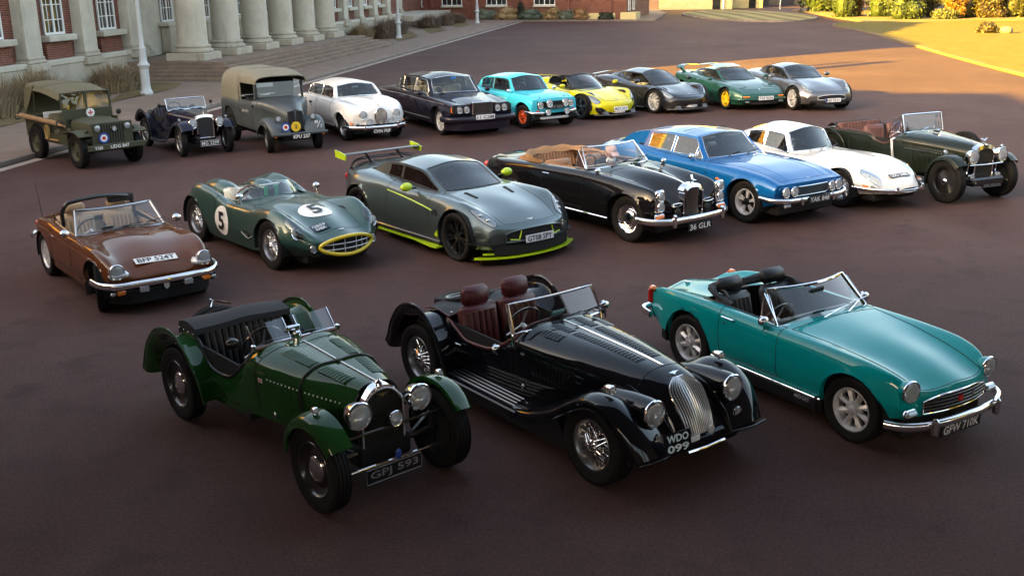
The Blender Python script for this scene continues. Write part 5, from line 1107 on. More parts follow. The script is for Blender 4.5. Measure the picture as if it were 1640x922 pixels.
# ============================================================ second row
def brown_roadster():
    pm = paint('russet_brown_lacquer', (.098, .029, .007)); wb = 2.11
    c = car('open_roadster', 'russet brown open roadster with black roll bar and beige seats', 'car', None, 141.5, wb, .66, root=(-5.12, 13.31))
    rails = [[(-1.72, .52, .36), (-1.3, .62, .29), (-.5, .66, .20), (.6, .66, .20), (1.2, .62, .27), (1.48, .56, .32)],
             [(-1.72, .56, .52), (-1.1, .70, .50), (0, .705, .46), (.8, .715, .46), (1.2, .70, .45), (1.48, .64, .42)],
             [(-1.72, .55, .66), (-1.3, .62, .74), (-.8, .645, .765), (-.2, .645, .725), (.3, .645, .72), (.9, .64, .735), (1.2, .615, .69), (1.48, .57, .57)],
             [(-1.72, .40, .69), (-.9, .50, .765), (-.2, .53, .735), (.2, .50, .735), (.8, .45, .70), (1.2, .41, .61), (1.48, .40, .46)],
             [(-1.72, 0, .71), (-.9, 0, .775), (.2, 0, .765), (.7, 0, .735), (1.1, 0, .645), (1.35, 0, .54), (1.48, 0, .45)]]
    hole = lambda x, r, y, z: (x > -.80) & (x < .10) & (r > 2.72); sm = (.0035, DARK)
    S = shell(c, 'body', pm, rails, res=.04, seg=7, bow=(.08, .06), capf=[(.004, .8, 1), (-.01, .45, .99), (-.03, .05, .97)], capr=[(-.02, .8, .99), (-.02, .4, .98), (0, 0, .95)], arches=[(1.055, .30, .325), (-1.055, .30, .315)],
              holes=[hole], xb=(-.60, .26, -.80, .10), rb=(2.75, .35), zlow=.33,
              parts=[('bonnet', pm, lambda x, r, y, z: (x > .26) & (r > .8), sm), ('door', pm, lambda x, r, y, z: (x > -.60) & (x < .26) & (r > .35) & (r < 2.72) & (y < 0), sm),
                     ('door', pm, lambda x, r, y, z: (x > -.60) & (x < .26) & (r > .35) & (r < 2.72) & (y > 0), sm), ('boot_lid', pm, lambda x, r, y, z: (x > -1.66) & (x < -1.0) & (r > 3.1), sm)])
    for p in S.edge(hole): obj('cockpit_edge', G().tube(p[:-1], .012, 6, closed=True), BEIGE, c)
    for d, sg in zip(S.parts['door'], (-1, 1)): l, nn = side(S, -.48, .66, sg, .01); obj('door_handle', G().box(tuple(l), (.13, .02, .02), .007), CHROME, d)
    for sg in (-1, 1):
        lamp(c, (1.455, sg*.535, .535), .088, depth=.14, bowl=SATIN); obj('lamp_nacelle', G().box((1.40, sg*.51, .49), (.16, .24, .10), .04), SATIN, c)
        o = obj('indicator', G().box((1.50, sg*.52, .29), (.04, .11, .05), .012), AMBER, c); obj('side_lamp', G().box((1.50, sg*.62, .29), (.035, .06, .045), .012), LENS, c)
        lamp_ = obj('fog_light', G().box((1.56, sg*.27, .305), (.05, .12, .065), .012), CHROME, c); obj('lens', G().box((1.588, sg*.27, .305), (.006, .10, .05), .002), LENS, lamp_)
        bumper(c, [(-1.50, sg*.70, .47), (-1.68, sg*.62, .47), (-1.74, sg*.34, .47)], .07, .03, n=16, name='rear_bumper')
        obj('tail_lamp', G().box((-1.70, sg*.50, .60), (.05, .16, .08), .02), REDL, c)
        obj('mud_flap', G().box((.74, sg*.64, .22), (.012, .14, .18), .004), TRIM, c); mirror(c, (.19, sg*.72, .80), .062)
    grille_bars(c, lambda y, z: 1.525-.06*(abs(y)/.6)**2.2, -.42, .42, .335, .40, nh=0, nv=0, fm=None)
    obj('air_dam', G().sweep(spl([(1.30, -.60, .22), (1.47, -.50, .22), (1.53, 0, .22), (1.47, .50, .22), (1.30, .60, .22)], 24), [(-.03, -.08), (.03, -.07), (.025, .08), (-.03, .08)]), mat('matt_black_plastic', (.006, .006, .0065), .7, spec=.2), c)
    obj('shield_badge', G().prism([(-.035, .03), (.035, .03), (.03, -.01), (0, -.04), (-.03, -.01)], 1.565, 1.572, 'x').move(0, 0, .30), SATIN, c)
    bumper(c, [(1.16, -.745, .395), (1.36, -.715, .385), (1.51, -.60, .38), (1.565, -.3, .38), (1.58, 0, .38), (1.565, .3, .38), (1.51, .60, .38), (1.36, .715, .385), (1.16, .745, .395)], .085, .035)
    l, nn = top(S, 1.285, 0, .006); plate(c, 'BFP 524T', None, .52, .105, fg=BLACKP, bg=WHITE, M=frame(l, nn, (0, 1, 0)), th=.075, bold=.02)
    screen(c, (.13, .56, .735), (-.12, .49, 1.01), bow=.12, fr=.018, m=mat('dull_bright_frame', (.35, .36, .38), .3, 1), wipers=2, wm=TRIM)
    g = G().tube(spl([(-.72, -.47, .70), (-.72, -.465, .90), (-.70, -.40, 1.0), (-.68, -.30, 1.025), (-.68, .30, 1.025), (-.70, .40, 1.0), (-.72, .465, .90), (-.72, .47, .70)], 40), .028, 10)
    o = obj('roll_bar', g, GLOSSB, c); obj('roll_bar_pad', G().box((-.70, .30, .99), (.05, .36, .10), .02), CANVAS, o)
    tub(c, -.82, .10, 1.06, .24, .70, BEIGE); steering(c, (-.12, -.30, .735), .18)
    for sg in (-1, 1): seat(c, -.40, sg*.28, .36, BEIGE, .44, .46, .28, pleats=6, hr=.15)
    A = np.array([[(x, y, .78+.05*math.sin((x+.98)/.2*math.pi)-.1*abs(y)**3+.01*math.sin(13*y)) for y in np.linspace(-.52, .52, 15)] for x in np.linspace(-.98, -.78, 6)]); obj('folded_hood', G().grid(A, True), BEIGE, c)
    obj('wing_trim', G().tube([side(S, .95+.1*k, .64+.0*k, -1, .002)[0] for k in range(2)], .004, 5), SATIN, c)
    obj('antenna', G().tube([(-1.28, -.58, .74), (-1.34, -.60, 1.22)], [.006, .003], 5), TRIM, c)
    sticker(c, .16, -.18, .80)
    wells(c, [(1.055, .30, .33), (-1.055, .30, .325)], .70); chassis(c, -1.5, 1.4, 1.0, .15, .34)
    wheels(c, wb, .675, .29, .165, 'alloy', .19, rimm=SATIN, n=8, hubm=SATIN, steer=R(-17))
    return c

def racing_car():
    pm = paint('metallic_dark_green', (.012, .055, .046), .35, .38); wb = 2.28
    c = car('racing_car', 'dark green open racing car with yellow-ringed oval grille and number 5 roundels', 'car', (-3.29, 13.86), 139, wb, .72)
    rails = [[(-1.78, .42, .36), (-1.14, .66, .25), (-.5, .70, .17), (.5, .70, .17), (1.14, .67, .22), (1.6, .58, .24), (1.96, .40, .27)],
             [(-1.78, .48, .50), (-1.14, .79, .50), (-.4, .75, .44), (.3, .74, .42), (1.14, .79, .48), (1.6, .74, .43), (1.96, .52, .37)],
             [(-1.78, .42, .64), (-1.5, .55, .78), (-1.05, .64, .885), (-.60, .63, .83), (-.1, .66, .715), (.4, .66, .715), (.85, .64, .785), (1.14, .635, .82), (1.45, .61, .75), (1.75, .55, .60), (1.96, .47, .45)],
             [(-1.78, .28, .65), (-1.05, .38, .76), (-.5, .50, .74), (.1, .50, .715), (.6, .43, .72), (1.14, .39, .685), (1.5, .37, .61), (1.96, .32, .46)],
             [(-1.78, 0, .66), (-1.05, 0, .75), (.05, 0, .765), (.5, 0, .765), (.95, 0, .76), (1.3, 0, .70), (1.65, 0, .60), (1.96, 0, .50)]]
    hole = lambda x, r, y, z: (x > -.72) & (x < -.02) & (r > 2.62); sm = (.003, DARK)
    S = shell(c, 'body', pm, rails, res=.04, seg=8, bow=(.12, .14), bowl=(.7, .7), capf=[(.015, .8, .97), (.01, .5, .94), (-.02, .1, .9)], capr=[(-.04, .75, .9), (-.05, .4, .8), (-.04, .1, .7)], arches=[(1.14, .335, .37), (-1.14, .335, .37)],
              holes=[hole], xb=(-.72, -.02, .35), rb=(2.6, .35), zlow=.24, zlowr=.36,
              parts=[('bonnet', pm, lambda x, r, y, z: (x > .30) & (x < 1.75) & (r > 2.9), sm), ('door', pm, lambda x, r, y, z: (x > -.45) & (x < .05) & (r > .8) & (r < 2.62) & (y < 0), sm),
                     ('door', pm, lambda x, r, y, z: (x > -.45) & (x < .05) & (r > .8) & (r < 2.62) & (y > 0), sm)])
    ring = np.array([(2.03-.10*(abs(math.cos(a))**2), .405*math.cos(a), .385+.125*math.sin(a)*(1-.15*math.cos(a)**2)) for a in np.linspace(0, 2*math.pi, 40, endpoint=False)])
    gr = obj('grille_ring', G().tube(ring, .026, 10, closed=True), mat('yellow_enamel', (.62, .48, .015), .3, coat=.8), c)
    cen = np.array([1.995, 0, .385]); obj('grille_opening', G().grid(np.stack([np.vstack([ring, ring[:1]]), np.tile(cen, (41, 1))]), True), DARK, gr)
    for y in (-.24, -.08, .10, .20, .30): k = math.sqrt(1-(y/.40)**2); obj('grille_bar', G().tube([(2.03-.1*(y/.4)**2, y, .385-.115*k), (2.03-.1*(y/.4)**2, y, .385+.115*k)], .006, 5), SATIN, gr)
    for z in (.345, .415): k = .39*math.sqrt(1-((z-.385)/.125)**2); obj('grille_bar', G().tube([(2.03-.1*(y/.4)**2, y, z) for y in np.linspace(-k, k, 9)], .006, 5), SATIN, gr)
    white = mat('roundel_white', (.72, .72, .70), .4, coat=.5)
    o = disc_on(S, c, 'number_roundel', white, 1.16, .0, .235, 'top', off=.006, ry=.235); l, nn = top(S, 1.16, 0, .012); obj('racing_number', text('5', .28, 0, .03).xf(frame(l, nn, (0, 1, 0))), BLACKP, o)
    o = disc_on(S, c, 'number_roundel', white, -.22, .465, .20, 'side', -1, .006, ry=.215); l, nn = side(S, -.22, .465, -1, .014); obj('racing_number', text('5', .27, 0, .03).xf(frame(l, nn, (1, 0, 0))), BLACKP, o)
    l, nn = top(S, 1.62, -.21, .012); plate(c, '', None, .25, .16, fg=mat('plate_silver', (.5, .56, .62), .5), bg=mat('dark_blue_plate', (.006, .012, .03), .4), lines=['GB59', 'DBR'], M=frame(l, nn, (0, 1, 0)), bold=.02)
    l, nn = top(S, 1.80, .02, .008); obj('winged_badge', text('v', .035, 0, .05, width=.11).xf(frame(l, nn, (0, 1, 0))), SATIN, c)
    for sg in (-1, 1):
        lamp(c, (1.655, sg*.585, .565), .085, depth=.12, pitch=.3)
        patch(S, c, [(1.46, sg*.62, .75), (1.52, sg*.70, .68), (1.66, sg*.71, .58), (1.78, sg*.64, .50), (1.76, sg*.53, .56), (1.62, sg*.49, .66)], 'lamp_cover', PERSPEX, .004, dome=.028)
        lamp(c, (frontp(S, sg*.47, .37)[0].x+.005, sg*.47, .37), .05, 'fog_light', depth=.07, bowl=DARK)
        mirror(c, (.16 if sg < 0 else .18, sg*.62, .855), .055, stalk=.12)
        line_side(S, [(.36, .40), (.55, .34), (.72, .40)], .006, SATIN, c, 'vent_bar', sg)
        g = G(); q = [side(S, .40+.30*a, .44-.14*b*(1-a*.2), sg, .003)[0] for a, b in ((0, .1), (.35, 0), (.75, .1), (1, .5), (.8, .95), (.4, .9))]; g.add([tuple(v) for v in q], [tuple(range(6))]); obj('side_vent', g, DARK, c)
    # wrap-around perspex
    t = np.linspace(-1, 1, 25); B = np.array([(-.02-.34*abs(a)**3, .60*a, 0) for a in t])
    for q in B: q[2] = top(S, q[0]+.03, q[1])[0].z if abs(q[1]) < .55 else .715
    T = B+np.array([[-.16+.03*abs(a), -.05*a, .20-.05*abs(a)**4] for a in t]); A = np.stack([B*(1-k)+T*k for k in np.linspace(0, 1, 5)])
    o = obj('wrapped_windscreen', G().grid(A.transpose(1, 0, 2)), PERSPEX, c); obj('screen_strip', G().tube(B, .010, 6), pm, o)
    hd = obj('headrest_fairing', G().ell((-1.05, -.30, .72), (.50, .20, .185), 24, 14), pm, c)
    obj('headrest_fairing', G().ell((-1.0, .33, .72), (.36, .18, .13), 20, 12), pm, c)
    for p in S.edge(hole): obj('cockpit_edge', G().tube(p[:-1], .010, 6, closed=True), pm, c)
    tub(c, -.74, -.02, 1.06, .18, .66, mat('grey_lining', (.05, .055, .055), .6), dashz=.66); steering(c, (-.22, -.30, .76), .19, 1.1, WOOD)
    gm = mat('green_webbing', (.0, .28, .12), .7)
    for sg in (-1, 1):
        seat(c, -.45, sg*.30, .30, mat('grey_cloth', (.07, .08, .08), .8), .42, .46, .25, head=False, pleats=4)
        for y in (-.09, .09): obj('harness_strap', G().box((-.62, sg*.30+y, .70), (.02, .06, .16), .004).xf(Matrix.Identity(4)), gm, c)
        obj('harness_bar', G().tube([(-.66, sg*.30-.16, .80), (-.66, sg*.30+.16, .80)], .014, 8), WHITE, c)
    wells(c, [(1.14, .335, .38), (-1.14, .335, .38)], .77); chassis(c, -1.5, 1.7, 1.0, .13, .34)
    wheels(c, wb, .735, .335, .18, 'wire', .215, rimm=CHROME)
    return c

def wing_coupe():
    pm = paint('gunmetal_green', (.10, .135, .14), .75, .30); lime = mat('lime_enamel', (.42, .60, .01), .35, coat=.6); CF = mat('carbon_black', (.012, .012, .013), .3, coat=.5); wb = 2.60
    c = car('track_coupe', 'grey-green coupe with tall rear wing and lime green splitter, sills and mirrors', 'car', (-.79, 14.17), 141.5, wb, .88)
    rails = [[(-1.95, .70, .36), (-1.3, .86, .25), (-.8, .86, .16), (.8, .86, .16), (1.3, .85, .22), (1.7, .80, .22), (1.98, .66, .22)],
             [(-1.95, .76, .62), (-1.3, .935, .56), (-.6, .875, .50), (.5, .865, .48), (1.3, .925, .50), (1.7, .87, .48), (1.98, .72, .43)],
             [(-1.95, .68, .87), (-1.4, .80, .885), (-.8, .77, .865), (.2, .76, .82), (.8, .76, .82), (1.3, .77, .81), (1.6, .72, .72), (1.98, .60, .54)],
             [(-1.95, .48, .92), (-1.4, .56, .93), (-.8, .61, .90), (.3, .61, .835), (.75, .58, .83), (1.3, .52, .75), (1.7, .48, .65), (1.98, .44, .535)],
             [(-1.95, 0, .945), (-1.4, 0, .95), (.7, 0, .845), (1.2, 0, .79), (1.6, 0, .695), (1.98, 0, .53)]]
    hole = lambda x, r, y, z: (x > -1.35) & (x < .50) & (r > 3.06); sm = (.003, DARK)
    S = shell(c, 'body', pm, rails, res=.045, seg=7, bow=(.12, .16), bowl=(.6, .7), capf=[(.03, .82, 1), (.035, .55, .99), (.03, .25, .98), (.02, 0, .96)], capr=[(-.05, .85, .98), (-.03, .5, .97), (.02, 0, .93)], arches=[(1.30, .34, .385), (-1.30, .34, .385)],
              holes=[hole], xb=(-.48, .62, -1.35, .50), rb=(2.9, .3), zlow=.24, zlowr=.36,
              parts=[('bonnet', pm, lambda x, r, y, z: (x > .70) & (x < 1.93) & (r > 2.9), sm), ('door', pm, lambda x, r, y, z: (x > -.48) & (x < .62) & (r > .5) & (r < 2.95) & (y < 0), sm),
                     ('door', pm, lambda x, r, y, z: (x > -.48) & (x < .62) & (r > .5) & (r < 2.95) & (y > 0), sm)])
    cabin(c, pm, [(-1.45, .54, .91), (-1.0, .585, .89), (.3, .60, .825), (.74, .575, .815)], [(-1.45, .50, .925), (-1.0, .505, 1.06), (-.5, .52, 1.115), (.02, .525, 1.085), (.4, .555, .94), (.74, .57, .825)],
          [(-1.45, 0, .945), (-1.0, 0, 1.11), (-.5, 0, 1.18), (.02, 0, 1.155), (.4, 0, .99), (.74, 0, .835)], (.06, .70), (-1.38, -.72), [(-.42, .58), (-.82, -.46)], bow=(.1, .14), gl=TINT, res=.05)
    tub(c, -1.3, .5, 1.15, .25, .80, DARK); steering(c, (.18, -.34, .72), .18, 1.2)
    for sg in (-1, 1): seat(c, -.25, sg*.34, .34, BLKLEATHER, .46, .56, .3, pleats=4)
    wells(c, [(1.30, .34, .395), (-1.30, .34, .395)], .90); chassis(c, -1.8, 1.8, 1.3, .12, .3)
    wheels(c, wb, .885, .34, .27, 'alloy', .255, rimm=GLOSSB, n=7, cap=.18, hubm=GLOSSB)
    for sg in (-1, 1):
        obj('mirror', G().ell((.20, sg*.93, .895), (.06, .10, .065), 18, 10), lime, c); obj('mirror_stalk', G().box((.20, sg*.82, .865), (.04, .12, .03), .01), TRIM, c)
        obj('side_skirt', G().prism([(-.72, sg*.86), (-.66, sg*.93), (.35, sg*.93), (.86, sg*1.0), (.98, sg*.98), (.98, sg*.86)], .135, .155, 'z'), lime, c)
        obj('skirt_strake', G().box((.1, sg*.88, .19), (1.7, .04, .07), .015), lime if False else CF, c)
        line_side(S, [(-.48, .75), (.1, .70), (.72, .625)], .011, lime, c, 'side_stripe', sg, off=.0)
        obj('side_vent', G().prism([(.72, .60), (.90, .56), (.84, .66)], sg*.872, sg*.882), DARK, c); obj('vent_accent', G().prism([(.84, .30), (.92, .28), (.92, .38)], sg*.90, sg*.91), lime, c)
        l, nn = top(S, .98, sg*.34, .003); obj('bonnet_vent', G().box((0, 0, 0), (.26, .05, .008), .003).xf(frame(l, nn, (1, -sg*.12, -.15))), DARK, c)
        obj('tail_lamp', G().box((-1.965, sg*.60, .74), (.05, .2, .1), .02), REDL, c)
        obj('canard', G().prism([(1.62, sg*.86), (1.90, sg*.70), (1.93, sg*.75), (1.68, sg*.92)], .30, .315, 'z'), CF, c)
        obj('wing_strut', G().prism([(-1.75, .90), (-1.62, .90), (-1.93, 1.06), (-2.0, 1.06)], sg*.30-.01, sg*.30+.01), CF, c)
    vlamps(S, c); xf = lambda y, z: 2.045-.16*(abs(y)/.72)**2.2
    grille_bars(c, xf, -.50, .50, .325, .495, nh=0, nv=0, m=TRIM, fm=pm, frm=.014, zc=lambda y: .495-.06*(abs(y)/.50)**3)
    for sg in (-1, 1):
        obj('grille_accent', G().tube([(xf(.44, 0)+.012, sg*.44, .36), (xf(.30, 0)+.012, sg*.30, .345)], .010, 6), lime, c); obj('grille_accent', G().tube([(xf(.3, 0)+.012, sg*.31, .345), (xf(.3, 0)+.010, sg*.27, .47)], .010, 6), lime, c)
    obj('lower_intake', G().grid(np.array([[(xf(y, 0)+.012-.012*abs(y), y, z) for z in (.15, .21, .275)] for y in np.linspace(-.66, .66, 15)])), DARK, c)
    path = lambda e, hw: [(xf(y, 0)-.05+e-.05*(abs(y)/hw)**4, y, 0) for y in np.linspace(-hw, hw, 25)]
    for nm, z, e, hw, m_, wd in (('splitter', .115, .05, .88, lime, .09), ('splitter_blade', .165, .02, .76, lime, .05), ('splitter_tray', .10, -.06, .86, CF, .16)):
        obj(nm, G().sweep([(a, b, z) for a, b, _ in path(e, hw)], [(-wd/2, -.008), (wd/2, -.008), (wd/2, .008), (-wd/2, .008)]), m_, c)
    plate(c, 'GT08 SPY', (2.075, .02, .345), .50, .105, fg=BLACKP, bg=mat('reflective_white', (.66, .68, .72), .3), pitch=.06, th=.078, bold=.02)
    l, nn = top(S, 1.89, .0, .006); obj('winged_badge', text('v', .035, 0, .05, width=.12).xf(frame(l, nn, (0, 1, 0))), SATIN, c)
    A = np.array([[(-2.02+.13*math.cos(a)*(1 if math.cos(a) > 0 else 1)-.0, y, 1.075+.018*math.sin(a)+.012*math.cos(a)) for a in np.linspace(0, 2*math.pi, 13)] for y in np.linspace(-.72, .72, 5)])
    o = obj('rear_wing', G().grid(A), CF, c)
    for sg in (-1, 1): obj('end_plate', G().prism([(-2.20, 1.02), (-1.88, 1.0), (-1.86, 1.08), (-2.0, 1.12), (-2.20, 1.14)], sg*.72, sg*.735), lime, o)
    obj('boot_spoiler', G().tube(spl([(-1.75, -.70, .90), (-1.97, -.5, .965), (-2.0, 0, .985), (-1.97, .5, .965), (-1.75, .70, .90)], 24), .022, 8), CF, c)
    sticker(c, .50, .22, .86)
    return c

def black_drophead():
    pm = paint('deep_black_lacquer', (.0045, .0045, .006)); wb = 2.83
    c = car('drophead_tourer', 'large black open tourer with tan leather and tall chrome radiator', 'car', (1.73, 15.15), 143, wb, .72)
    rails = [[(-2.32, .62, .44), (-1.4, .74, .30), (-.5, .76, .26), (1.0, .76, .26), (1.6, .74, .30), (2.0, .66, .36)],
             [(-2.32, .68, .60), (-1.4, .81, .58), (0, .825, .56), (1.4, .82, .56), (1.8, .78, .56), (2.0, .73, .54)],
             [(-2.32, .60, .77), (-1.6, .73, .84), (-.7, .755, .895), (.4, .755, .925), (1.0, .74, .895), (1.5, .70, .86), (1.85, .66, .82), (2.0, .63, .74)],
             [(-2.32, .42, .81), (-1.5, .55, .88), (-.6, .62, .91), (.42, .60, .935), (.9, .47, .895), (1.4, .38, .80), (2.0, .33, .60)],
             [(-2.32, 0, .83), (-1.5, 0, .93), (-.6, 0, .95), (.45, 0, .965), (1.1, 0, .945), (1.7, 0, .885), (2.0, 0, .80)]]
    hole = lambda x, r, y, z: (x > -1.40) & (x < .36) & (r > 2.80); sm = (.003, DARK)
    S = shell(c, 'body', pm, rails, res=.05, seg=7, bow=(.12, .10), capf=[(.012, .8, 1), (.015, .5, .99), (0, .2, .98), (-.03, 0, .95)], capr=[(-.05, .8, .98), (-.05, .4, .96), (0, 0, .92)], arches=[(1.415, .35, .385), (-1.415, .35, .37)],
              holes=[hole], xb=(-.50, .50, -1.4, .36), rb=(2.8, .4), zlow=.36, zlowr=.42,
              parts=[('bonnet', pm, lambda x, r, y, z: (x > .55) & (x < 1.96) & (r > 3.05), sm), ('door', pm, lambda x, r, y, z: (x > -.50) & (x < .50) & (r > .4) & (r < 2.80) & (y < 0), sm),
                     ('door', pm, lambda x, r, y, z: (x > -.50) & (x < .50) & (r > .4) & (r < 2.80) & (y > 0), sm), ('boot_lid', pm, lambda x, r, y, z: (x > -2.3) & (x < -1.5) & (r > 3.05), sm)])
    for p in S.edge(hole): obj('cockpit_edge', G().tube(p[:-1], .014, 6, closed=True), TANLEATHER, c)
    for d, sg in zip(S.parts['door'], (-1, 1)): l, nn = side(S, -.38, .80, sg, .012); obj('door_handle', G().box(tuple(l), (.17, .02, .022), .008), CHROME, d)
    for sg in (-1, 1):
        line_side(S, [(-.95, .315), (0, .305), (1.02, .30)], .012, CHROME, c, 'sill_strip', sg, off=.004)
        o = obj('lamp_panel', G().box((1.965, sg*.625, .675), (.06, .175, .34), .028), CHROME, c, sharp=60)
        for z in (.755, .60): lamp(c, (1.995, sg*.625, z), .068, depth=.05)
        o = obj('indicator', G().box((2.0, sg*.64, .455), (.06, .16, .07), .02), AMBER, c); obj('indicator_bezel', G().box((1.985, sg*.64, .455), (.06, .185, .09), .02), CHROME, o)
        lamp(c, (2.03, sg*.31, .485), .065, 'fog_light', depth=.06, bowl=TRIM, rim=TRIM, lens=TRIM)
        obj('horn_grille', G().tube([(2.03, sg*(.33+.11*math.cos(a)), .60+.022*math.sin(a)) for a in np.linspace(0, 6.283, 16, endpoint=False)], .006, 5, closed=True), CHROME, c)
        overrider(c, (2.16, sg*.50, .40), .20, .06, .07); mirror(c, (.72, sg*.70, .965), .05, stalk=.10)
        overrider(c, (-2.44, sg*.45, .45), .18, .06, .06); obj('tail_lamp', G().ell((-2.30, sg*.60, .66), (.06, .05, .08), 12, 8), REDL, c)
    bumper(c, [(1.72, -.84, .40), (1.95, -.79, .395), (2.09, -.62, .39), (2.14, -.3, .39), (2.15, 0, .39), (2.14, .3, .39), (2.09, .62, .39), (1.95, .79, .395), (1.72, .84, .40)], .10, .035)
    bumper(c, [(-2.2, -.72, .46), (-2.38, -.6, .46), (-2.44, 0, .46), (-2.38, .6, .46), (-2.2, .72, .46)], .09, .03, name='rear_bumper')
    zt = lambda y: .835-.09*(abs(y)/.19)**3.2; ys = np.linspace(-.19, .19, 15)
    sh = obj('radiator_shell', G().grid(np.array([[(1.90, y*1.03, zt(y)+.045) for y in ys], [(2.02, y*1.06, zt(y)+.040) for y in ys], [(2.045, y*.92, zt(y)-.01) for y in ys]]), True), CHROME, c, sharp=60)
    for sg in (-1, 1): obj('shell_side', G().box((1.985, sg*.196, .56), (.12, .022, .40), .008), CHROME, sh)
    obj('shell_foot', G().box((2.03, 0, .365), (.03, .39, .022), .008), CHROME, sh)
    grille_bars(c, lambda y, z: 2.03-.06*(y/.19)**2, -.17, .17, .375, .82, nv=18, m=mat('stainless_slat', (.42, .40, .37), .3, 1), r=.006, fm=None, zc=lambda y: zt(y)-.01)
    obj('eagle_mascot', G().prism([(-.05, .02), (-.01, .0), (.02, -.03), (.03, 0), (.10, .03), (.03, .035), (.01, .10), (-.01, .04)], -.02, .02).move(1.97, 0, .90), CHROME, c)
    plate(c, '36 GLR', (2.165, .03, .265), .50, .125, bg=BLACKP, fg=WHITE, th=.085, bold=.012)
    line_top(S, [(.55, 0), (1.2, 0), (1.9, 0)], .007, CHROME, c, 'bonnet_hinge', off=.002)
    screen(c, (.40, .645, .945), (.16, .55, 1.245), bow=.14, fr=.014, wipers=2, wm=TRIM)
    for sg in (-1, 1): q = [(.38, sg*.655, .95), (.16, sg*.665, .95), (.15, sg*.60, 1.20)]; o = obj('quarter_light', G().add(q, [(0, 1, 2)]), GLASS, c); obj('quarter_light_frame', G().tube(q, .009, 6, closed=True), CHROME, o)
    tub(c, -1.42, .38, 1.25, .30, .88, TANLEATHER, dash=False); obj('dashboard', G().box((.26, 0, .875), (.14, 1.2, .16), .05), WOOD, c)
    steering(c, (.04, -.36, .92), .20, 1.1)
    for sg in (-1, 1): seat(c, -.32, sg*.34, .46, TANLEATHER, .54, .48, .25, head=False, pleats=8)
    bench(c, -1.22, 1.16, .50, TANLEATHER, .46, 16, .25)
    t = np.linspace(-1, 1, 31); A = []
    for k in np.linspace(0, 1, 7):      # folded hood wrapped round the rear seat
        A.append([(-1.30-.16*k+.75*abs(a)**3-.02*math.sin(k*3)*0, .66*math.sin(a*math.pi/2)*(1+.06*math.sin(k*math.pi)), .93+.13*math.sin(k*math.pi)*(1-.55*abs(a)**2)+.012*math.sin(a*17+k*5)-(.06*k)) for a in t])
    obj('folded_hood', G().grid(np.array(A), False), mat('tan_canvas', (.34, .19, .09), .8, bump=(90, .3), noise=(5, .15)), c)
    wells(c, [(1.415, .35, .395), (-1.415, .35, .38)], .80); chassis(c, -2.1, 1.9, 1.2, .18, .36)
    wheels(c, wb, .745, .345, .17, 'disc', .215, rimm=CHROME, cap=.125)
    sticker(c, .50, .35, .99)
    return c

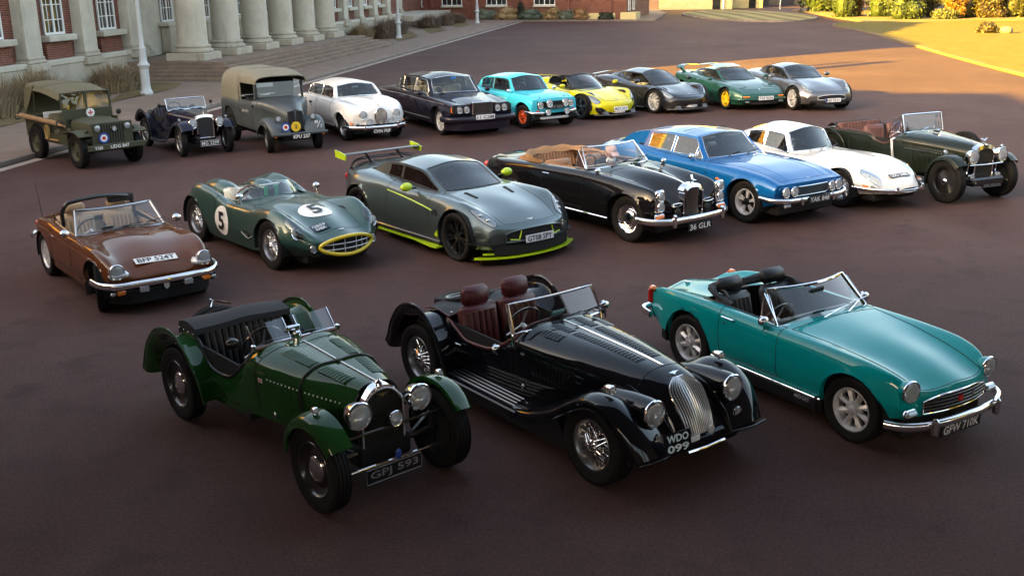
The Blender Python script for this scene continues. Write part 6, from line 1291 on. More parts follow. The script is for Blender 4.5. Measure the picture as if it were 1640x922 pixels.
def blue_coupe():
    pm = paint('bright_blue_metallic', (.003, .11, .34), .3, .36); wb = 2.67; FR = mat('bright_window_trim', (.6, .62, .65), .25, 1)
    c = car('grand_tourer', 'metallic blue hatchback coupe with four round headlights and chrome bumper', 'car', (3.72, 16.30), 146.4, wb, .77)
    rails = [[(-2.45, .70, .44), (-1.6, .80, .30), (-.7, .82, .23), (.8, .82, .23), (1.6, .79, .30), (2.0, .72, .38)],
             [(-2.45, .76, .60), (-1.4, .865, .58), (0, .88, .55), (1.3, .875, .55), (1.75, .83, .54), (2.0, .79, .52)],
             [(-2.45, .73, .78), (-1.5, .80, .87), (-.5, .81, .85), (.4, .80, .84), (1.2, .79, .80), (1.7, .76, .745), (2.0, .74, .665)],
             [(-2.45, .56, .83), (-1.6, .66, .93), (-.5, .71, .88), (.36, .71, .855), (1.0, .62, .845), (1.6, .59, .785), (2.0, .58, .68)],
             [(-2.45, 0, .87), (-1.6, 0, .96), (.4, 0, .87), (1.1, 0, .86), (1.6, 0, .80), (2.0, 0, .69)]]
    hole = lambda x, r, y, z: (x > -2.0) & (x < .22) & (r > 3.06); sm = (.003, DARK)
    S = shell(c, 'body', pm, rails, res=.05, seg=7, bow=(.10, .06), capf=[(.006, .85, 1), (-.02, .5, .995), (-.04, .15, .98)], capr=[(-.03, .8, .99), (-.02, .4, .98), (.04, 0, .95)], arches=[(1.335, .34, .375), (-1.335, .34, .36)], holes=[hole], xb=(-.52, .52, -2.0, .22), rb=(2.9, .3), zlow=.40, zlowr=.44,
              parts=[('bonnet', pm, lambda x, r, y, z: (x > .42) & (x < 1.90) & (r > 2.9), sm), ('door', pm, lambda x, r, y, z: (x > -.52) & (x < .52) & (r > .4) & (r < 2.95) & (y < 0), sm), ('door', pm, lambda x, r, y, z: (x > -.52) & (x < .52) & (r > .4) & (r < 2.95) & (y > 0), sm)])
    cabin(c, pm, [(-2.15, .58, .87), (-1.6, .645, .905), (-.5, .70, .87), (.42, .695, .845)], [(-2.15, .56, .885), (-1.7, .55, 1.08), (-1.2, .555, 1.17), (-.6, .56, 1.205), (-.04, .545, 1.19), (.18, .615, 1.02), (.42, .69, .85)],
          [(-2.15, 0, .90), (-1.8, 0, 1.06), (-1.3, 0, 1.185), (-.7, 0, 1.25), (-.04, 0, 1.24), (.18, 0, 1.05), (.42, 0, .86)], (0, .38), (-2.08, -1.30), [(-.46, .14), (-1.12, -.52), (.17, .34)], bow=(.12, .12), trim=FR, tr=.007, gl=GLASS)
    obj('roof_seam', G().tube([(-.42, y, 1.262-.10*abs(y)**2.2) for y in np.linspace(-.5, .5, 15)], .004, 5), DARK, c)
    tub(c, -1.9, .24, 1.3, .30, .82, DARK); steering(c, (-.05, -.36, .86), .19, 1.15)
    for sg in (-1, 1):
        seat(c, -.38, sg*.36, .42, BLKLEATHER, .50, .52, .25, pleats=7); lamp(c, (2.012, sg*.60, .565), .078, depth=.05); lamp(c, (2.03, sg*.43, .565), .078, depth=.05)
        obj('sun_visor', G().box((-.10, sg*.30, 1.155), (.16, .36, .02), .008), CREAM, c)
        obj('side_repeater', G().box(tuple(side(S, .80, .64, sg, .006)[0]), (.09, .012, .035), .005), AMBER, c); overrider(c, (2.135, sg*.36, .42), .13, .05, .06)
        o = obj('indicator', G().box((2.05, sg*.60, .36), (.05, .14, .05), .015), LENS, c)
        obj('side_strip', G().tube([side(S, -.98, .30, sg, .006)[0], side(S, .92, .30, sg, .006)[0]], .008, 6), CHROME, c)
        obj('vent_louvre', G().box(tuple(side(S, -1.32, .93, sg, .004)[0]), (.12, .012, .03), .004), DARK, c)
    mirror(c, (.12, -.80, .905), .068, stalk=.09)
    xf = lambda y, z: 2.022-.03*(abs(y)/.5)**2
    grille_bars(c, xf, -.345, .345, .485, .63, nh=7, nv=0, m=mat('dark_bright_bar', (.06, .065, .07), .4, .6), r=.004, frm=.007)
    bumper(c, [(1.72, -.87, .47), (1.95, -.83, .455), (2.06, -.66, .445), (2.10, -.3, .44), (2.11, 0, .44), (2.10, .3, .44), (2.06, .66, .445), (1.95, .83, .455), (1.72, .87, .47)], .075, .03)
    plate(c, 'YAK 848', (2.145, .02, .425), .50, .115, bg=BLACKP, th=.078, fg=SILVERP)
    l, nn = top(S, 1.90, 0, .006); obj('bonnet_lettering', text('JENSEN', .022, 0, .03).xf(frame(l, nn, (0, 1, 0))), CHROME, c)
    for sg in (-1, 1): line_top(S, [(.50, sg*.36), (1.1, sg*.40), (1.86, sg*.42)], .008, pm, c, 'bonnet_crease', off=-.003)
    for y in (-.30, .14): obj('wiper', G().tube([(.46, y, .89), (.36, y+.22, .925), (.34, y+.40, .93)], .007, 5), TRIM, c)
    wells(c, [(1.335, .34, .385), (-1.335, .34, .37)], .86); chassis(c, -2.2, 1.9, 1.3, .18, .36)
    wheels(c, wb, .80, .335, .20, 'rostyle', .205, rimm=SATIN, hubm=GLOSSB)
    return c

def white_coupe():
    pm = paint('old_english_white', (.68, .675, .65), 0, .4); wb = 2.44
    c = car('long_nose_coupe', 'cream white fastback coupe with very long low bonnet and covered headlights', 'car', (5.54, 17.36), 149.5, wb, .68)
    rails = [[(-2.15, .46, .44), (-1.2, .68, .30), (-.5, .70, .23), (.8, .70, .23), (1.4, .64, .27), (1.8, .50, .29), (2.06, .32, .31)],
             [(-2.15, .52, .56), (-1.2, .77, .55), (-.3, .76, .50), (.6, .765, .48), (1.22, .785, .48), (1.7, .67, .44), (2.06, .40, .37)],
             [(-2.15, .42, .67), (-1.3, .64, .785), (-.5, .67, .745), (.3, .665, .725), (1.0, .66, .725), (1.4, .60, .68), (1.75, .49, .565), (2.06, .28, .425)],
             [(-2.15, .30, .71), (-1.4, .55, .82), (-.4, .60, .745), (.1, .56, .735), (.7, .43, .765), (1.3, .36, .715), (1.75, .28, .595), (2.06, .17, .44)],
             [(-2.15, 0, .73), (-1.4, 0, .88), (-.02, 0, .735), (.4, 0, .80), (.95, 0, .795), (1.5, 0, .695), (1.85, 0, .565), (2.06, 0, .45)]]
    hole = lambda x, r, y, z: (x > -1.6) & (x < -.08) & (r > 3.06); sm = (.003, DARK)
    S = shell(c, 'body', pm, rails, res=.045, seg=8, bow=(.12, .12), bowl=(.7, .6), capf=[(.02, .7, .96), (.02, .4, .92), (-.02, .05, .86)], capr=[(-.05, .75, .92), (-.06, .4, .85), (-.04, .1, .75)], arches=[(1.22, .32, .345), (-1.22, .33, .345)], holes=[hole], xb=(-.55, .35, -1.6, -.08), rb=(2.9, .3), zlow=.29, zlowr=.42,
              parts=[('bonnet', pm, lambda x, r, y, z: (x > .30) & (r > .9), sm), ('door', pm, lambda x, r, y, z: (x > -.62) & (x < .12) & (r > .4) & (r < 2.95) & (y < 0), sm), ('door', pm, lambda x, r, y, z: (x > -.62) & (x < .12) & (r > .4) & (r < 2.95) & (y > 0), sm)])
    cabin(c, pm, [(-1.85, .44, .76), (-1.3, .54, .80), (-.4, .585, .735), (.06, .55, .715)], [(-1.85, .41, .78), (-1.3, .45, 1.0), (-.8, .475, 1.085), (-.27, .475, 1.07), (-.10, .515, .90), (.06, .545, .72)],
          [(-1.85, 0, .82), (-1.3, 0, 1.08), (-.8, 0, 1.185), (-.27, 0, 1.155), (-.1, 0, .96), (.06, 0, .735)], (-.24, .03), (-1.75, -1.05), [(-.72, -.02), (-1.22, -.76)], bow=(.1, .16), trim=CHROME, tr=.010, gl=GLASS)
    tub(c, -1.55, -.06, 1.05, .28, .70, DARK); steering(c, (-.30, -.29, .74), .19, 1.15)
    mouth = np.array([(2.115-.12*math.cos(a)**2*.35, .20*math.cos(a), .375+.04*math.sin(a)) for a in np.linspace(0, 2*math.pi, 28, endpoint=False)])
    o = obj('air_intake', G().grid(np.stack([np.vstack([mouth, mouth[:1]]), np.tile([2.085, 0, .375], (29, 1))]), True), DARK, c); obj('intake_rim', G().tube(mouth, .010, 6, closed=True), pm, o)
    obj('intake_bar', G().tube([(2.10, -.19, .375), (2.125, 0, .375), (2.10, .19, .375)], .009, 6), CHROME, o)
    for sg in (-1, 1):
        seat(c, -.62, sg*.27, .34, BLKLEATHER, .44, .48, .3, head=False)
        l, nn = top(S, 1.66, sg*.50, -.03); lamp(c, (1.70, sg*.485, .515), .075, depth=.08, pitch=.35)
        A = [[tuple(top(S, 1.52+.36*u, sg*(.52-.10*u)+v*.10*math.sin(math.pi*min(1, .15+u*.85)*.85+.25), .004+.020*(1-v*v)*math.sin(math.pi*u))[0]) for v in np.linspace(-1, 1, 7)] for u in np.linspace(0, 1, 9)]
        A = np.array(A); o = obj('lamp_cover', G().grid(A, True), PERSPEX, c); obj('cover_trim', G().tube(np.vstack([A[0], A[1:, -1], A[-1, ::-1][1:], A[::-1, 0][1:-1]]), .007, 5, closed=True), CHROME, o)
        bumper(c, [(1.52, sg*.72, .40), (1.80, sg*.60, .385), (2.0, sg*.42, .375), (2.10, sg*.24, .37)], .055, .025, n=20); overrider(c, (2.10, sg*.30, .385), .13, .045, .05)
        o = obj('indicator', G().box((1.70, sg*.645, .43), (.16, .035, .045), .012), AMBER, c); obj('side_lamp', G().box((1.82, sg*.575, .43), (.08, .035, .045), .012), LENS, c); o.rotation_euler = (0, 0, 0)
        bumper(c, [(-1.75, sg*.66, .52), (-2.05, sg*.56, .52), (-2.2, sg*.3, .52)], .06, .025, n=12, name='rear_bumper')
    mirror(c, (.0, -.66, .775), .05, stalk=.06)
    l, nn = top(S, 1.85, 0, .006); plate(c, 'LDD 348E', None, .46, .10, fg=WHITE, bg=BLACKP, M=frame(l, nn, (0, 1, 0)), th=.07, bold=.02)
    line_top(S, [(.35, 0), (1.0, 0), (1.75, 0)], .006, pm, c, 'bonnet_crease', off=-.002)
    for y in (-.28, 0, .28): obj('wiper', G().tube([(.12, y, .75), (.04, y+.12, .80), (.02, y+.25, .82)], .006, 5), TRIM, c)
    obj('antenna', G().tube([(.25, .55, .73), (.22, .58, 1.0)], .003, 4), TRIM, c)
    wells(c, [(1.22, .32, .355), (-1.22, .33, .355)], .77); chassis(c, -1.9, 1.8, 1.0, .16, .34)
    wheels(c, wb, .70, .32, .165, 'wire', .20, rimm=CHROME)
    return c

def vintage_tourer():
    pm = paint('dark_olive_green_lacquer', (.011, .016, .011), 0, .45, .8); BL = GLOSSB; wb = 2.9
    c = car('vintage_tourer', 'dark green vintage tourer with big free-standing headlights and upright windscreen', 'car', (7.41, 17.60), 156, wb, .63)
    rails = [[(-1.62, .50, .52), (-.9, .56, .38), (.3, .55, .36), (.9, .38, .40), (1.56, .23, .42)], [(-1.62, .55, .70), (-.9, .60, .62), (.3, .58, .66), (.9, .42, .68), (1.56, .25, .66)],
             [(-1.62, .55, .90), (-.8, .59, .95), (-.42, .59, .94), (-.28, .59, .83), (-.10, .585, .80), (.06, .58, .86), (.18, .57, .965), (.3, .55, .975), (.9, .385, .935), (1.56, .22, .87)],
             [(-1.62, .4, .93), (.2, .42, 1.02), (.9, .26, .995), (1.56, .15, .94)], [(-1.62, 0, .94), (.3, 0, 1.04), (.9, 0, 1.02), (1.56, 0, .965)]]
    hole = lambda x, r, y, z: (x > -1.45) & (x < .12) & (r > 2.06); sm = (.003, DARK)
    S = shell(c, 'body', pm, rails, res=.045, seg=7, capr=[(-.03, .7, .98), (-.02, 0, .95)], holes=[hole], xb=(-.55, .10, .35, -1.45, .12), rb=(2.05, .4), zlowr=.5,
              parts=[('bonnet', pm, lambda x, r, y, z: (x > .35) & (r > .4), sm), ('door', pm, lambda x, r, y, z: (x > -.60) & (x < .12) & (r > .4) & (r < 2.1) & (y < 0), sm), ('door', pm, lambda x, r, y, z: (x > -.60) & (x < .12) & (r > .4) & (r < 2.1) & (y > 0), sm)])
    for p in S.edge(hole): obj('cockpit_trim', G().tube(p[:-1], .020, 8, closed=True), mat('dark_brown_leather', (.05, .02, .016), .5), c)
    arc = lambda x0, R0, an: [(x0+R0*math.cos(R(a)), .37+R0*math.sin(R(a))) for a in an]
    wing(c, arc(1.45, .45, (195, 172, 150, 128, 106, 84, 62, 44)), .50, .70, pm, crown=.05, so=.03, n=28, name='front_wing')
    wing(c, arc(-1.45, .46, (5, 30, 55, 80, 105, 130, 150, 168)), .52, .71, pm, crown=.05, so=.05, n=28, name='rear_wing')
    zt = lambda y: .94-.07*(abs(y)/.215)**3; ys = np.linspace(-.215, .215, 13)
    sh = obj('radiator_shell', G().grid(np.array([[(1.55, y, zt(y)+.04) for y in ys], [(1.66, y, zt(y)+.035) for y in ys], [(1.67, y*.86, zt(y)-.03) for y in ys]]), True), CHROME, c, sharp=60)
    for sg in (-1, 1):
        obj('shell_side', G().box((1.61, sg*.205, .66), (.11, .03, .46), .008), CHROME, sh); lamp(c, (1.72, sg*.33, .80), .115, depth=.17)
        obj('headlight_post', G().tube([(1.63, sg*.33, .70), (1.60, sg*.33, .50)], .018, 8), CHROME, c); lamp(c, (1.70, sg*.30, .44), .06, 'fog_light', depth=.09); lamp(c, (1.42, sg*.66, .87), .03, 'side_light', depth=.05)
        obj('horn', G().lathe([(.05, .0), (.03, -.04), (.014, -.14)], 14, (1.74, sg*.20, .36), 'x'), CHROME, c)
        obj('running_board', G().box((-.1, sg*.66, .30), (1.7, .20, .03), .01), BL, c); obj('spring', G().tube(spl([(1.0, sg*.36, .38), (1.45, sg*.38, .30), (1.85, sg*.36, .38)], 10), .024, 6), BL, c)
        obj('axle_beam', G().tube([(1.45, 0, .36), (1.45, sg*.62, .37)], .03, 8), BL, c)
    obj('radiator_core', G().box((1.63, 0, .66), (.02, .38, .50), .004), MT.get('honeycomb_core') or DARK, sh); obj('lamp_bar', G().tube([(1.70, -.38, .655), (1.74, 0, .655), (1.70, .38, .655)], .013, 8), CHROME, c)
    obj('radiator_cap', G().lathe([(.035, 0), (.035, .02), (.015, .03), (.012, .06), (.03, .075), (.001, .09)], 16, (1.60, 0, .97), 'z'), CHROME, sh)
    g = G().tube([(1.60, -.06, 1.075), (1.61, 0, 1.045), (1.60, .06, 1.075)], .012, 6); obj('mascot', g, CHROME, c)
    plate(c, 'US 6012', (1.78, .10, .33), .42, .115, fg=mat('grey_lettering', (.30, .31, .33), .5, .3), bg=BLACKP, th=.075, frm=.003)
    louvres(c, S, [((.55, .62), (1.35, .60), 18)], pm, L=.24, h=.012, how='side'); rv = mesh('rivet', G().ell((0, 0, 0), (.007, .005, .007), 6, 4), SATIN)
    for k in range(22): l, nn = side(S, .42+k*.05, .80-.003*k, -1, .001); link('rivet', rv, c, l)
    line_top(S, [(.35, 0), (1.0, 0), (1.55, 0)], .008, SATIN, c, 'bonnet_hinge', off=.002)
    screen(c, (.24, .46, 1.03), (.16, .45, 1.34), bow=.0, fr=.014, wipers=1, bowt=0)
    for sg in (-1, 1):
        q = [(.20, sg*.47, 1.03), (-.02, sg*.52, 1.02), (.0, sg*.50, 1.26), (.13, sg*.46, 1.33)]; o = obj('wind_deflector', G().add(q, [(0, 1, 2, 3)]), PERSPEX, c); obj('deflector_frame', G().tube(q, .006, 5, closed=True), CHROME, o)
        mirror(c, (.16, sg*.60, .92), .045, stalk=.05)
    br = mat('brown_leather', (.12, .045, .035), .5, bump=(80, .2))
    tub(c, -1.46, .12, 1.08, .40, .90, DARK); steering(c, (-.10, -.27, 1.0), .21, 1.2)
    for sg in (-1, 1): seat(c, -.38, sg*.27, .58, br, .46, .48, .2, head=False, pleats=7)
    bench(c, -1.32, 1.02, .60, br, .44, 13, .2)
    A = np.array([[(x, y, .95+.09*math.sin((x+1.66)/.26*math.pi)-.1*abs(y)**3) for y in np.linspace(-.57, .57, 15)] for x in np.linspace(-1.66, -1.40, 7)]); obj('folded_hood', G().grid(A, True), mat('dark_brown_canvas', (.028, .017, .014), .8), c)
    wheel(c, .62, .64, .37, .14, 'wire', .24, rimm=BL, z=.66, name='spare_wheel', lay=(0, 0, math.pi))
    obj('exhaust', G().tube(spl([(.5, -.60, .34), (-.5, -.62, .32), (-1.7, -.60, .32)], 10), .03, 8), SATIN, c); chassis(c, -1.6, 1.8, .72, .30, .44, BL)
    obj('flexible_pipe', G().tube(spl([(.10, -.60, .92), (.16, -.63, .74), (.20, -.62, .56), (.26, -.60, .44)], 24), [.020+.004*(k % 2) for k in range(24)], 8), SATIN, c)
    wheels(c, wb, .67, .37, .15, 'wire', .24, rimm=BL)
    return c

def passenger():
    """person sitting in the left front seat of the black tourer, head bowed, pale pink cap"""
    h = R(143); fx = Vector((math.sin(h), math.cos(h), 0)); fy = Vector((-fx.y, fx.x, 0)); p = Vector((1.73, 15.15, 0))-fx*2.83/2+fy*.72
    me = bpy.data.meshes.new('person')
    J = [(-.32, .33, .56, .13), (-.30, .33, .72, .14), (-.24, .33, .86, .15), (-.20, .33, .92, .07), (-.17, .33, .965, .055),
         (-.24, .15, .87, .065), (-.22, .51, .87, .065), (-.10, .10, .70, .05), (-.08, .56, .70, .05), (.08, .22, .74, .038), (.08, .44, .74, .038), (.12, .26, .755, .03), (.12, .40, .755, .03),
         (-.28, .23, .54, .09), (-.28, .43, .54, .09), (.14, .22, .56, .075), (.14, .44, .56, .075), (.22, .22, .38, .05), (.22, .44, .38, .05)]
    E_ = [(0, 1), (1, 2), (2, 3), (3, 4), (2, 5), (2, 6), (5, 7), (6, 8), (7, 9), (8, 10), (9, 11), (10, 12), (0, 13), (0, 14), (13, 15), (14, 16), (15, 17), (16, 18)]
    me.from_pydata([j[:3] for j in J], E_, []); o = link('person', me, None, p, (0, 0, math.pi/2-h)); md = o.modifiers.new('skin', 'SKIN'); md.use_smooth_shade = True
    for i, j in enumerate(J): v = me.skin_vertices[0].data[i]; v.radius = (j[3], j[3]*(1.25 if i in (1, 2) else 1)); v.use_root = i == 0
    o.modifiers.new('sub', 'SUBSURF').levels = 2; o.modifiers['sub'].render_levels = 2
    me.materials.append(mat('dark_navy_cloth', (.012, .014, .022), .85))
    skin = mat('skin', (.45, .24, .17), .5); sh = mat('white_shirt', (.66, .68, .72), .8); cap_ = mat('pale_pink_cloth', (.62, .44, .44), .85)
    M = Matrix.Translation((-.135, .33, 1.045)) @ Matrix.Rotation(.45, 4, 'Y')
    g = G().ell((0, 0, 0), (.098, .076, .118), 20, 14); g.ell((.098, 0, -.015), (.022, .016, .028), 10, 8); g.ell((.080, 0, -.06), (.02, .03, .012), 10, 6)
    for s in (-1, 1): g.ell((-.005, s*.078, -.005), (.025, .012, .032), 10, 8)
    hd = obj('head', g.xf(M), skin, o)
    for s in (-1, 1): obj('eye', G().ell((.088, s*.030, .012), (.010, .013, .008), 8, 6).xf(M), TRIM, hd)
    obj('hair', G().ell((-.018, 0, .012), (.092, .080, .108), 18, 12).xf(M), mat('grey_hair', (.22, .2, .18), .8), hd)
    g = G().ell((-.004, 0, .045), (.106, .086, .095), 20, 12); A = np.array([[(.075+k*.10*(1-.25*v*v), v*.08, .058-.02*k-.016*v*v) for v in np.linspace(-1, 1, 9)] for k in np.linspace(0, 1, 5)]); g.grid(A, True)
    obj('cap', g.xf(M), cap_, o)
    obj('scarf', G().tube(spl([(-.13, .26, .93), (-.10, .33, .90), (-.13, .40, .93)], 8), .045, 8), sh, o)
    for s in (-1, 1):
        g = G().box((.15, .33+s*.065, .765), (.09, .06, .028), .012)
        for k in range(4): g.tube(spl([(.185, .33+s*(.044+.015*k), .768), (.225-.006*abs(k-1), .33+s*(.042+.014*k), .760), (.240-.008*abs(k-1), .33+s*(.038+.013*k), .735)], 6), .0085, 6)
        g.tube(spl([(.13, .33+s*.035, .775), (.155, .33+s*.012, .785), (.185, .33+s*.008, .78)], 6), .010, 6); obj('hand', g, skin, o)
    tag(o, 'person in pale pink cap and dark jacket sitting in the black tourer', 'person')

# ============================================================ back row
def near(S, p, off=0.):
    l, nn, i, d = S.bvh.find_nearest(Vector(p)); c_ = Vector(p)
    if nn.dot(Vector((p[0]*.3, p[1], 1))) < 0: nn = -nn
    return l+nn*off, nn
def patch(S, c, pts, name, m, off=.005, n=26, edge=None, dome=.006):
    """curved panel laid on a skin inside a closed outline of 3D guesses"""
    P0 = np.array(pts, float); ctr = P0.mean(0); L = spl(P0, n, True); A = []
    for k in np.linspace(.03, 1, 4): A.append([tuple(near(S, ctr+(p-ctr)*k, off+dome*(1-k*k))[0]) for p in np.vstack([L, L[:1]])])
    A = np.array(A); o = obj(name, G().grid(A, P0[:, 1].mean() > 0), m, c, sharp=180)
    if edge: obj(name+'_edge', G().tube(A[-1][:-1], edge[0], 5, closed=True), edge[1], o)
    return o
def roundel(c, M, r, rings, names=('blue_ring', 'white_ring', 'red_centre')):
    o = None
    for k, (f, m) in enumerate(rings):
        q = obj(names[k] if k else 'roundel', G().lathe([(r*f, .002*k), (.001, .002*k+.0005)], 24, axis='z').xf(M), m, c if o is None else o); o = o or q
    return o

def army_car():
    om = mat('olive_drab_paint', (.040, .042, .020), .62, noise=(4, .25)); cv = mat('olive_canvas', (.100, .094, .055), .85, bump=(60, .4), noise=(3, .15)); wb = 2.03
    c = car('military_utility_car', 'olive drab open military car with canvas roof and wooden stretcher poles', 'car', (-9.22, 22.26), 134, wb, .63)
    arch = [(-1.015+.44*math.cos(R(a)), .36+.44*math.sin(R(a))) for a in np.linspace(8, 150, 10)]
    sp = [(.50, .42), (.50, .97), (.22, .95), (.12, .70), (.0, .64), (-.48, .64), (-.60, .92), (-1.62, .92), (-1.62, .50), (-1.44, .50)]+arch[::-1]+[(-.57, .42)]
    for sg in (-1, 1):
        obj('side_panel', G().prism(sp, sg*.575, sg*.595), om, c, smooth=False)
        obj('front_wing', G().sweep(spl([(.55, sg*.575, .70), (.80, sg*.575, .765), (1.25, sg*.575, .765), (1.42, sg*.575, .70)], 16), [(-.175, -.012), (.175, -.012), (.175, .012), (-.175, .012)]), om, c)
        obj('wing_skirt', G().prism([(.55, .70), (.80, .76), (1.25, .76), (1.42, .69), (1.38, .66), (.9, .70), (.60, .52)], sg*.40, sg*.41), om, c)
        lamp(c, (1.43, sg*.335, .85), .075, depth=.05, lens=LENS, rim=om); obj('wing_lamp', G().ell((1.30, sg*.52, .80), (.04, .04, .04), 10, 8), om, c)
    obj('floor', G().box((-.6, 0, .48), (2.1, 1.16, .04)), om, c); obj('rear_panel', G().box((-1.61, 0, .70), (.03, 1.16, .44), .01), om, c)
    A = np.array([[(x, y*(.47 if x < .8 else .45-.04*(x-.8)), z) for y, z in ((-1, .62), (-1.0, .86-.05*(x-.5)), (-.90, .955-.045*(x-.5)), (-.5, .99-.05*(x-.5)), (0, 1.0-.05*(x-.5)), (.5, .99-.05*(x-.5)), (.90, .955-.045*(x-.5)), (1.0, .86-.05*(x-.5)), (1, .62))] for x in np.linspace(.45, 1.38, 6)]); obj('bonnet', G().grid(A, True), om, c, sharp=30)
    gp = obj('grille_panel', G().box((1.40, 0, .70), (.03, .92, .52), .012), om, c)
    for k in range(9): obj('grille_slot', G().box((1.4165, (k-4)*.058, .72), (.004, .030, .40), .001), DARK, gp)
    lamp(c, (1.47, .02, .82), .055, 'spot_light', depth=.05, rim=om)
    o = obj('front_bumper', G().box((1.56, 0, .46), (.06, 1.28, .12), .012), om, c)
    for t, y, w_, h_ in (('UDG 847', .05, .42, .075), ('T/25', -.42, .18, .06)): obj('painted_lettering', text(t, h_, 0, .02, width=w_).xf(Matrix.Translation((1.592, y, .46)) @ FRONT), WHITE, o)
    roundel(c, Matrix.Translation((1.45, -.22, .64)) @ FRONT, .115, ((1, BLUEP), (.66, WHITE), (.33, REDP)))
    fr = obj('windscreen_frame', G().box((.33, 0, 1.06), (.04, 1.12, .22), .01), om, c)
    for sg in (-1, 1):
        obj('pane', G().add([(.32, sg*.03, 1.18), (.32, sg*.52, 1.18), (.28, sg*.52, 1.50), (.28, sg*.03, 1.50)], [(0, 1, 2, 3)]), GLASS, fr); obj('screen_post', G().box((.30, sg*.545, 1.34), (.05, .04, .36), .008).xf(Matrix.Identity(4)), om, fr)
    obj('screen_divider', G().box((.305, 0, 1.34), (.05, .03, .36), .006), om, fr); obj('screen_header', G().box((.28, 0, 1.515), (.05, 1.12, .035), .008), om, fr)
    roundel(c, Matrix.Translation((.36, .05, 1.075)) @ FRONT, .095, ((1, WHITE), (.0, WHITE))); g = G().box((0, 0, .004), (.11, .024, .002)); g.box((0, 0, .004), (.024, .11, .002)); obj('red_cross', g.xf(Matrix.Translation((.36, .05, 1.075)) @ FRONT), REDP, c)
    def roofz(x): return 1.545+.14*math.sin(min(1, max(0, (.3-x)/1.5))*1.9)
    A = np.array([[(x, y*.60, roofz(x)-.07*abs(y)**3-(.0 if abs(y) < 1 else .10)) for y in (-1.001, -1, -.9, -.6, -.3, 0, .3, .6, .9, 1, 1.001)] for x in np.linspace(.30, -1.45, 15)]); rf = obj('canvas_roof', G().grid(A), cv, c, sharp=50)
    obj('canvas_back', G().grid(np.array([[(-1.45-.12*k, y*.59, roofz(-1.45)-.07-(roofz(-1.45)-1.0)*k) for y in (-1, -.5, 0, .5, 1)] for k in (0, .5, 1)])), cv, rf); obj('canvas_seam', G().tube([(-.55, y*.60, roofz(-.55)-.07*abs(y)**3+.003) for y in np.linspace(-1, 1, 11)], .006, 5), cv, rf)
    for sg in (-1, 1):
        obj('canvas_flap', G().add([(-1.45, sg*.60, 1.57), (-.95, sg*.60, 1.60), (-1.25, sg*.60, 1.25), (-1.57, sg*.60, .95)], [(0, 1, 2, 3)]), cv, rf)
        obj('roof_bow', G().tube([(-1.1, sg*.57, .92), (-1.0, sg*.57, 1.62)], .014, 6), om, c); seat(c, -.25, sg*.28, .62, cv, .42, .40, .15, head=False, pleats=1); obj('white_board', G().box((-.75, sg*.3, .98), (.03, .45, .14), .005), WHITE, c)
    wd = mat('pale_ash_wood', (.33, .19, .08), .6, noise=(8, .3))
    for k in range(2): o = obj('stretcher_pole', G().tube([(-1.86, -.66-.06*k, .905+.03*k), (.60, -.66-.06*k, .86+.03*k)], .024, 8), wd, c)
    obj('stretcher_canvas', G().tube([(-1.6, -.69, .935), (.35, -.69, .90)], [.055]*2, 10), mat('faded_canvas', (.26, .16, .08), .9), c); obj('tool_handle', G().tube([(-.55, -.62, .50), (.10, -.62, .50)], .022, 8), wd, c)
    g = G()
    for k in range(6): g.tube([(-.40+.075*math.cos(a), -.615-.008*k, .66+.15*math.sin(a)) for a in np.linspace(0, 6.28, 18, endpoint=False)], .011, 5, closed=True)
    obj('rope_coil', g, mat('hemp_rope', (.42, .28, .10), .9), c)
    for x in (-1.75, .45): obj('strap_roller', G().tube(spl([(x, -.60, .93), (x-.03, -.74, .96), (x, -.75, .84), (x+.04, -.66, .86)], 10), .014, 6), TRIM, c)
    lamp(c, (.55, .60, 1.06), .055, 'mirror_lamp', depth=.03, bowl=om, lens=TRIM, rim=om); steering(c, (.02, .28, 1.02), .19, 1.0)
    chassis(c, -1.5, 1.5, .8, .36, .50, om); obj('axle', G().tube([(1.015, -.55, .36), (1.015, .55, .36)], .04, 8), om, c)
    wheels(c, wb, .685, .365, .16, 'disc', .21, rimm=om, hubm=om, cap=.06)
    return c

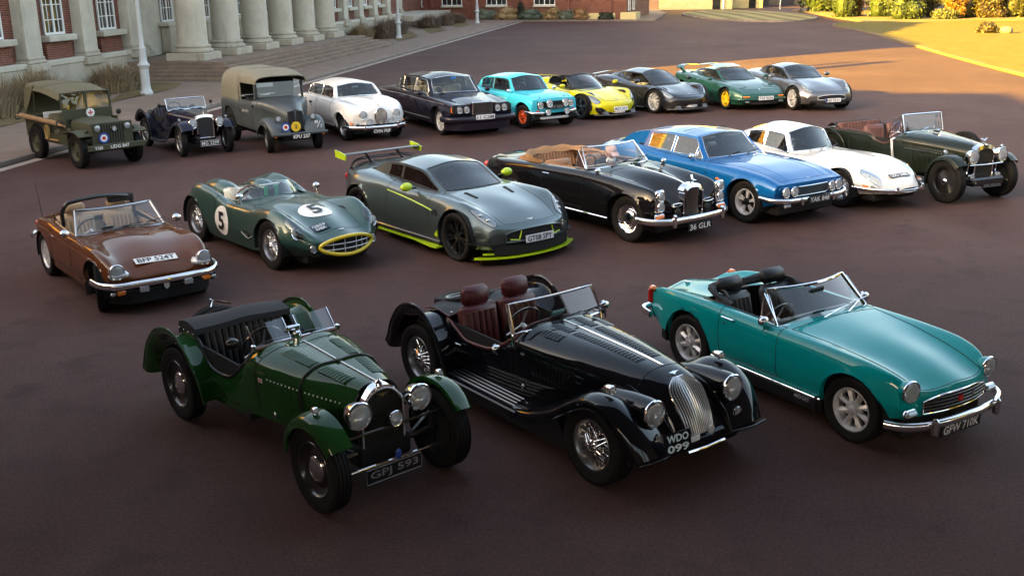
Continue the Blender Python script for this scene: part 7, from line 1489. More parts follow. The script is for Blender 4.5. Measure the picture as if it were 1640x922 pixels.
def navy_roadster():
    pm = paint('midnight_blue_lacquer', (.008, .008, .020)); wb = 2.18
    c = car('prewar_roadster', 'small midnight blue open two-seater with chrome radiator beside the olive military car', 'car', (-7.45, 23.62), 142, wb, .58)
    rails = [[(-1.15, .40, .42), (-.7, .45, .32), (.1, .44, .32), (1.12, .20, .38)], [(-1.15, .45, .6), (-.7, .50, .55), (.1, .48, .6), (1.12, .22, .6)],
             [(-1.15, .44, .85), (-.75, .48, .84), (-.55, .485, .66), (-.3, .485, .64), (-.05, .48, .76), (.12, .46, .90), (.6, .33, .86), (1.12, .20, .80)], [(-1.15, .3, .87), (.1, .34, .93), (1.12, .14, .86)], [(-1.15, 0, .88), (.1, 0, .95), (1.12, 0, .88)]]
    hole = lambda x, r, y, z: (x > -.85) & (x < .02) & (r > 2.06)
    S = shell(c, 'body', pm, rails, res=.06, seg=6, capr=[(-.04, .6, .96), (-.02, 0, .9)], holes=[hole], xb=(-.85, .02), zlowr=.42, parts=[('bonnet', pm, lambda x, r, y, z: (x > .16) & (r > .4), (.004, DARK)), ('door', pm, lambda x, r, y, z: (x > -.55) & (x < .05) & (r > .4) & (r < 2.1) & (y < 0), (.004, DARK)), ('door', pm, lambda x, r, y, z: (x > -.55) & (x < .05) & (r > .4) & (r < 2.1) & (y > 0), (.004, DARK))])
    wing(c, [(-.62, .31), (.10, .32), (.40, .38), (.62, .55), (.82, .72), (1.05, .80), (1.28, .76), (1.45, .62)], [.44, .44, .42, .40, .38, .36], .645, pm, crown=.05, so=.04, n=30, name='front_wing'); wing(c, [(-.60, .31), (-.66, .5), (-.80, .70), (-1.05, .80), (-1.30, .73), (-1.48, .55)], .44, .65, pm, crown=.05, so=.05, n=24, name='rear_wing')
    zt = lambda y: .885-.03*(abs(y)/.2)**3; ys = np.linspace(-.205, .205, 11)
    sh = obj('radiator_shell', G().grid(np.array([[(1.10, y, zt(y)+.03) for y in ys], [(1.20, y, zt(y)+.025) for y in ys], [(1.21, y*.88, zt(y)-.03) for y in ys]]), True), CHROME, c, sharp=60)
    for sg in (-1, 1):
        obj('shell_side', G().box((1.165, sg*.195, .62), (.09, .028, .50), .008), CHROME, sh); lamp(c, (1.30, sg*.32, .735), .10, depth=.14); obj('headlight_post', G().tube([(1.22, sg*.32, .66), (1.14, sg*.28, .48)], .016, 6), CHROME, c); lamp(c, (1.08, sg*.55, .83), .026, 'side_light', depth=.04)
        mirror(c, (.12, sg*.62, 1.08), .045, TRIM, stalk=.10)
    obj('shell_foot', G().box((1.19, 0, .385), (.03, .40, .03), .008), CHROME, sh); obj('radiator_core', G().box((1.175, 0, .63), (.02, .36, .46), .004), mat('fine_mesh', (.035, .036, .04), .45, .5), sh)
    plate(c, 'MG 2299', (1.36, .02, .285), .46, .115, fg=WHITE, bg=BLACKP, th=.08, frm=.004); obj('horn', G().lathe([(.055, 0), (.05, -.05), (.02, -.06)], 14, (1.30, -.22, .45), 'x'), TRIM, c)
    screen(c, (.18, .47, .955), (.10, .46, 1.20), bow=0, fr=.012, wipers=0, bowt=0); obj('scuttle_rail', G().tube(spl([(.20, -.46, .93), (.20, -.24, .985), (.20, 0, .945), (.20, .24, .985), (.20, .46, .93)], 24), .012, 6), CHROME, c)
    tub(c, -.86, .02, .92, .30, .80, DARK); bench(c, -.78, .86, .48, mat('navy_leather', (.014, .014, .03), .5), .44, 11, .2); steering(c, (-.1, -.22, .93), .19, 1.2)
    wheel(c, -1.34, 0, .33, .12, 'wire', .22, rimm=SATIN, z=.58, lay=(0, 0, math.pi/2), name='spare_wheel', detail=0); chassis(c, -1.2, 1.2, .5, .24, .42)
    wheels(c, wb, .61, .335, .125, 'wire', .225, rimm=STEEL, detail=0, steer=R(-6))
    return c

def canvas_van():
    pm = mat('air_force_grey_paint', (.050, .062, .068), .48, coat=.25, noise=(3, .12)); cv = mat('grey_green_canvas', (.165, .162, .125), .85, bump=(50, .5), noise=(2.5, .18)); wb = 2.40
    c = car('canvas_van', 'blue-grey military van with rounded canvas tilt and yellow disc on its wing', 'van', (-5.58, 24.05), 147, wb, .64)
    rails = [[(-1.62, .66, .46), (.50, .66, .44), (.72, .42, .46), (1.40, .20, .46)], [(-1.62, .68, .70), (.48, .685, .72), (.72, .45, .72), (1.40, .22, .70)], [(-1.62, .68, 1.06), (.44, .66, 1.10), (.60, .58, 1.10), (.85, .40, 1.03), (1.40, .19, .86)], [(-1.62, .6, 1.08), (.44, .5, 1.16), (.85, .25, 1.10), (1.40, .11, .93)], [(-1.62, 0, 1.08), (.5, 0, 1.19), (.85, 0, 1.13), (1.40, 0, .96)]]
    hole = lambda x, r, y, z: (x < .40) & (r > 2.06)
    S = shell(c, 'body', pm, rails, res=.06, seg=6, capf=[(.01, .6, .98), (-.02, .1, .95)], capr=[(-.01, .5, 1), (0, 0, 1)], arches=[(-1.2, .40, .46)], holes=[hole], xb=(.40, -.35, .44), rb=(2.05,), zlow=.46, zlowr=.46, parts=[('bonnet', pm, lambda x, r, y, z: (x > .60) & (r > 1.5), (.004, DARK)), ('door', pm, lambda x, r, y, z: (x > -.35) & (x < .44) & (r > .2) & (r < 2.06) & (y < 0), (.004, DARK)), ('door', pm, lambda x, r, y, z: (x > -.35) & (x < .44) & (r > .2) & (r < 2.06) & (y > 0), (.004, DARK))])
    wing(c, [(.50, .40), (.62, .56), (.85, .74), (1.15, .82), (1.42, .74), (1.58, .56), (1.62, .42)], [.36, .34, .26, .20, .18, .18], [.66, .70, .71, .71, .69, .66], pm, crown=.12, so=.06, n=30, name='front_wing', kk=13, idrop=[0, .05, .10, .14, .14, .10])
    for sg in (-1, 1):
        lamp(c, (1.42, sg*.42, .775), .065, depth=.10, bowl=pm, rim=pm); obj('indicator', G().ell((1.62, sg*.58, .40), (.03, .035, .035), 10, 8), AMBER, c)
        A = np.array([[(1.40-.05*t+.04*math.sin(a), sg*(.10+.085*math.cos(a)), .50+.42*t) for a in np.linspace(0, math.pi, 7)] for t in np.linspace(0, 1, 5)])+np.array([.03, 0, 0]); gr = obj('grille', G().grid(A, sg > 0), DARK, c)
        for k in range(5): obj('grille_slat', G().tube([(1.462-.05*t-.03*abs(k-2)/2, sg*(.03+.034*k), .51+.40*t) for t in (0, .5, 1)], .008, 5), pm, gr)
        obj('cab_pillar', G().box((.46, sg*.585, 1.34), (.05, .05, .40), .01).xf(Matrix.Identity(4)), pm, c); obj('windscreen_surround', G().tube([(.52, sg*.55, 1.19), (.46, sg*.55, 1.52)], .018, 6), TRIM, c)
        obj('windows_rail', G().tube([(-.34, sg*.665, 1.10), (.42, sg*.64, 1.12)], .012, 6), TRIM, c); mirror(c, (.62, sg*.72, 1.02), .04, TRIM, stalk=.1)
    obj('windscreen', G().add([(.52, -.55, 1.19), (.52, .55, 1.19), (.46, .55, 1.52), (.46, -.55, 1.52)], [(0, 1, 2, 3)]), GLASS, c); obj('document_card', G().box((.44, -.32, 1.46), (.01, .40, .09)), WHITE, c)
    def sec(x, zt_, hw, zb): return [(x, hw*math.copysign(abs(math.cos(a))**.5, math.cos(a)), zb+(zt_-zb)*abs(math.sin(a))**.62) for a in np.linspace(math.pi, 0, 21)]
    A = np.array([sec(x, 1.80-.03*abs((x+.85)/.75)**4+.008*math.sin(9*x), .70, 1.06) for x in np.linspace(-1.62, -.36, 12)]); t_ = obj('canvas_tilt', G().grid(A, False), cv, c, sharp=60)
    B = np.array([sec(x, 1.79-.10*max(0, x/.6)**2, .69-.06*max(0, x/.6), 1.50) for x in np.linspace(-.40, .66, 8)]); obj('canvas_cab_roof', G().grid(B, False), cv, t_, sharp=60)
    obj('tilt_back', G().add([tuple(p) for p in A[0]], [tuple(range(21))]), cv, t_); obj('tilt_bow', G().tube(A[-1], .016, 6), cv, t_); obj('roof_peak', G().tube(B[-1], .014, 6), cv, t_)
    for sg in (-1, 1): obj('tilt_rope', G().tube(spl([(-1.60+.14*k, sg*.705, 1.05-(.035 if k % 2 else 0)) for k in range(10)], 40), .008, 5), cv, t_); obj('roof_curtain', G().box((-.31, sg*.67, 1.32), (.09, .02, .50), .006), cv, t_)
    roundel(c, Matrix.Translation((1.62, -.33, .60)) @ Matrix.Rotation(-.15, 4, 'Z') @ FRONT, .105, ((1, BLUEP), (.66, WHITE), (.36, REDP)))
    q = roundel(c, Matrix.Translation((1.66, -.10, .605)) @ FRONT, .115, ((1, YELLOWP), (.0, YELLOWP))); q.name = 'yellow_disc'; obj('painted_number', text('2', .085, 0, .02).xf(Matrix.Translation((1.667, -.10, .605)) @ FRONT), BLACKP, q)
    obj('painted_marking', text('M', .075, 0, .02).move(-.06, .05, 0).join(text('7', .075, 0, .02).move(.06, -.05, 0)).join(G().box((0, 0, 0), (.016, .17, .001)).rot(-.5, 'Z')).xf(Matrix.Translation((1.655, .46, .62)) @ FRONT), WHITE, c)
    l, nn = side(S, .05, .86, -1, .004); obj('painted_number', text('RAF 714171', .075, 0, .01, width=.42).xf(Matrix.Translation(l) @ RSIDE), WHITE, c)
    bumper(c, [(1.66, -.66, .44), (1.70, 0, .44), (1.66, .66, .44)], .07, .02, m=pm); plate(c, 'KPU 237', (1.725, .0, .385), .46, .12, fg=WHITE, bg=BLACKP, th=.085, bold=.02)
    tub(c, -1.55, .42, 1.28, .48, 1.02, DARK, dashz=1.06); seat(c, -.15, -.32, .70, BLKLEATHER, .44, .45, .1, head=False); seat(c, -.15, .32, .70, BLKLEATHER, .44, .45, .1, head=False)
    wells(c, [(-1.2, .40, .47)], .67); chassis(c, -1.6, 1.45, .8, .26, .48)
    wheels(c, wb, .665, .345, .15, 'disc', .215, rimm=pm, hubm=pm, cap=.08, steer=R(-12))
    return c

def closed(c, pm, rails, hole, arches, doors, cab, capf, capr, bow=(.1, .1), bowl=(.5, .5), zlow=.35, zlowr=.4, bonnet=None, trim=TRIM, gl=GLASS, res=.065, seg=6, tubx=None, W=.8, inner=DARK, bonr=2.9, ckw={}):
    sm = (.004, DARK); x0, x1 = hole
    P = [('bonnet', pm, lambda x, r, y, z: (x > bonnet[0]) & (x < bonnet[1]) & (r > bonr), sm)]
    for a, b in doors:
        for sg in (-1, 1): P.append(('door', pm, (lambda a, b, sg: lambda x, r, y, z: (x > a) & (x < b) & (r > .4) & (r < 2.95) & (y*sg > 0))(a, b, sg), sm))
    S = shell(c, 'body', pm, rails, res=res, seg=seg, bow=bow, bowl=bowl, capf=capf, capr=capr, arches=arches, holes=[lambda x, r, y, z: (x > x0) & (x < x1) & (r > 3.06)], xb=[x0, x1]+[q for d in doors for q in d], rb=(2.9, .4), zlow=zlow, zlowr=zlowr, parts=P)
    if cab: cabin(c, pm, *cab[:3], *cab[3:], bow=(.1, .12), trim=trim, gl=gl, res=.06, tr=.011, **ckw)
    tub(c, x0+.05, x1, W*1.45, .30, .80, inner); wells(c, [(a[0], a[1], a[2]+.01) for a in arches], W-.01); chassis(c, rails[0][0][0]+.3, rails[0][-1][0]-.25, W*1.4, .17, .34)
    for d in S.parts.get('door', []):
        bb = [Vector(v) for v in d.bound_box]; sg = -1 if sum(v.y for v in bb) < 0 else 1; xm = min(v.x for v in bb)+.12; zm = max(v.z for v in bb)-.10
        obj('door_handle', G().box(tuple(side(S, xm, zm, sg, .010)[0]), (.14, .02, .022), .008), CHROME, d)
    return S

def white_saloon():
    pm = paint('white_lacquer', (.72, .73, .73), 0, .4); wb = 2.73
    c = car('white_saloon', 'rounded white four-door saloon with oval chrome grille beside the canvas van', 'car', (-4.09, 25.79), 150, wb, .71)
    rails = [[(-2.35, .60, .46), (-1.4, .74, .32), (1.4, .74, .30), (1.8, .68, .34), (2.0, .58, .38)], [(-2.35, .66, .60), (-1.4, .82, .60), (0, .84, .58), (1.4, .82, .58), (1.8, .76, .56), (2.0, .68, .54)],
             [(-2.35, .60, .78), (-1.5, .74, .90), (0, .77, .94), (.8, .77, .93), (1.3, .73, .91), (1.7, .68, .85), (2.0, .60, .75)], [(-2.35, .42, .82), (-1.5, .60, .93), (0, .68, .96), (.75, .66, .97), (1.3, .42, .90), (1.7, .36, .83), (2.0, .30, .74)], [(-2.35, 0, .84), (-1.5, 0, .95), (.75, 0, .985), (1.2, 0, .975), (1.7, 0, .925), (2.0, 0, .83)]]
    cab = ([(-1.75, .52, .92), (-1.3, .60, .935), (0, .68, .95), (.82, .655, .955)], [(-1.75, .48, .94), (-1.35, .50, 1.16), (-.8, .54, 1.25), (.0, .55, 1.27), (.45, .54, 1.24), (.66, .60, 1.09), (.82, .65, .96)], [(-1.75, 0, .955), (-1.4, 0, 1.20), (-.8, 0, 1.345), (0, 0, 1.37), (.45, 0, 1.31), (.66, 0, 1.14), (.82, 0, .975)], (.48, .79), (-1.68, -1.25), [(-.12, .68), (-.98, -.18), (-1.32, -1.04)])
    S = closed(c, pm, rails, (-1.6, .6), [(1.365, .34, .37), (-1.365, .34, .34)], [(-.15, .85), (-1.0, -.15)], cab, [(.02, .8, .98), (.03, .5, .95), (0, .15, .92)], [(-.06, .75, .96), (-.06, .4, .93), (0, 0, .88)], bow=(.14, .16), bonnet=(.85, 1.95), trim=CHROME, zlow=.36, W=.80, inner=mat('red_brown_trim', (.12, .03, .02), .6))
    zt = lambda y: .80-.13*(abs(y)/.15)**2.6; zb_ = lambda y: .43+.13*(abs(y)/.15)**2.4; ys = np.linspace(-.145, .145, 11); A = np.array([[(2.06+.03*math.sin(k*3.1), y, zb_(y)+(zt(y)-zb_(y))*k) for k in np.linspace(0, 1, 6)] for y in ys]); gr = obj('grille', G().grid(A), DARK, c)
    for j in range(1, 10): obj('grille_slat', G().tube(A[j]+np.array([.006, 0, 0]), .007, 4), SATIN, gr)
    obj('grille_surround', G().tube(np.vstack([A[:, -1], A[::-1, 0]])+np.array([.006, 0, 0]), .020, 6, closed=True), CHROME, gr); obj('bonnet_mascot', G().ell((1.96, 0, .87), (.07, .015, .02), 10, 6), CHROME, c); line_top(S, [(.9, 0), (1.4, 0), (1.9, 0)], .006, CHROME, c, 'bonnet_strip', off=.002)
    for sg in (-1, 1):
        lamp(c, (2.0, sg*.435, .66), .098, depth=.14); lamp(c, (2.03, sg*.28, .51), .062, 'fog_light', depth=.08); obj('indicator', G().ell((1.83, sg*.655, .46), (.04, .07, .035), 12, 8), AMBER, c); obj('side_lamp', G().ell((1.90, sg*.555, .46), (.04, .035, .035), 10, 8), LENS, c); overrider(c, (2.10, sg*.43, .39), .17, .05, .06)
        line_side(S, [(-1.5, .885), (0, .915), (1.1, .885)], .006, CHROME, c, 'waist_strip', sg, off=.002); seat(c, .0, sg*.34, .48, mat('red_brown_trim', (.12, .03, .02), .6), .5, .5, .25, head=False)
    bumper(c, [(1.62, -.80, .37), (1.85, -.74, .365), (2.02, -.5, .36), (2.08, 0, .36), (2.02, .5, .36), (1.85, .74, .365), (1.62, .80, .37)], .085, .03); plate(c, 'CWN 742F', (2.11, .0, .27), .50, .11, fg=SILVERP, bg=BLACKP, th=.08, bold=.015)
    steering(c, (.35, -.34, .95), .19, 1.1); sticker(c, .76, .0, 1.0); obj('rear_view_mirror', G().box((.50, .0, 1.20), (.02, .18, .05), .01), mat('pale_mirror', (.35, .5, .5), .2, .5), c)
    wheels(c, wb, .735, .325, .17, 'wire', .20, rimm=CHROME, detail=0)
    return c

def navy_saloon():
    pm = paint('navy_aubergine_lacquer', (.011, .009, .018), .2, .4); wb = 3.06; BR = mat('bright_window_trim', (.6, .62, .65), .25, 1)
    c = car('luxury_saloon', 'big dark navy four-door saloon with wide grille and pale leather inside', 'car', (-1.75, 26.55), 152, wb, .79)
    rails = [[(-2.80, .76, .46), (-1.6, .86, .30), (1.6, .86, .28), (2.1, .80, .30), (2.30, .76, .32)], [(-2.80, .82, .62), (-1.5, .92, .58), (1.5, .92, .56), (2.1, .88, .55), (2.30, .85, .54)], [(-2.80, .78, .84), (-1.6, .86, .93), (0, .87, .94), (1.0, .86, .90), (1.8, .83, .84), (2.30, .80, .78)], [(-2.80, .6, .88), (-1.6, .70, .96), (0, .76, .95), (.85, .74, .925), (1.5, .55, .89), (2.30, .50, .80)], [(-2.80, 0, .90), (-1.6, 0, .98), (.85, 0, .95), (1.5, 0, .93), (2.30, 0, .855)]]
    cab = ([(-1.85, .62, .95), (-1.2, .70, .95), (0, .755, .94), (.92, .73, .915)], [(-1.85, .58, .97), (-1.45, .60, 1.22), (-1.0, .62, 1.32), (0, .635, 1.345), (.45, .63, 1.31), (.70, .68, 1.10), (.92, .725, .925)], [(-1.85, 0, .985), (-1.5, 0, 1.24), (-1.0, 0, 1.39), (0, 0, 1.435), (.45, 0, 1.375), (.70, 0, 1.14), (.92, 0, .94)], (.48, .88), (-1.80, -1.35), [(-.12, .76), (-1.02, -.18), (-1.42, -1.08)])
    S = closed(c, pm, rails, (-1.7, .7), [(1.53, .35, .385), (-1.53, .35, .37)], [(-.15, .95), (-1.2, -.15)], cab, [(.006, .85, 1), (0, .45, 1), (-.01, .1, .99)], [(-.03, .8, .99), (-.02, .4, .98), (.02, 0, .96)], bow=(.10, .05), bonnet=(.95, 2.25), trim=BR, zlow=.46, W=.90, inner=CREAM)
    xf = lambda y, z: 2.345; sh = obj('radiator_shell', G().box((2.32, 0, .70), (.08, .58, .33), .02), CHROME, c); grille_bars(c, lambda y, z: 2.368, -.26, .26, .56, .835, nv=16, m=mat('stainless_slat', (.42, .40, .37), .3, 1), r=.007, fm=None); obj('mascot', G().ell((2.27, 0, .90), (.02, .012, .035), 8, 6), CHROME, c)
    for sg in (-1, 1):
        obj('lamp_panel', G().box((2.305, sg*.575, .68), (.03, .50, .19), .02), DARK, c)
        for y in (.62, .43): lamp(c, (2.322, sg*y, .685), .078, depth=.03)
        obj('indicator', G().box((2.27, sg*.765, .685), (.07, .13, .155), .02), AMBER, c); line_side(S, [(-2.4, .40), (0, .385), (1.1, .385)], .009, CHROME, c, 'sill_strip', sg, off=.003); mirror(c, (.70, sg*.98, .985), .085, pm, stalk=.03); line_side(S, [(-2.6, .84), (0, .85), (1.9, .80)], .004, SATIN, c, 'coach_line', sg, off=.001)
        seat(c, .1, sg*.38, .50, CREAM, .55, .58, .25, pleats=6)
    bench(c, -1.15, 1.3, .52, CREAM, .5, 12, .25); steering(c, (.42, -.38, .93), .19, 1.1, CREAM)
    bumper(c, [(1.95, -.95, .45), (2.30, -.90, .45), (2.42, -.6, .45), (2.45, 0, .45), (2.42, .6, .45), (2.30, .90, .45), (1.95, .95, .45)], .15, .05, m=pm); obj('air_dam', G().sweep(spl([(2.05, -.88, .27), (2.36, -.7, .27), (2.42, 0, .27), (2.36, .7, .27), (2.05, .88, .27)], 20), [(-.05, -.09), (.03, -.08), (.03, .10), (-.05, .10)]), pm, c)
    plate(c, '11 CSM', (2.50, .0, .50), .52, .115, fg=BLACKP, bg=mat('reflective_white', (.66, .68, .72), .3), th=.08, bold=.012); line_top(S, [(1.0, 0), (1.6, 0), (2.2, 0)], .006, CHROME, c, 'bonnet_strip', off=.001)
    obj('dash_camera', G().box((.56, .05, 1.30), (.03, .16, .06), .01), mat('blue_screen', (.02, .16, .5), .3), c); sticker(c, .88, -.45, .96)
    wheels(c, wb, .81, .345, .24, 'alloy', .235, rimm=SATIN, n=7, cap=.13, hubm=SATIN)
    return c

def rally_saloon():
    pm = paint('sky_blue_lacquer', (.05, .50, .66), 0, .4); wb = 2.40; og = mat('orange_enamel', (.75, .10, .01), .4, coat=.4)
    c = car('rally_saloon', 'sky blue two-door rally saloon with orange wheels and extra driving lamps', 'car', (.36, 27.51), 146, wb, .71)
    rails = [[(-1.95, .62, .42), (-1.2, .70, .28), (1.2, .70, .28), (1.62, .66, .34)], [(-1.95, .68, .60), (-1.2, .775, .56), (0, .77, .55), (1.2, .78, .55), (1.62, .72, .52)], [(-1.95, .64, .80), (-1.2, .70, .86), (0, .71, .86), (.6, .70, .86), (1.2, .68, .84), (1.62, .66, .76)], [(-1.95, .5, .84), (-1.1, .58, .89), (0, .63, .88), (.6, .61, .885), (1.2, .55, .85), (1.62, .52, .765)], [(-1.95, 0, .86), (-1.1, 0, .91), (.6, 0, .91), (1.2, 0, .875), (1.62, 0, .79)]]
    cab = ([(-1.42, .52, .88), (-1.0, .585, .885), (0, .63, .875), (.66, .60, .87)], [(-1.42, .50, .90), (-1.12, .52, 1.12), (-.7, .53, 1.22), (0, .535, 1.245), (.28, .53, 1.215), (.48, .57, 1.04), (.66, .595, .88)], [(-1.42, 0, .915), (-1.15, 0, 1.14), (-.7, 0, 1.29), (0, 0, 1.325), (.28, 0, 1.28), (.48, 0, 1.08), (.66, 0, .895)], (.31, .63), (-1.38, -1.02), [(-.35, .52), (-1.02, -.41)])
    S = closed(c, pm, rails, (-1.3, .45), [(1.2, .33, .36), (-1.2, .33, .36)], [(-.38, .62)], cab, [(.01, .8, 1), (0, .4, .99), (-.02, .05, .97)], [(-.03, .8, .98), (-.02, .4, .97), (.02, 0, .94)], bow=(.08, .05), bonnet=(.68, 1.58), zlow=.38, W=.75)
    xf = lambda y, z: 1.655-.02*(abs(y)/.5)**2; grille_bars(c, xf, -.56, .56, .545, .70, nh=4, m=TRIM, r=.008, frm=.012, fm=TRIM)
    for sg in (-1, 1):
        lamp(c, (1.665, sg*.49, .625), .085, depth=.05); lamp(c, (1.745, sg*.255, .665), .092, 'driving_lamp', depth=.10); lamp(c, (1.745, sg*.30, .445), .078, 'driving_lamp', depth=.09); bumper(c, [(1.36, sg*.765, .44), (1.58, sg*.72, .43), (1.68, sg*.56, .425), (1.70, sg*.42, .42)], .075, .03, n=16); obj('indicator', G().box((1.65, sg*.56, .475), (.03, .10, .04), .01), REDL, c); mirror(c, (.58, sg*.74, .93), .06, stalk=.06)
        obj('door_panel_mark', G().add([tuple(side(S, x, z, sg, .004)[0]) for x, z in ((.10, .45), (.52, .45), (.52, .75), (.10, .75))], [(0, 1, 2, 3)]), mat('faded_white_panel', (.42, .60, .66), .5), c); seat(c, -.15, sg*.32, .42, BLKLEATHER, .46, .6, .2); obj('mud_flap', G().box((.80, sg*.68, .22), (.014, .2, .22), .004), TRIM, c); obj('bonnet_pin', G().ell(tuple(top(S, 1.48, sg*.40, .006)[0]), (.02, .02, .01), 8, 6), TRIM, c)
    g = G()
    for sg in (-1, 1): g.tube(spl([(.34, sg*.52, .86), (.16, sg*.46, 1.13), (-.2, sg*.44, 1.16), (-.72, sg*.44, 1.14), (-.78, sg*.46, .8)], 16), .02, 6)
    obj('roll_cage', g, pm, c); plate(c, 'RHV 300V', (1.70, 0, .56), .48, .10, fg=mat('grey_lettering', (.30, .31, .33), .5, .3), bg=BLACKP, th=.07); steering(c, (.2, -.32, .86), .17, 1.1)
    obj('sump_guard', G().box((1.5, 0, .27), (.3, .9, .06), .02), SATIN, c); wheels(c, wb, .755, .305, .20, 'mini', .175, rimm=og, hubm=og)
    return c

def supercar(spider):
    pm = paint('acid_yellow_lacquer', (.50, .47, .008), .1, .38) if spider else paint('graphite_metallic', (.030, .030, .034), .7, .32); wb = 2.67; CF = mat('carbon_black', (.012, .012, .013), .3, coat=.5)
    if spider: c = car('open_supercar', 'acid yellow open-top supercar with black wheels', 'car', (1.95, 29.18), 144.5, wb, .89)
    else: c = car('mid_engined_supercar', 'graphite supercar with silver multi-spoke wheels beside the yellow open-top', 'car', (4.13, 30.31), 149, wb, .89)
    rails = [[(-1.85, .78, .36), (-1.3, .90, .22), (-.6, .86, .14), (.8, .88, .14), (1.33, .88, .18), (1.75, .80, .16), (2.02, .62, .16)], [(-1.85, .84, .60), (-1.3, .96, .52), (-.4, .86, .42), (.5, .88, .42), (1.33, .955, .48), (1.75, .86, .42), (2.02, .66, .33)], [(-1.85, .78, .82), (-1.3, .86, .86), (-.5, .80, .78), (.4, .80, .72), (.9, .82, .74), (1.33, .81, .745), (1.7, .72, .62), (2.02, .54, .43)], [(-1.85, .6, .86), (-1.2, .60, .92), (-.4, .60, .85), (.5, .60, .75), (.95, .56, .735), (1.33, .52, .68), (1.7, .46, .585), (2.02, .36, .45)], [(-1.85, 0, .86), (-1.2, 0, .90), (.7, 0, .765), (1.1, 0, .725), (1.5, 0, .635), (1.8, 0, .545), (2.02, 0, .455)]]
    b = [(-1.45, .50, .88), (-1.0, .56, .89), (-.3, .59, .84), (.5, .59, .745), (.98, .54, .725)]; s = [(-1.45, .44, .90), (-1.0, .44, .99), (-.4, .46, 1.06), (.20, .47, 1.05), (.55, .52, .92), (.98, .54, .735)]; cc = [(-1.45, 0, .91), (-1.0, 0, 1.05), (-.4, 0, 1.15), (.20, 0, 1.135), (.55, 0, .98), (.98, 0, .745)]
    cab = None if spider else (b, s, cc, (.24, .94), (-1.35, -.85), [(-.42, .80), (-.80, -.46)])
    S = closed(c, pm, rails, (-1.0 if spider else -1.3, .62), [(1.335, .34, .37), (-1.335, .345, .38)], [(-.45, .75)], cab, [(.02, .8, .98), (.02, .4, .96), (0, .05, .93)], [(-.04, .8, .98), (-.03, .4, .96), (.02, 0, .92)], bow=(.10, .20), bowl=(.5, .7), bonnet=(.95, 1.90), zlow=.20, W=.90, gl=TINT, inner=mat('dark_lining', (.02, .02, .02), .7) if spider else mat('pale_yellow_lining', (.5, .44, .2), .7))
    if spider:
        n = 15; B = np.array([(.98-.34*t*t, .56*t, .745-.02*t*t) for t in np.linspace(-1, 1, n)]); T = np.array([(.26-.10*t*t, .475*t, 1.125-.07*t*t) for t in np.linspace(-1, 1, n)]); A = np.stack([B*(1-k)+T*k+np.array([0, 0, .03*math.sin(k*3.14)]) for k in np.linspace(0, 1, 7)])
        o = obj('windscreen', G().grid(A.transpose(1, 0, 2)), TINT, c); obj('windscreen_frame', G().tube(np.vstack([A[:, 0][:-1], A[-1], A[::-1, -1][1:]]), .026, 8), CF, o)
        for sg in (-1, 1):
            A = np.array([[(-.50-.95*k, sg*(.33+.24*math.cos(a)*(1-.25*k)), .84+(.15*(1-k)**.8+.05)*math.sin(a)) for a in np.linspace(0, math.pi, 11)] for k in np.linspace(0, 1, 9)]); o = obj('head_fairing', G().grid(A, sg > 0), pm, c, sharp=70); obj('fairing_front', G().add([tuple(p) for p in A[0]], [tuple(range(11))]), CF, o); obj('fairing_rim', G().tube(A[0], .018, 6), CF, o)
        obj('wind_deflector', G().box((-.58, 0, .96), (.02, .5, .16), .008), CF, c)
    ins = mat('dark_lining', (.02, .02, .02), .7) if spider else mat('pale_yellow_lining', (.5, .44, .2), .7)
    for sg in (-1, 1):
        seat(c, -.1, sg*.34, .32, ins, .46, .56, .35); patch(S, c, [(1.52, sg*.80, .66), (1.62, sg*.70, .64), (1.86, sg*.60, .50), (1.84, sg*.68, .46), (1.66, sg*.79, .55)], 'headlight', mat('dark_lamp_glass', (.20, .24, .27), .08, .4, coat=1), .006, edge=(.006, CF))
        patch(S, c, [(1.80, sg*.74, .34), (1.97, sg*.60, .33), (2.05, sg*.50, .20), (1.86, sg*.72, .19)], 'side_intake', DARK, .012); patch(S, c, [(-.85, sg*.90, .62), (-.40, sg*.84, .55), (-.75, sg*.90, .40), (-1.0, sg*.93, .48)], 'air_scoop', DARK, .008)
        obj('mirror', G().ell((.66, sg*.98, .87), (.06, .10, .06), 14, 8), pm, c); obj('mirror_stalk', G().tube([(.70, sg*.80, .77), (.66, sg*.95, .86)], .014, 6), CF, c); line_side(S, [(-.9, .70), (-.1, .58), (.55, .50), (.80, .42)], .012, CF, c, 'door_crease', sg, off=-.002)
    sp = mat('grey_splitter', (.10, .10, .11), .4, .3); p = [(2.03-.24*(abs(y)/.66)**2.4, y, .14) for y in np.linspace(-.72, .72, 21)]; obj('splitter', G().sweep(p, [(-.12, -.012), (.07, -.012), (.07, .012), (-.12, .012)]), sp, c); obj('front_blade', G().sweep([(q[0]+.03, q[1]*.4, .215) for q in p], [(-.04, -.03), (.03, -.03), (.03, .03), (-.04, .03)]), SATIN, c)
    for sg in (-1, 1): obj('intake_vane', G().prism([(1.80, .15), (2.02, .15), (1.96, .24)], sg*.40, sg*.56), sp, c); obj('side_skirt', G().box((0, sg*.90, .14), (1.9, .10, .03), .01), CF, c)
    if spider: plate(c, 'M29 SAV', (2.06, -.02, .30), .50, .11, fg=BLACKP, bg=mat('reflective_white', (.66, .68, .72), .3), th=.08, pitch=.2, bold=.015)
    l, nn = top(S, 1.84, 0, .006); obj('nose_badge', G().box((0, 0, 0), (.02, .09, .006), .002).xf(frame(l, nn, (1, 0, 0))), SATIN, c); obj('rear_spoiler', G().sweep(spl([(-1.78, -.80, .90), (-1.88, 0, .95), (-1.78, .80, .90)], 14), [(-.08, -.012), (.06, 0), (.06, .012), (-.08, .012)]), pm, c); steering(c, (.32, -.34, .75), .17, 1.2)
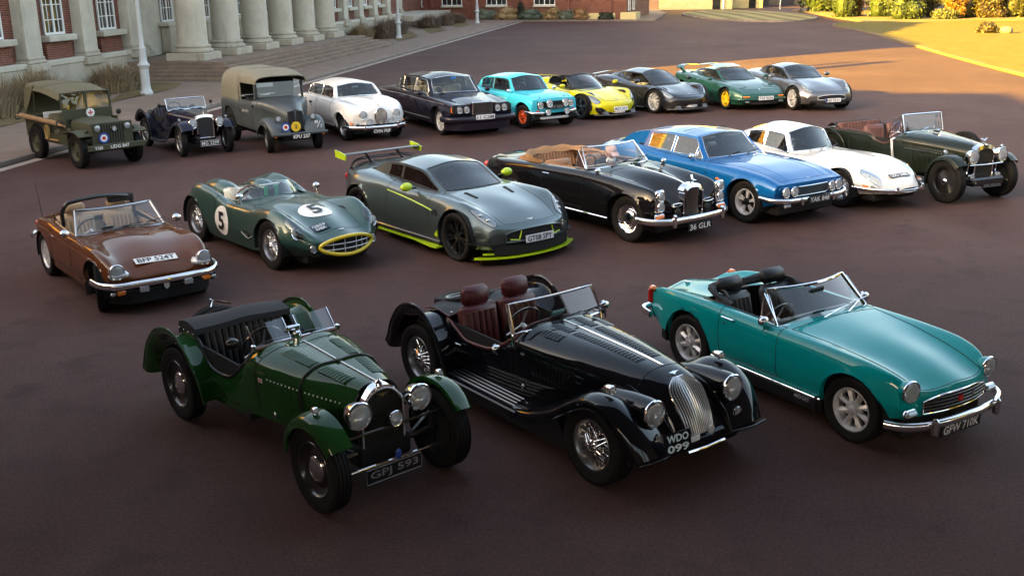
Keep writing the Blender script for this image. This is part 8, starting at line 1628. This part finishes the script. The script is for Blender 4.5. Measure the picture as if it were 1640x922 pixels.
    wheels(c, wb, .905, .335, .24, 'alloy', .245, rimm=STEEL if spider else SATIN, n=5 if spider else 10, cap=.2 if spider else .10, hubm=STEEL if spider else SATIN)
    return c

def wedge_coupe():
    pm = paint('metallic_emerald_green', (.006, .070, .045), .35, .36); wb = 2.44; ye = mat('yellow_wheel_paint', (.62, .40, .01), .35, coat=.5)
    c = car('wedge_coupe', 'metallic green wedge-shaped coupe with rear spoiler and yellow wheels', 'car', (6.34, 31.00), 160, wb, .81)
    rails = [[(-1.85, .76, .36), (-1.2, .86, .24), (1.2, .86, .20), (1.7, .78, .19), (1.98, .68, .20)], [(-1.85, .84, .60), (-1.2, .93, .52), (1.2, .92, .46), (1.7, .85, .40), (1.98, .74, .36)], [(-1.85, .80, .86), (-1.2, .84, .86), (-.3, .83, .82), (.6, .82, .76), (1.2, .80, .69), (1.7, .76, .58), (1.98, .70, .47)], [(-1.85, .6, .90), (-1.2, .62, .90), (-.3, .65, .85), (.6, .63, .785), (1.2, .6, .715), (1.7, .56, .59), (1.98, .54, .475)], [(-1.85, 0, .90), (-1.2, 0, .90), (.6, 0, .80), (1.2, 0, .725), (1.7, 0, .60), (1.98, 0, .48)]]
    cab = ([(-1.35, .55, .89), (-.9, .60, .885), (-.2, .64, .84), (.80, .60, .755)], [(-1.35, .50, .90), (-.9, .48, 1.02), (-.4, .50, 1.065), (.08, .50, 1.06), (.45, .56, .90), (.80, .595, .765)], [(-1.35, 0, .915), (-.9, 0, 1.06), (-.4, 0, 1.12), (.08, 0, 1.11), (.45, 0, .945), (.80, 0, .775)], (.12, .76), (-1.30, -.80), [(-.35, .62), (-.82, -.40)])
    S = closed(c, pm, rails, (-1.3, .5), [(1.22, .31, .35), (-1.22, .32, .36)], [(-.42, .72)], cab, [(.03, .8, 1), (.03, .4, .99), (0, .05, .97)], [(-.03, .8, .99), (-.02, .4, .98), (.02, 0, .95)], bow=(.08, .08), bonnet=(.78, 1.70), zlow=.22, W=.88, inner=mat('tan_lining', (.22, .14, .06), .7))
    for sg in (-1, 1):
        obj('side_lamp', G().box((1.955, sg*.56, .415), (.05, .22, .045), .01), AMBER, c); obj('fog_light', G().box((2.0, sg*.56, .27), (.04, .14, .05), .015), LENS, c); obj('mirror', G().ell((.55, sg*.95, .845), (.05, .09, .05), 12, 8), pm, c); obj('spoiler_post', G().prism([(-1.45, .88), (-1.25, .88), (-1.55, 1.04), (-1.75, 1.04)], sg*.72, sg*.76), pm, c); seat(c, -.15, sg*.34, .32, mat('tan_lining', (.22, .14, .06), .7), .46, .55, .35)
        patch(S, c, [(1.30, sg*.66, .70), (1.30, sg*.36, .72), (1.55, sg*.36, .65), (1.55, sg*.64, .63)], 'pop_up_lamp_lid', pm, .004, edge=(.004, DARK), dome=.0)
    obj('rear_spoiler', G().sweep(spl([(-1.55, -.78, 1.0), (-1.66, -.70, 1.05), (-1.70, 0, 1.06), (-1.66, .70, 1.05), (-1.55, .78, 1.0)], 18), [(-.13, -.012), (.10, -.006), (.10, .012), (-.13, .012)]), pm, c)
    obj('glass_roof_panel', G().grid(np.array([[(x, y, 1.135+.055*(.05-x)/.5-.06*y*y) for y in np.linspace(-.42, .42, 7)] for x in (-.45, -.2, .05)]), True), pm, c); obj('lower_intake', G().grid(np.array([[(2.045-.06*(y/.5)**2, y, z) for z in (.20, .25, .30)] for y in np.linspace(-.46, .46, 9)])), DARK, c)
    bumper(c, [(1.62, -.86, .34), (1.90, -.78, .345), (2.04, -.5, .35), (2.07, 0, .35), (2.04, .5, .35), (1.90, .78, .345), (1.62, .86, .34)], .07, .03, m=pm); plate(c, 'F16 SCH', (2.10, .0, .375), .50, .11, fg=BLACKP, bg=mat('reflective_white', (.66, .68, .72), .3), th=.08, bold=.012)
    l, nn = top(S, 1.72, 0, .005); obj('nose_badge', G().lathe([(.03, 0), (.001, .004)], 14, axis='z').xf(frame(l, nn, (1, 0, 0))), SATIN, c); obj('antenna', G().tube([(-.55, .1, 1.11), (-.60, .1, 1.26)], .004, 4), TRIM, c); steering(c, (.25, -.34, .78), .17, 1.2)
    wheels(c, wb, .835, .31, .22, 'alloy', .215, rimm=ye, n=5, hubm=ye)
    return c

VANT = [[(-1.95, .70, .36), (-1.3, .86, .25), (-.8, .86, .16), (.8, .86, .16), (1.3, .85, .22), (1.7, .80, .22), (1.98, .66, .22)], [(-1.95, .76, .62), (-1.3, .925, .56), (-.6, .875, .50), (.5, .865, .48), (1.3, .915, .50), (1.7, .87, .48), (1.98, .72, .43)], [(-1.95, .68, .87), (-1.4, .80, .885), (-.8, .77, .865), (.2, .76, .82), (.8, .76, .82), (1.3, .77, .81), (1.6, .72, .72), (1.98, .60, .54)], [(-1.95, .48, .92), (-1.4, .56, .93), (-.8, .61, .90), (.3, .61, .835), (.75, .58, .83), (1.3, .52, .75), (1.7, .48, .65), (1.98, .44, .535)], [(-1.95, 0, .945), (-1.4, 0, .95), (.7, 0, .845), (1.2, 0, .79), (1.6, 0, .695), (1.98, 0, .53)]]
VCAB = ([(-1.45, .54, .91), (-1.0, .585, .89), (.3, .60, .825), (.74, .575, .815)], [(-1.45, .50, .925), (-1.0, .505, 1.08), (-.5, .52, 1.14), (.02, .525, 1.11), (.4, .555, .95), (.74, .57, .825)], [(-1.45, 0, .945), (-1.0, 0, 1.13), (-.5, 0, 1.21), (.02, 0, 1.185), (.4, 0, 1.0), (.74, 0, .835)], (.06, .70), (-1.38, -.72), [(-.42, .58), (-.82, -.46)])
def vlamps(S, c):
    for sg in (-1, 1):
        o = patch(S, c, [(1.50, sg*.76, .75), (1.62, sg*.77, .71), (1.76, sg*.74, .64), (1.90, sg*.61, .555), (1.84, sg*.55, .60), (1.70, sg*.60, .67), (1.56, sg*.68, .735)], 'headlight', mat('dark_lamp_glass', (.20, .24, .27), .08, .4, coat=1), .005, edge=(.004, TRIM))
        for p in ((1.66, sg*.70, .69), (1.77, sg*.65, .64)): l, nn = near(S, p, .006); obj('lamp_bulb', G().ell(tuple(l), (.035, .035, .022), 14, 8), LENS, o)
def grey_coupe():
    pm = paint('silver_grey_metallic', (.16, .165, .18), .8, .32); wb = 2.60
    c = car('silver_coupe', 'silver-grey coupe with plain boot, last in the back row near the sunlit tarmac', 'car', (8.20, 30.65), 164, wb, .86)
    S = closed(c, pm, VANT, (-1.35, .5), [(1.30, .34, .375), (-1.30, .34, .375)], [(-.48, .62)], VCAB, [(.03, .82, 1), (.035, .55, .99), (.03, .25, .98), (.02, 0, .96)], [(-.05, .85, .98), (-.03, .5, .97), (.02, 0, .93)], bow=(.12, .16), bowl=(.6, .7), bonnet=(.70, 1.93), zlow=.24, W=.90, gl=GLASS, inner=mat('tan_lining', (.22, .14, .06), .7))
    vlamps(S, c); xf = lambda y, z: 2.045-.16*(abs(y)/.72)**2.2; grille_bars(c, xf, -.44, .44, .34, .475, nh=4, m=TRIM, r=.007, fm=SATIN, frm=.010, zc=lambda y: .475-.05*(abs(y)/.44)**3); obj('lower_intake', G().grid(np.array([[(xf(y, 0)-.006, y, z) for z in (.20, .25, .30)] for y in np.linspace(-.5, .5, 11)])), DARK, c)
    for sg in (-1, 1): obj('mirror', G().ell((.20, sg*.93, .895), (.06, .10, .06), 14, 8), pm, c); seat(c, -.25, sg*.34, .34, mat('tan_lining', (.22, .14, .06), .7), .46, .56, .3); obj('brake_duct', G().ell((1.95, sg*.60, .30), (.06, .08, .05), 12, 8), DARK, c)
    q = plate(c, 'A20 TKW', (2.08, .0, .325), .50, .11, fg=BLACKP, bg=mat('reflective_white', (.66, .68, .72), .3), th=.08, pitch=.06, bold=.012); obj('plate_band', G().box((2.086, -.225, .325), (.004, .05, .105)), BLUEP, q)
    obj('antenna', G().tube([(-.45, 0, 1.22), (-.55, 0, 1.34)], .004, 4), TRIM, c); steering(c, (.18, -.34, .74), .18, 1.2)
    wheels(c, wb, .885, .34, .25, 'alloy', .25, rimm=SATIN, n=7, cap=.14, hubm=SATIN)
    return c
teal_roadster(); black_roadster(); green_roadster()
brown_roadster(); racing_car(); wing_coupe(); black_drophead(); blue_coupe(); white_coupe(); vintage_tourer(); passenger()
army_car(); navy_roadster(); canvas_van(); white_saloon(); navy_saloon(); rally_saloon(); supercar(True); supercar(False); wedge_coupe(); grey_coupe()
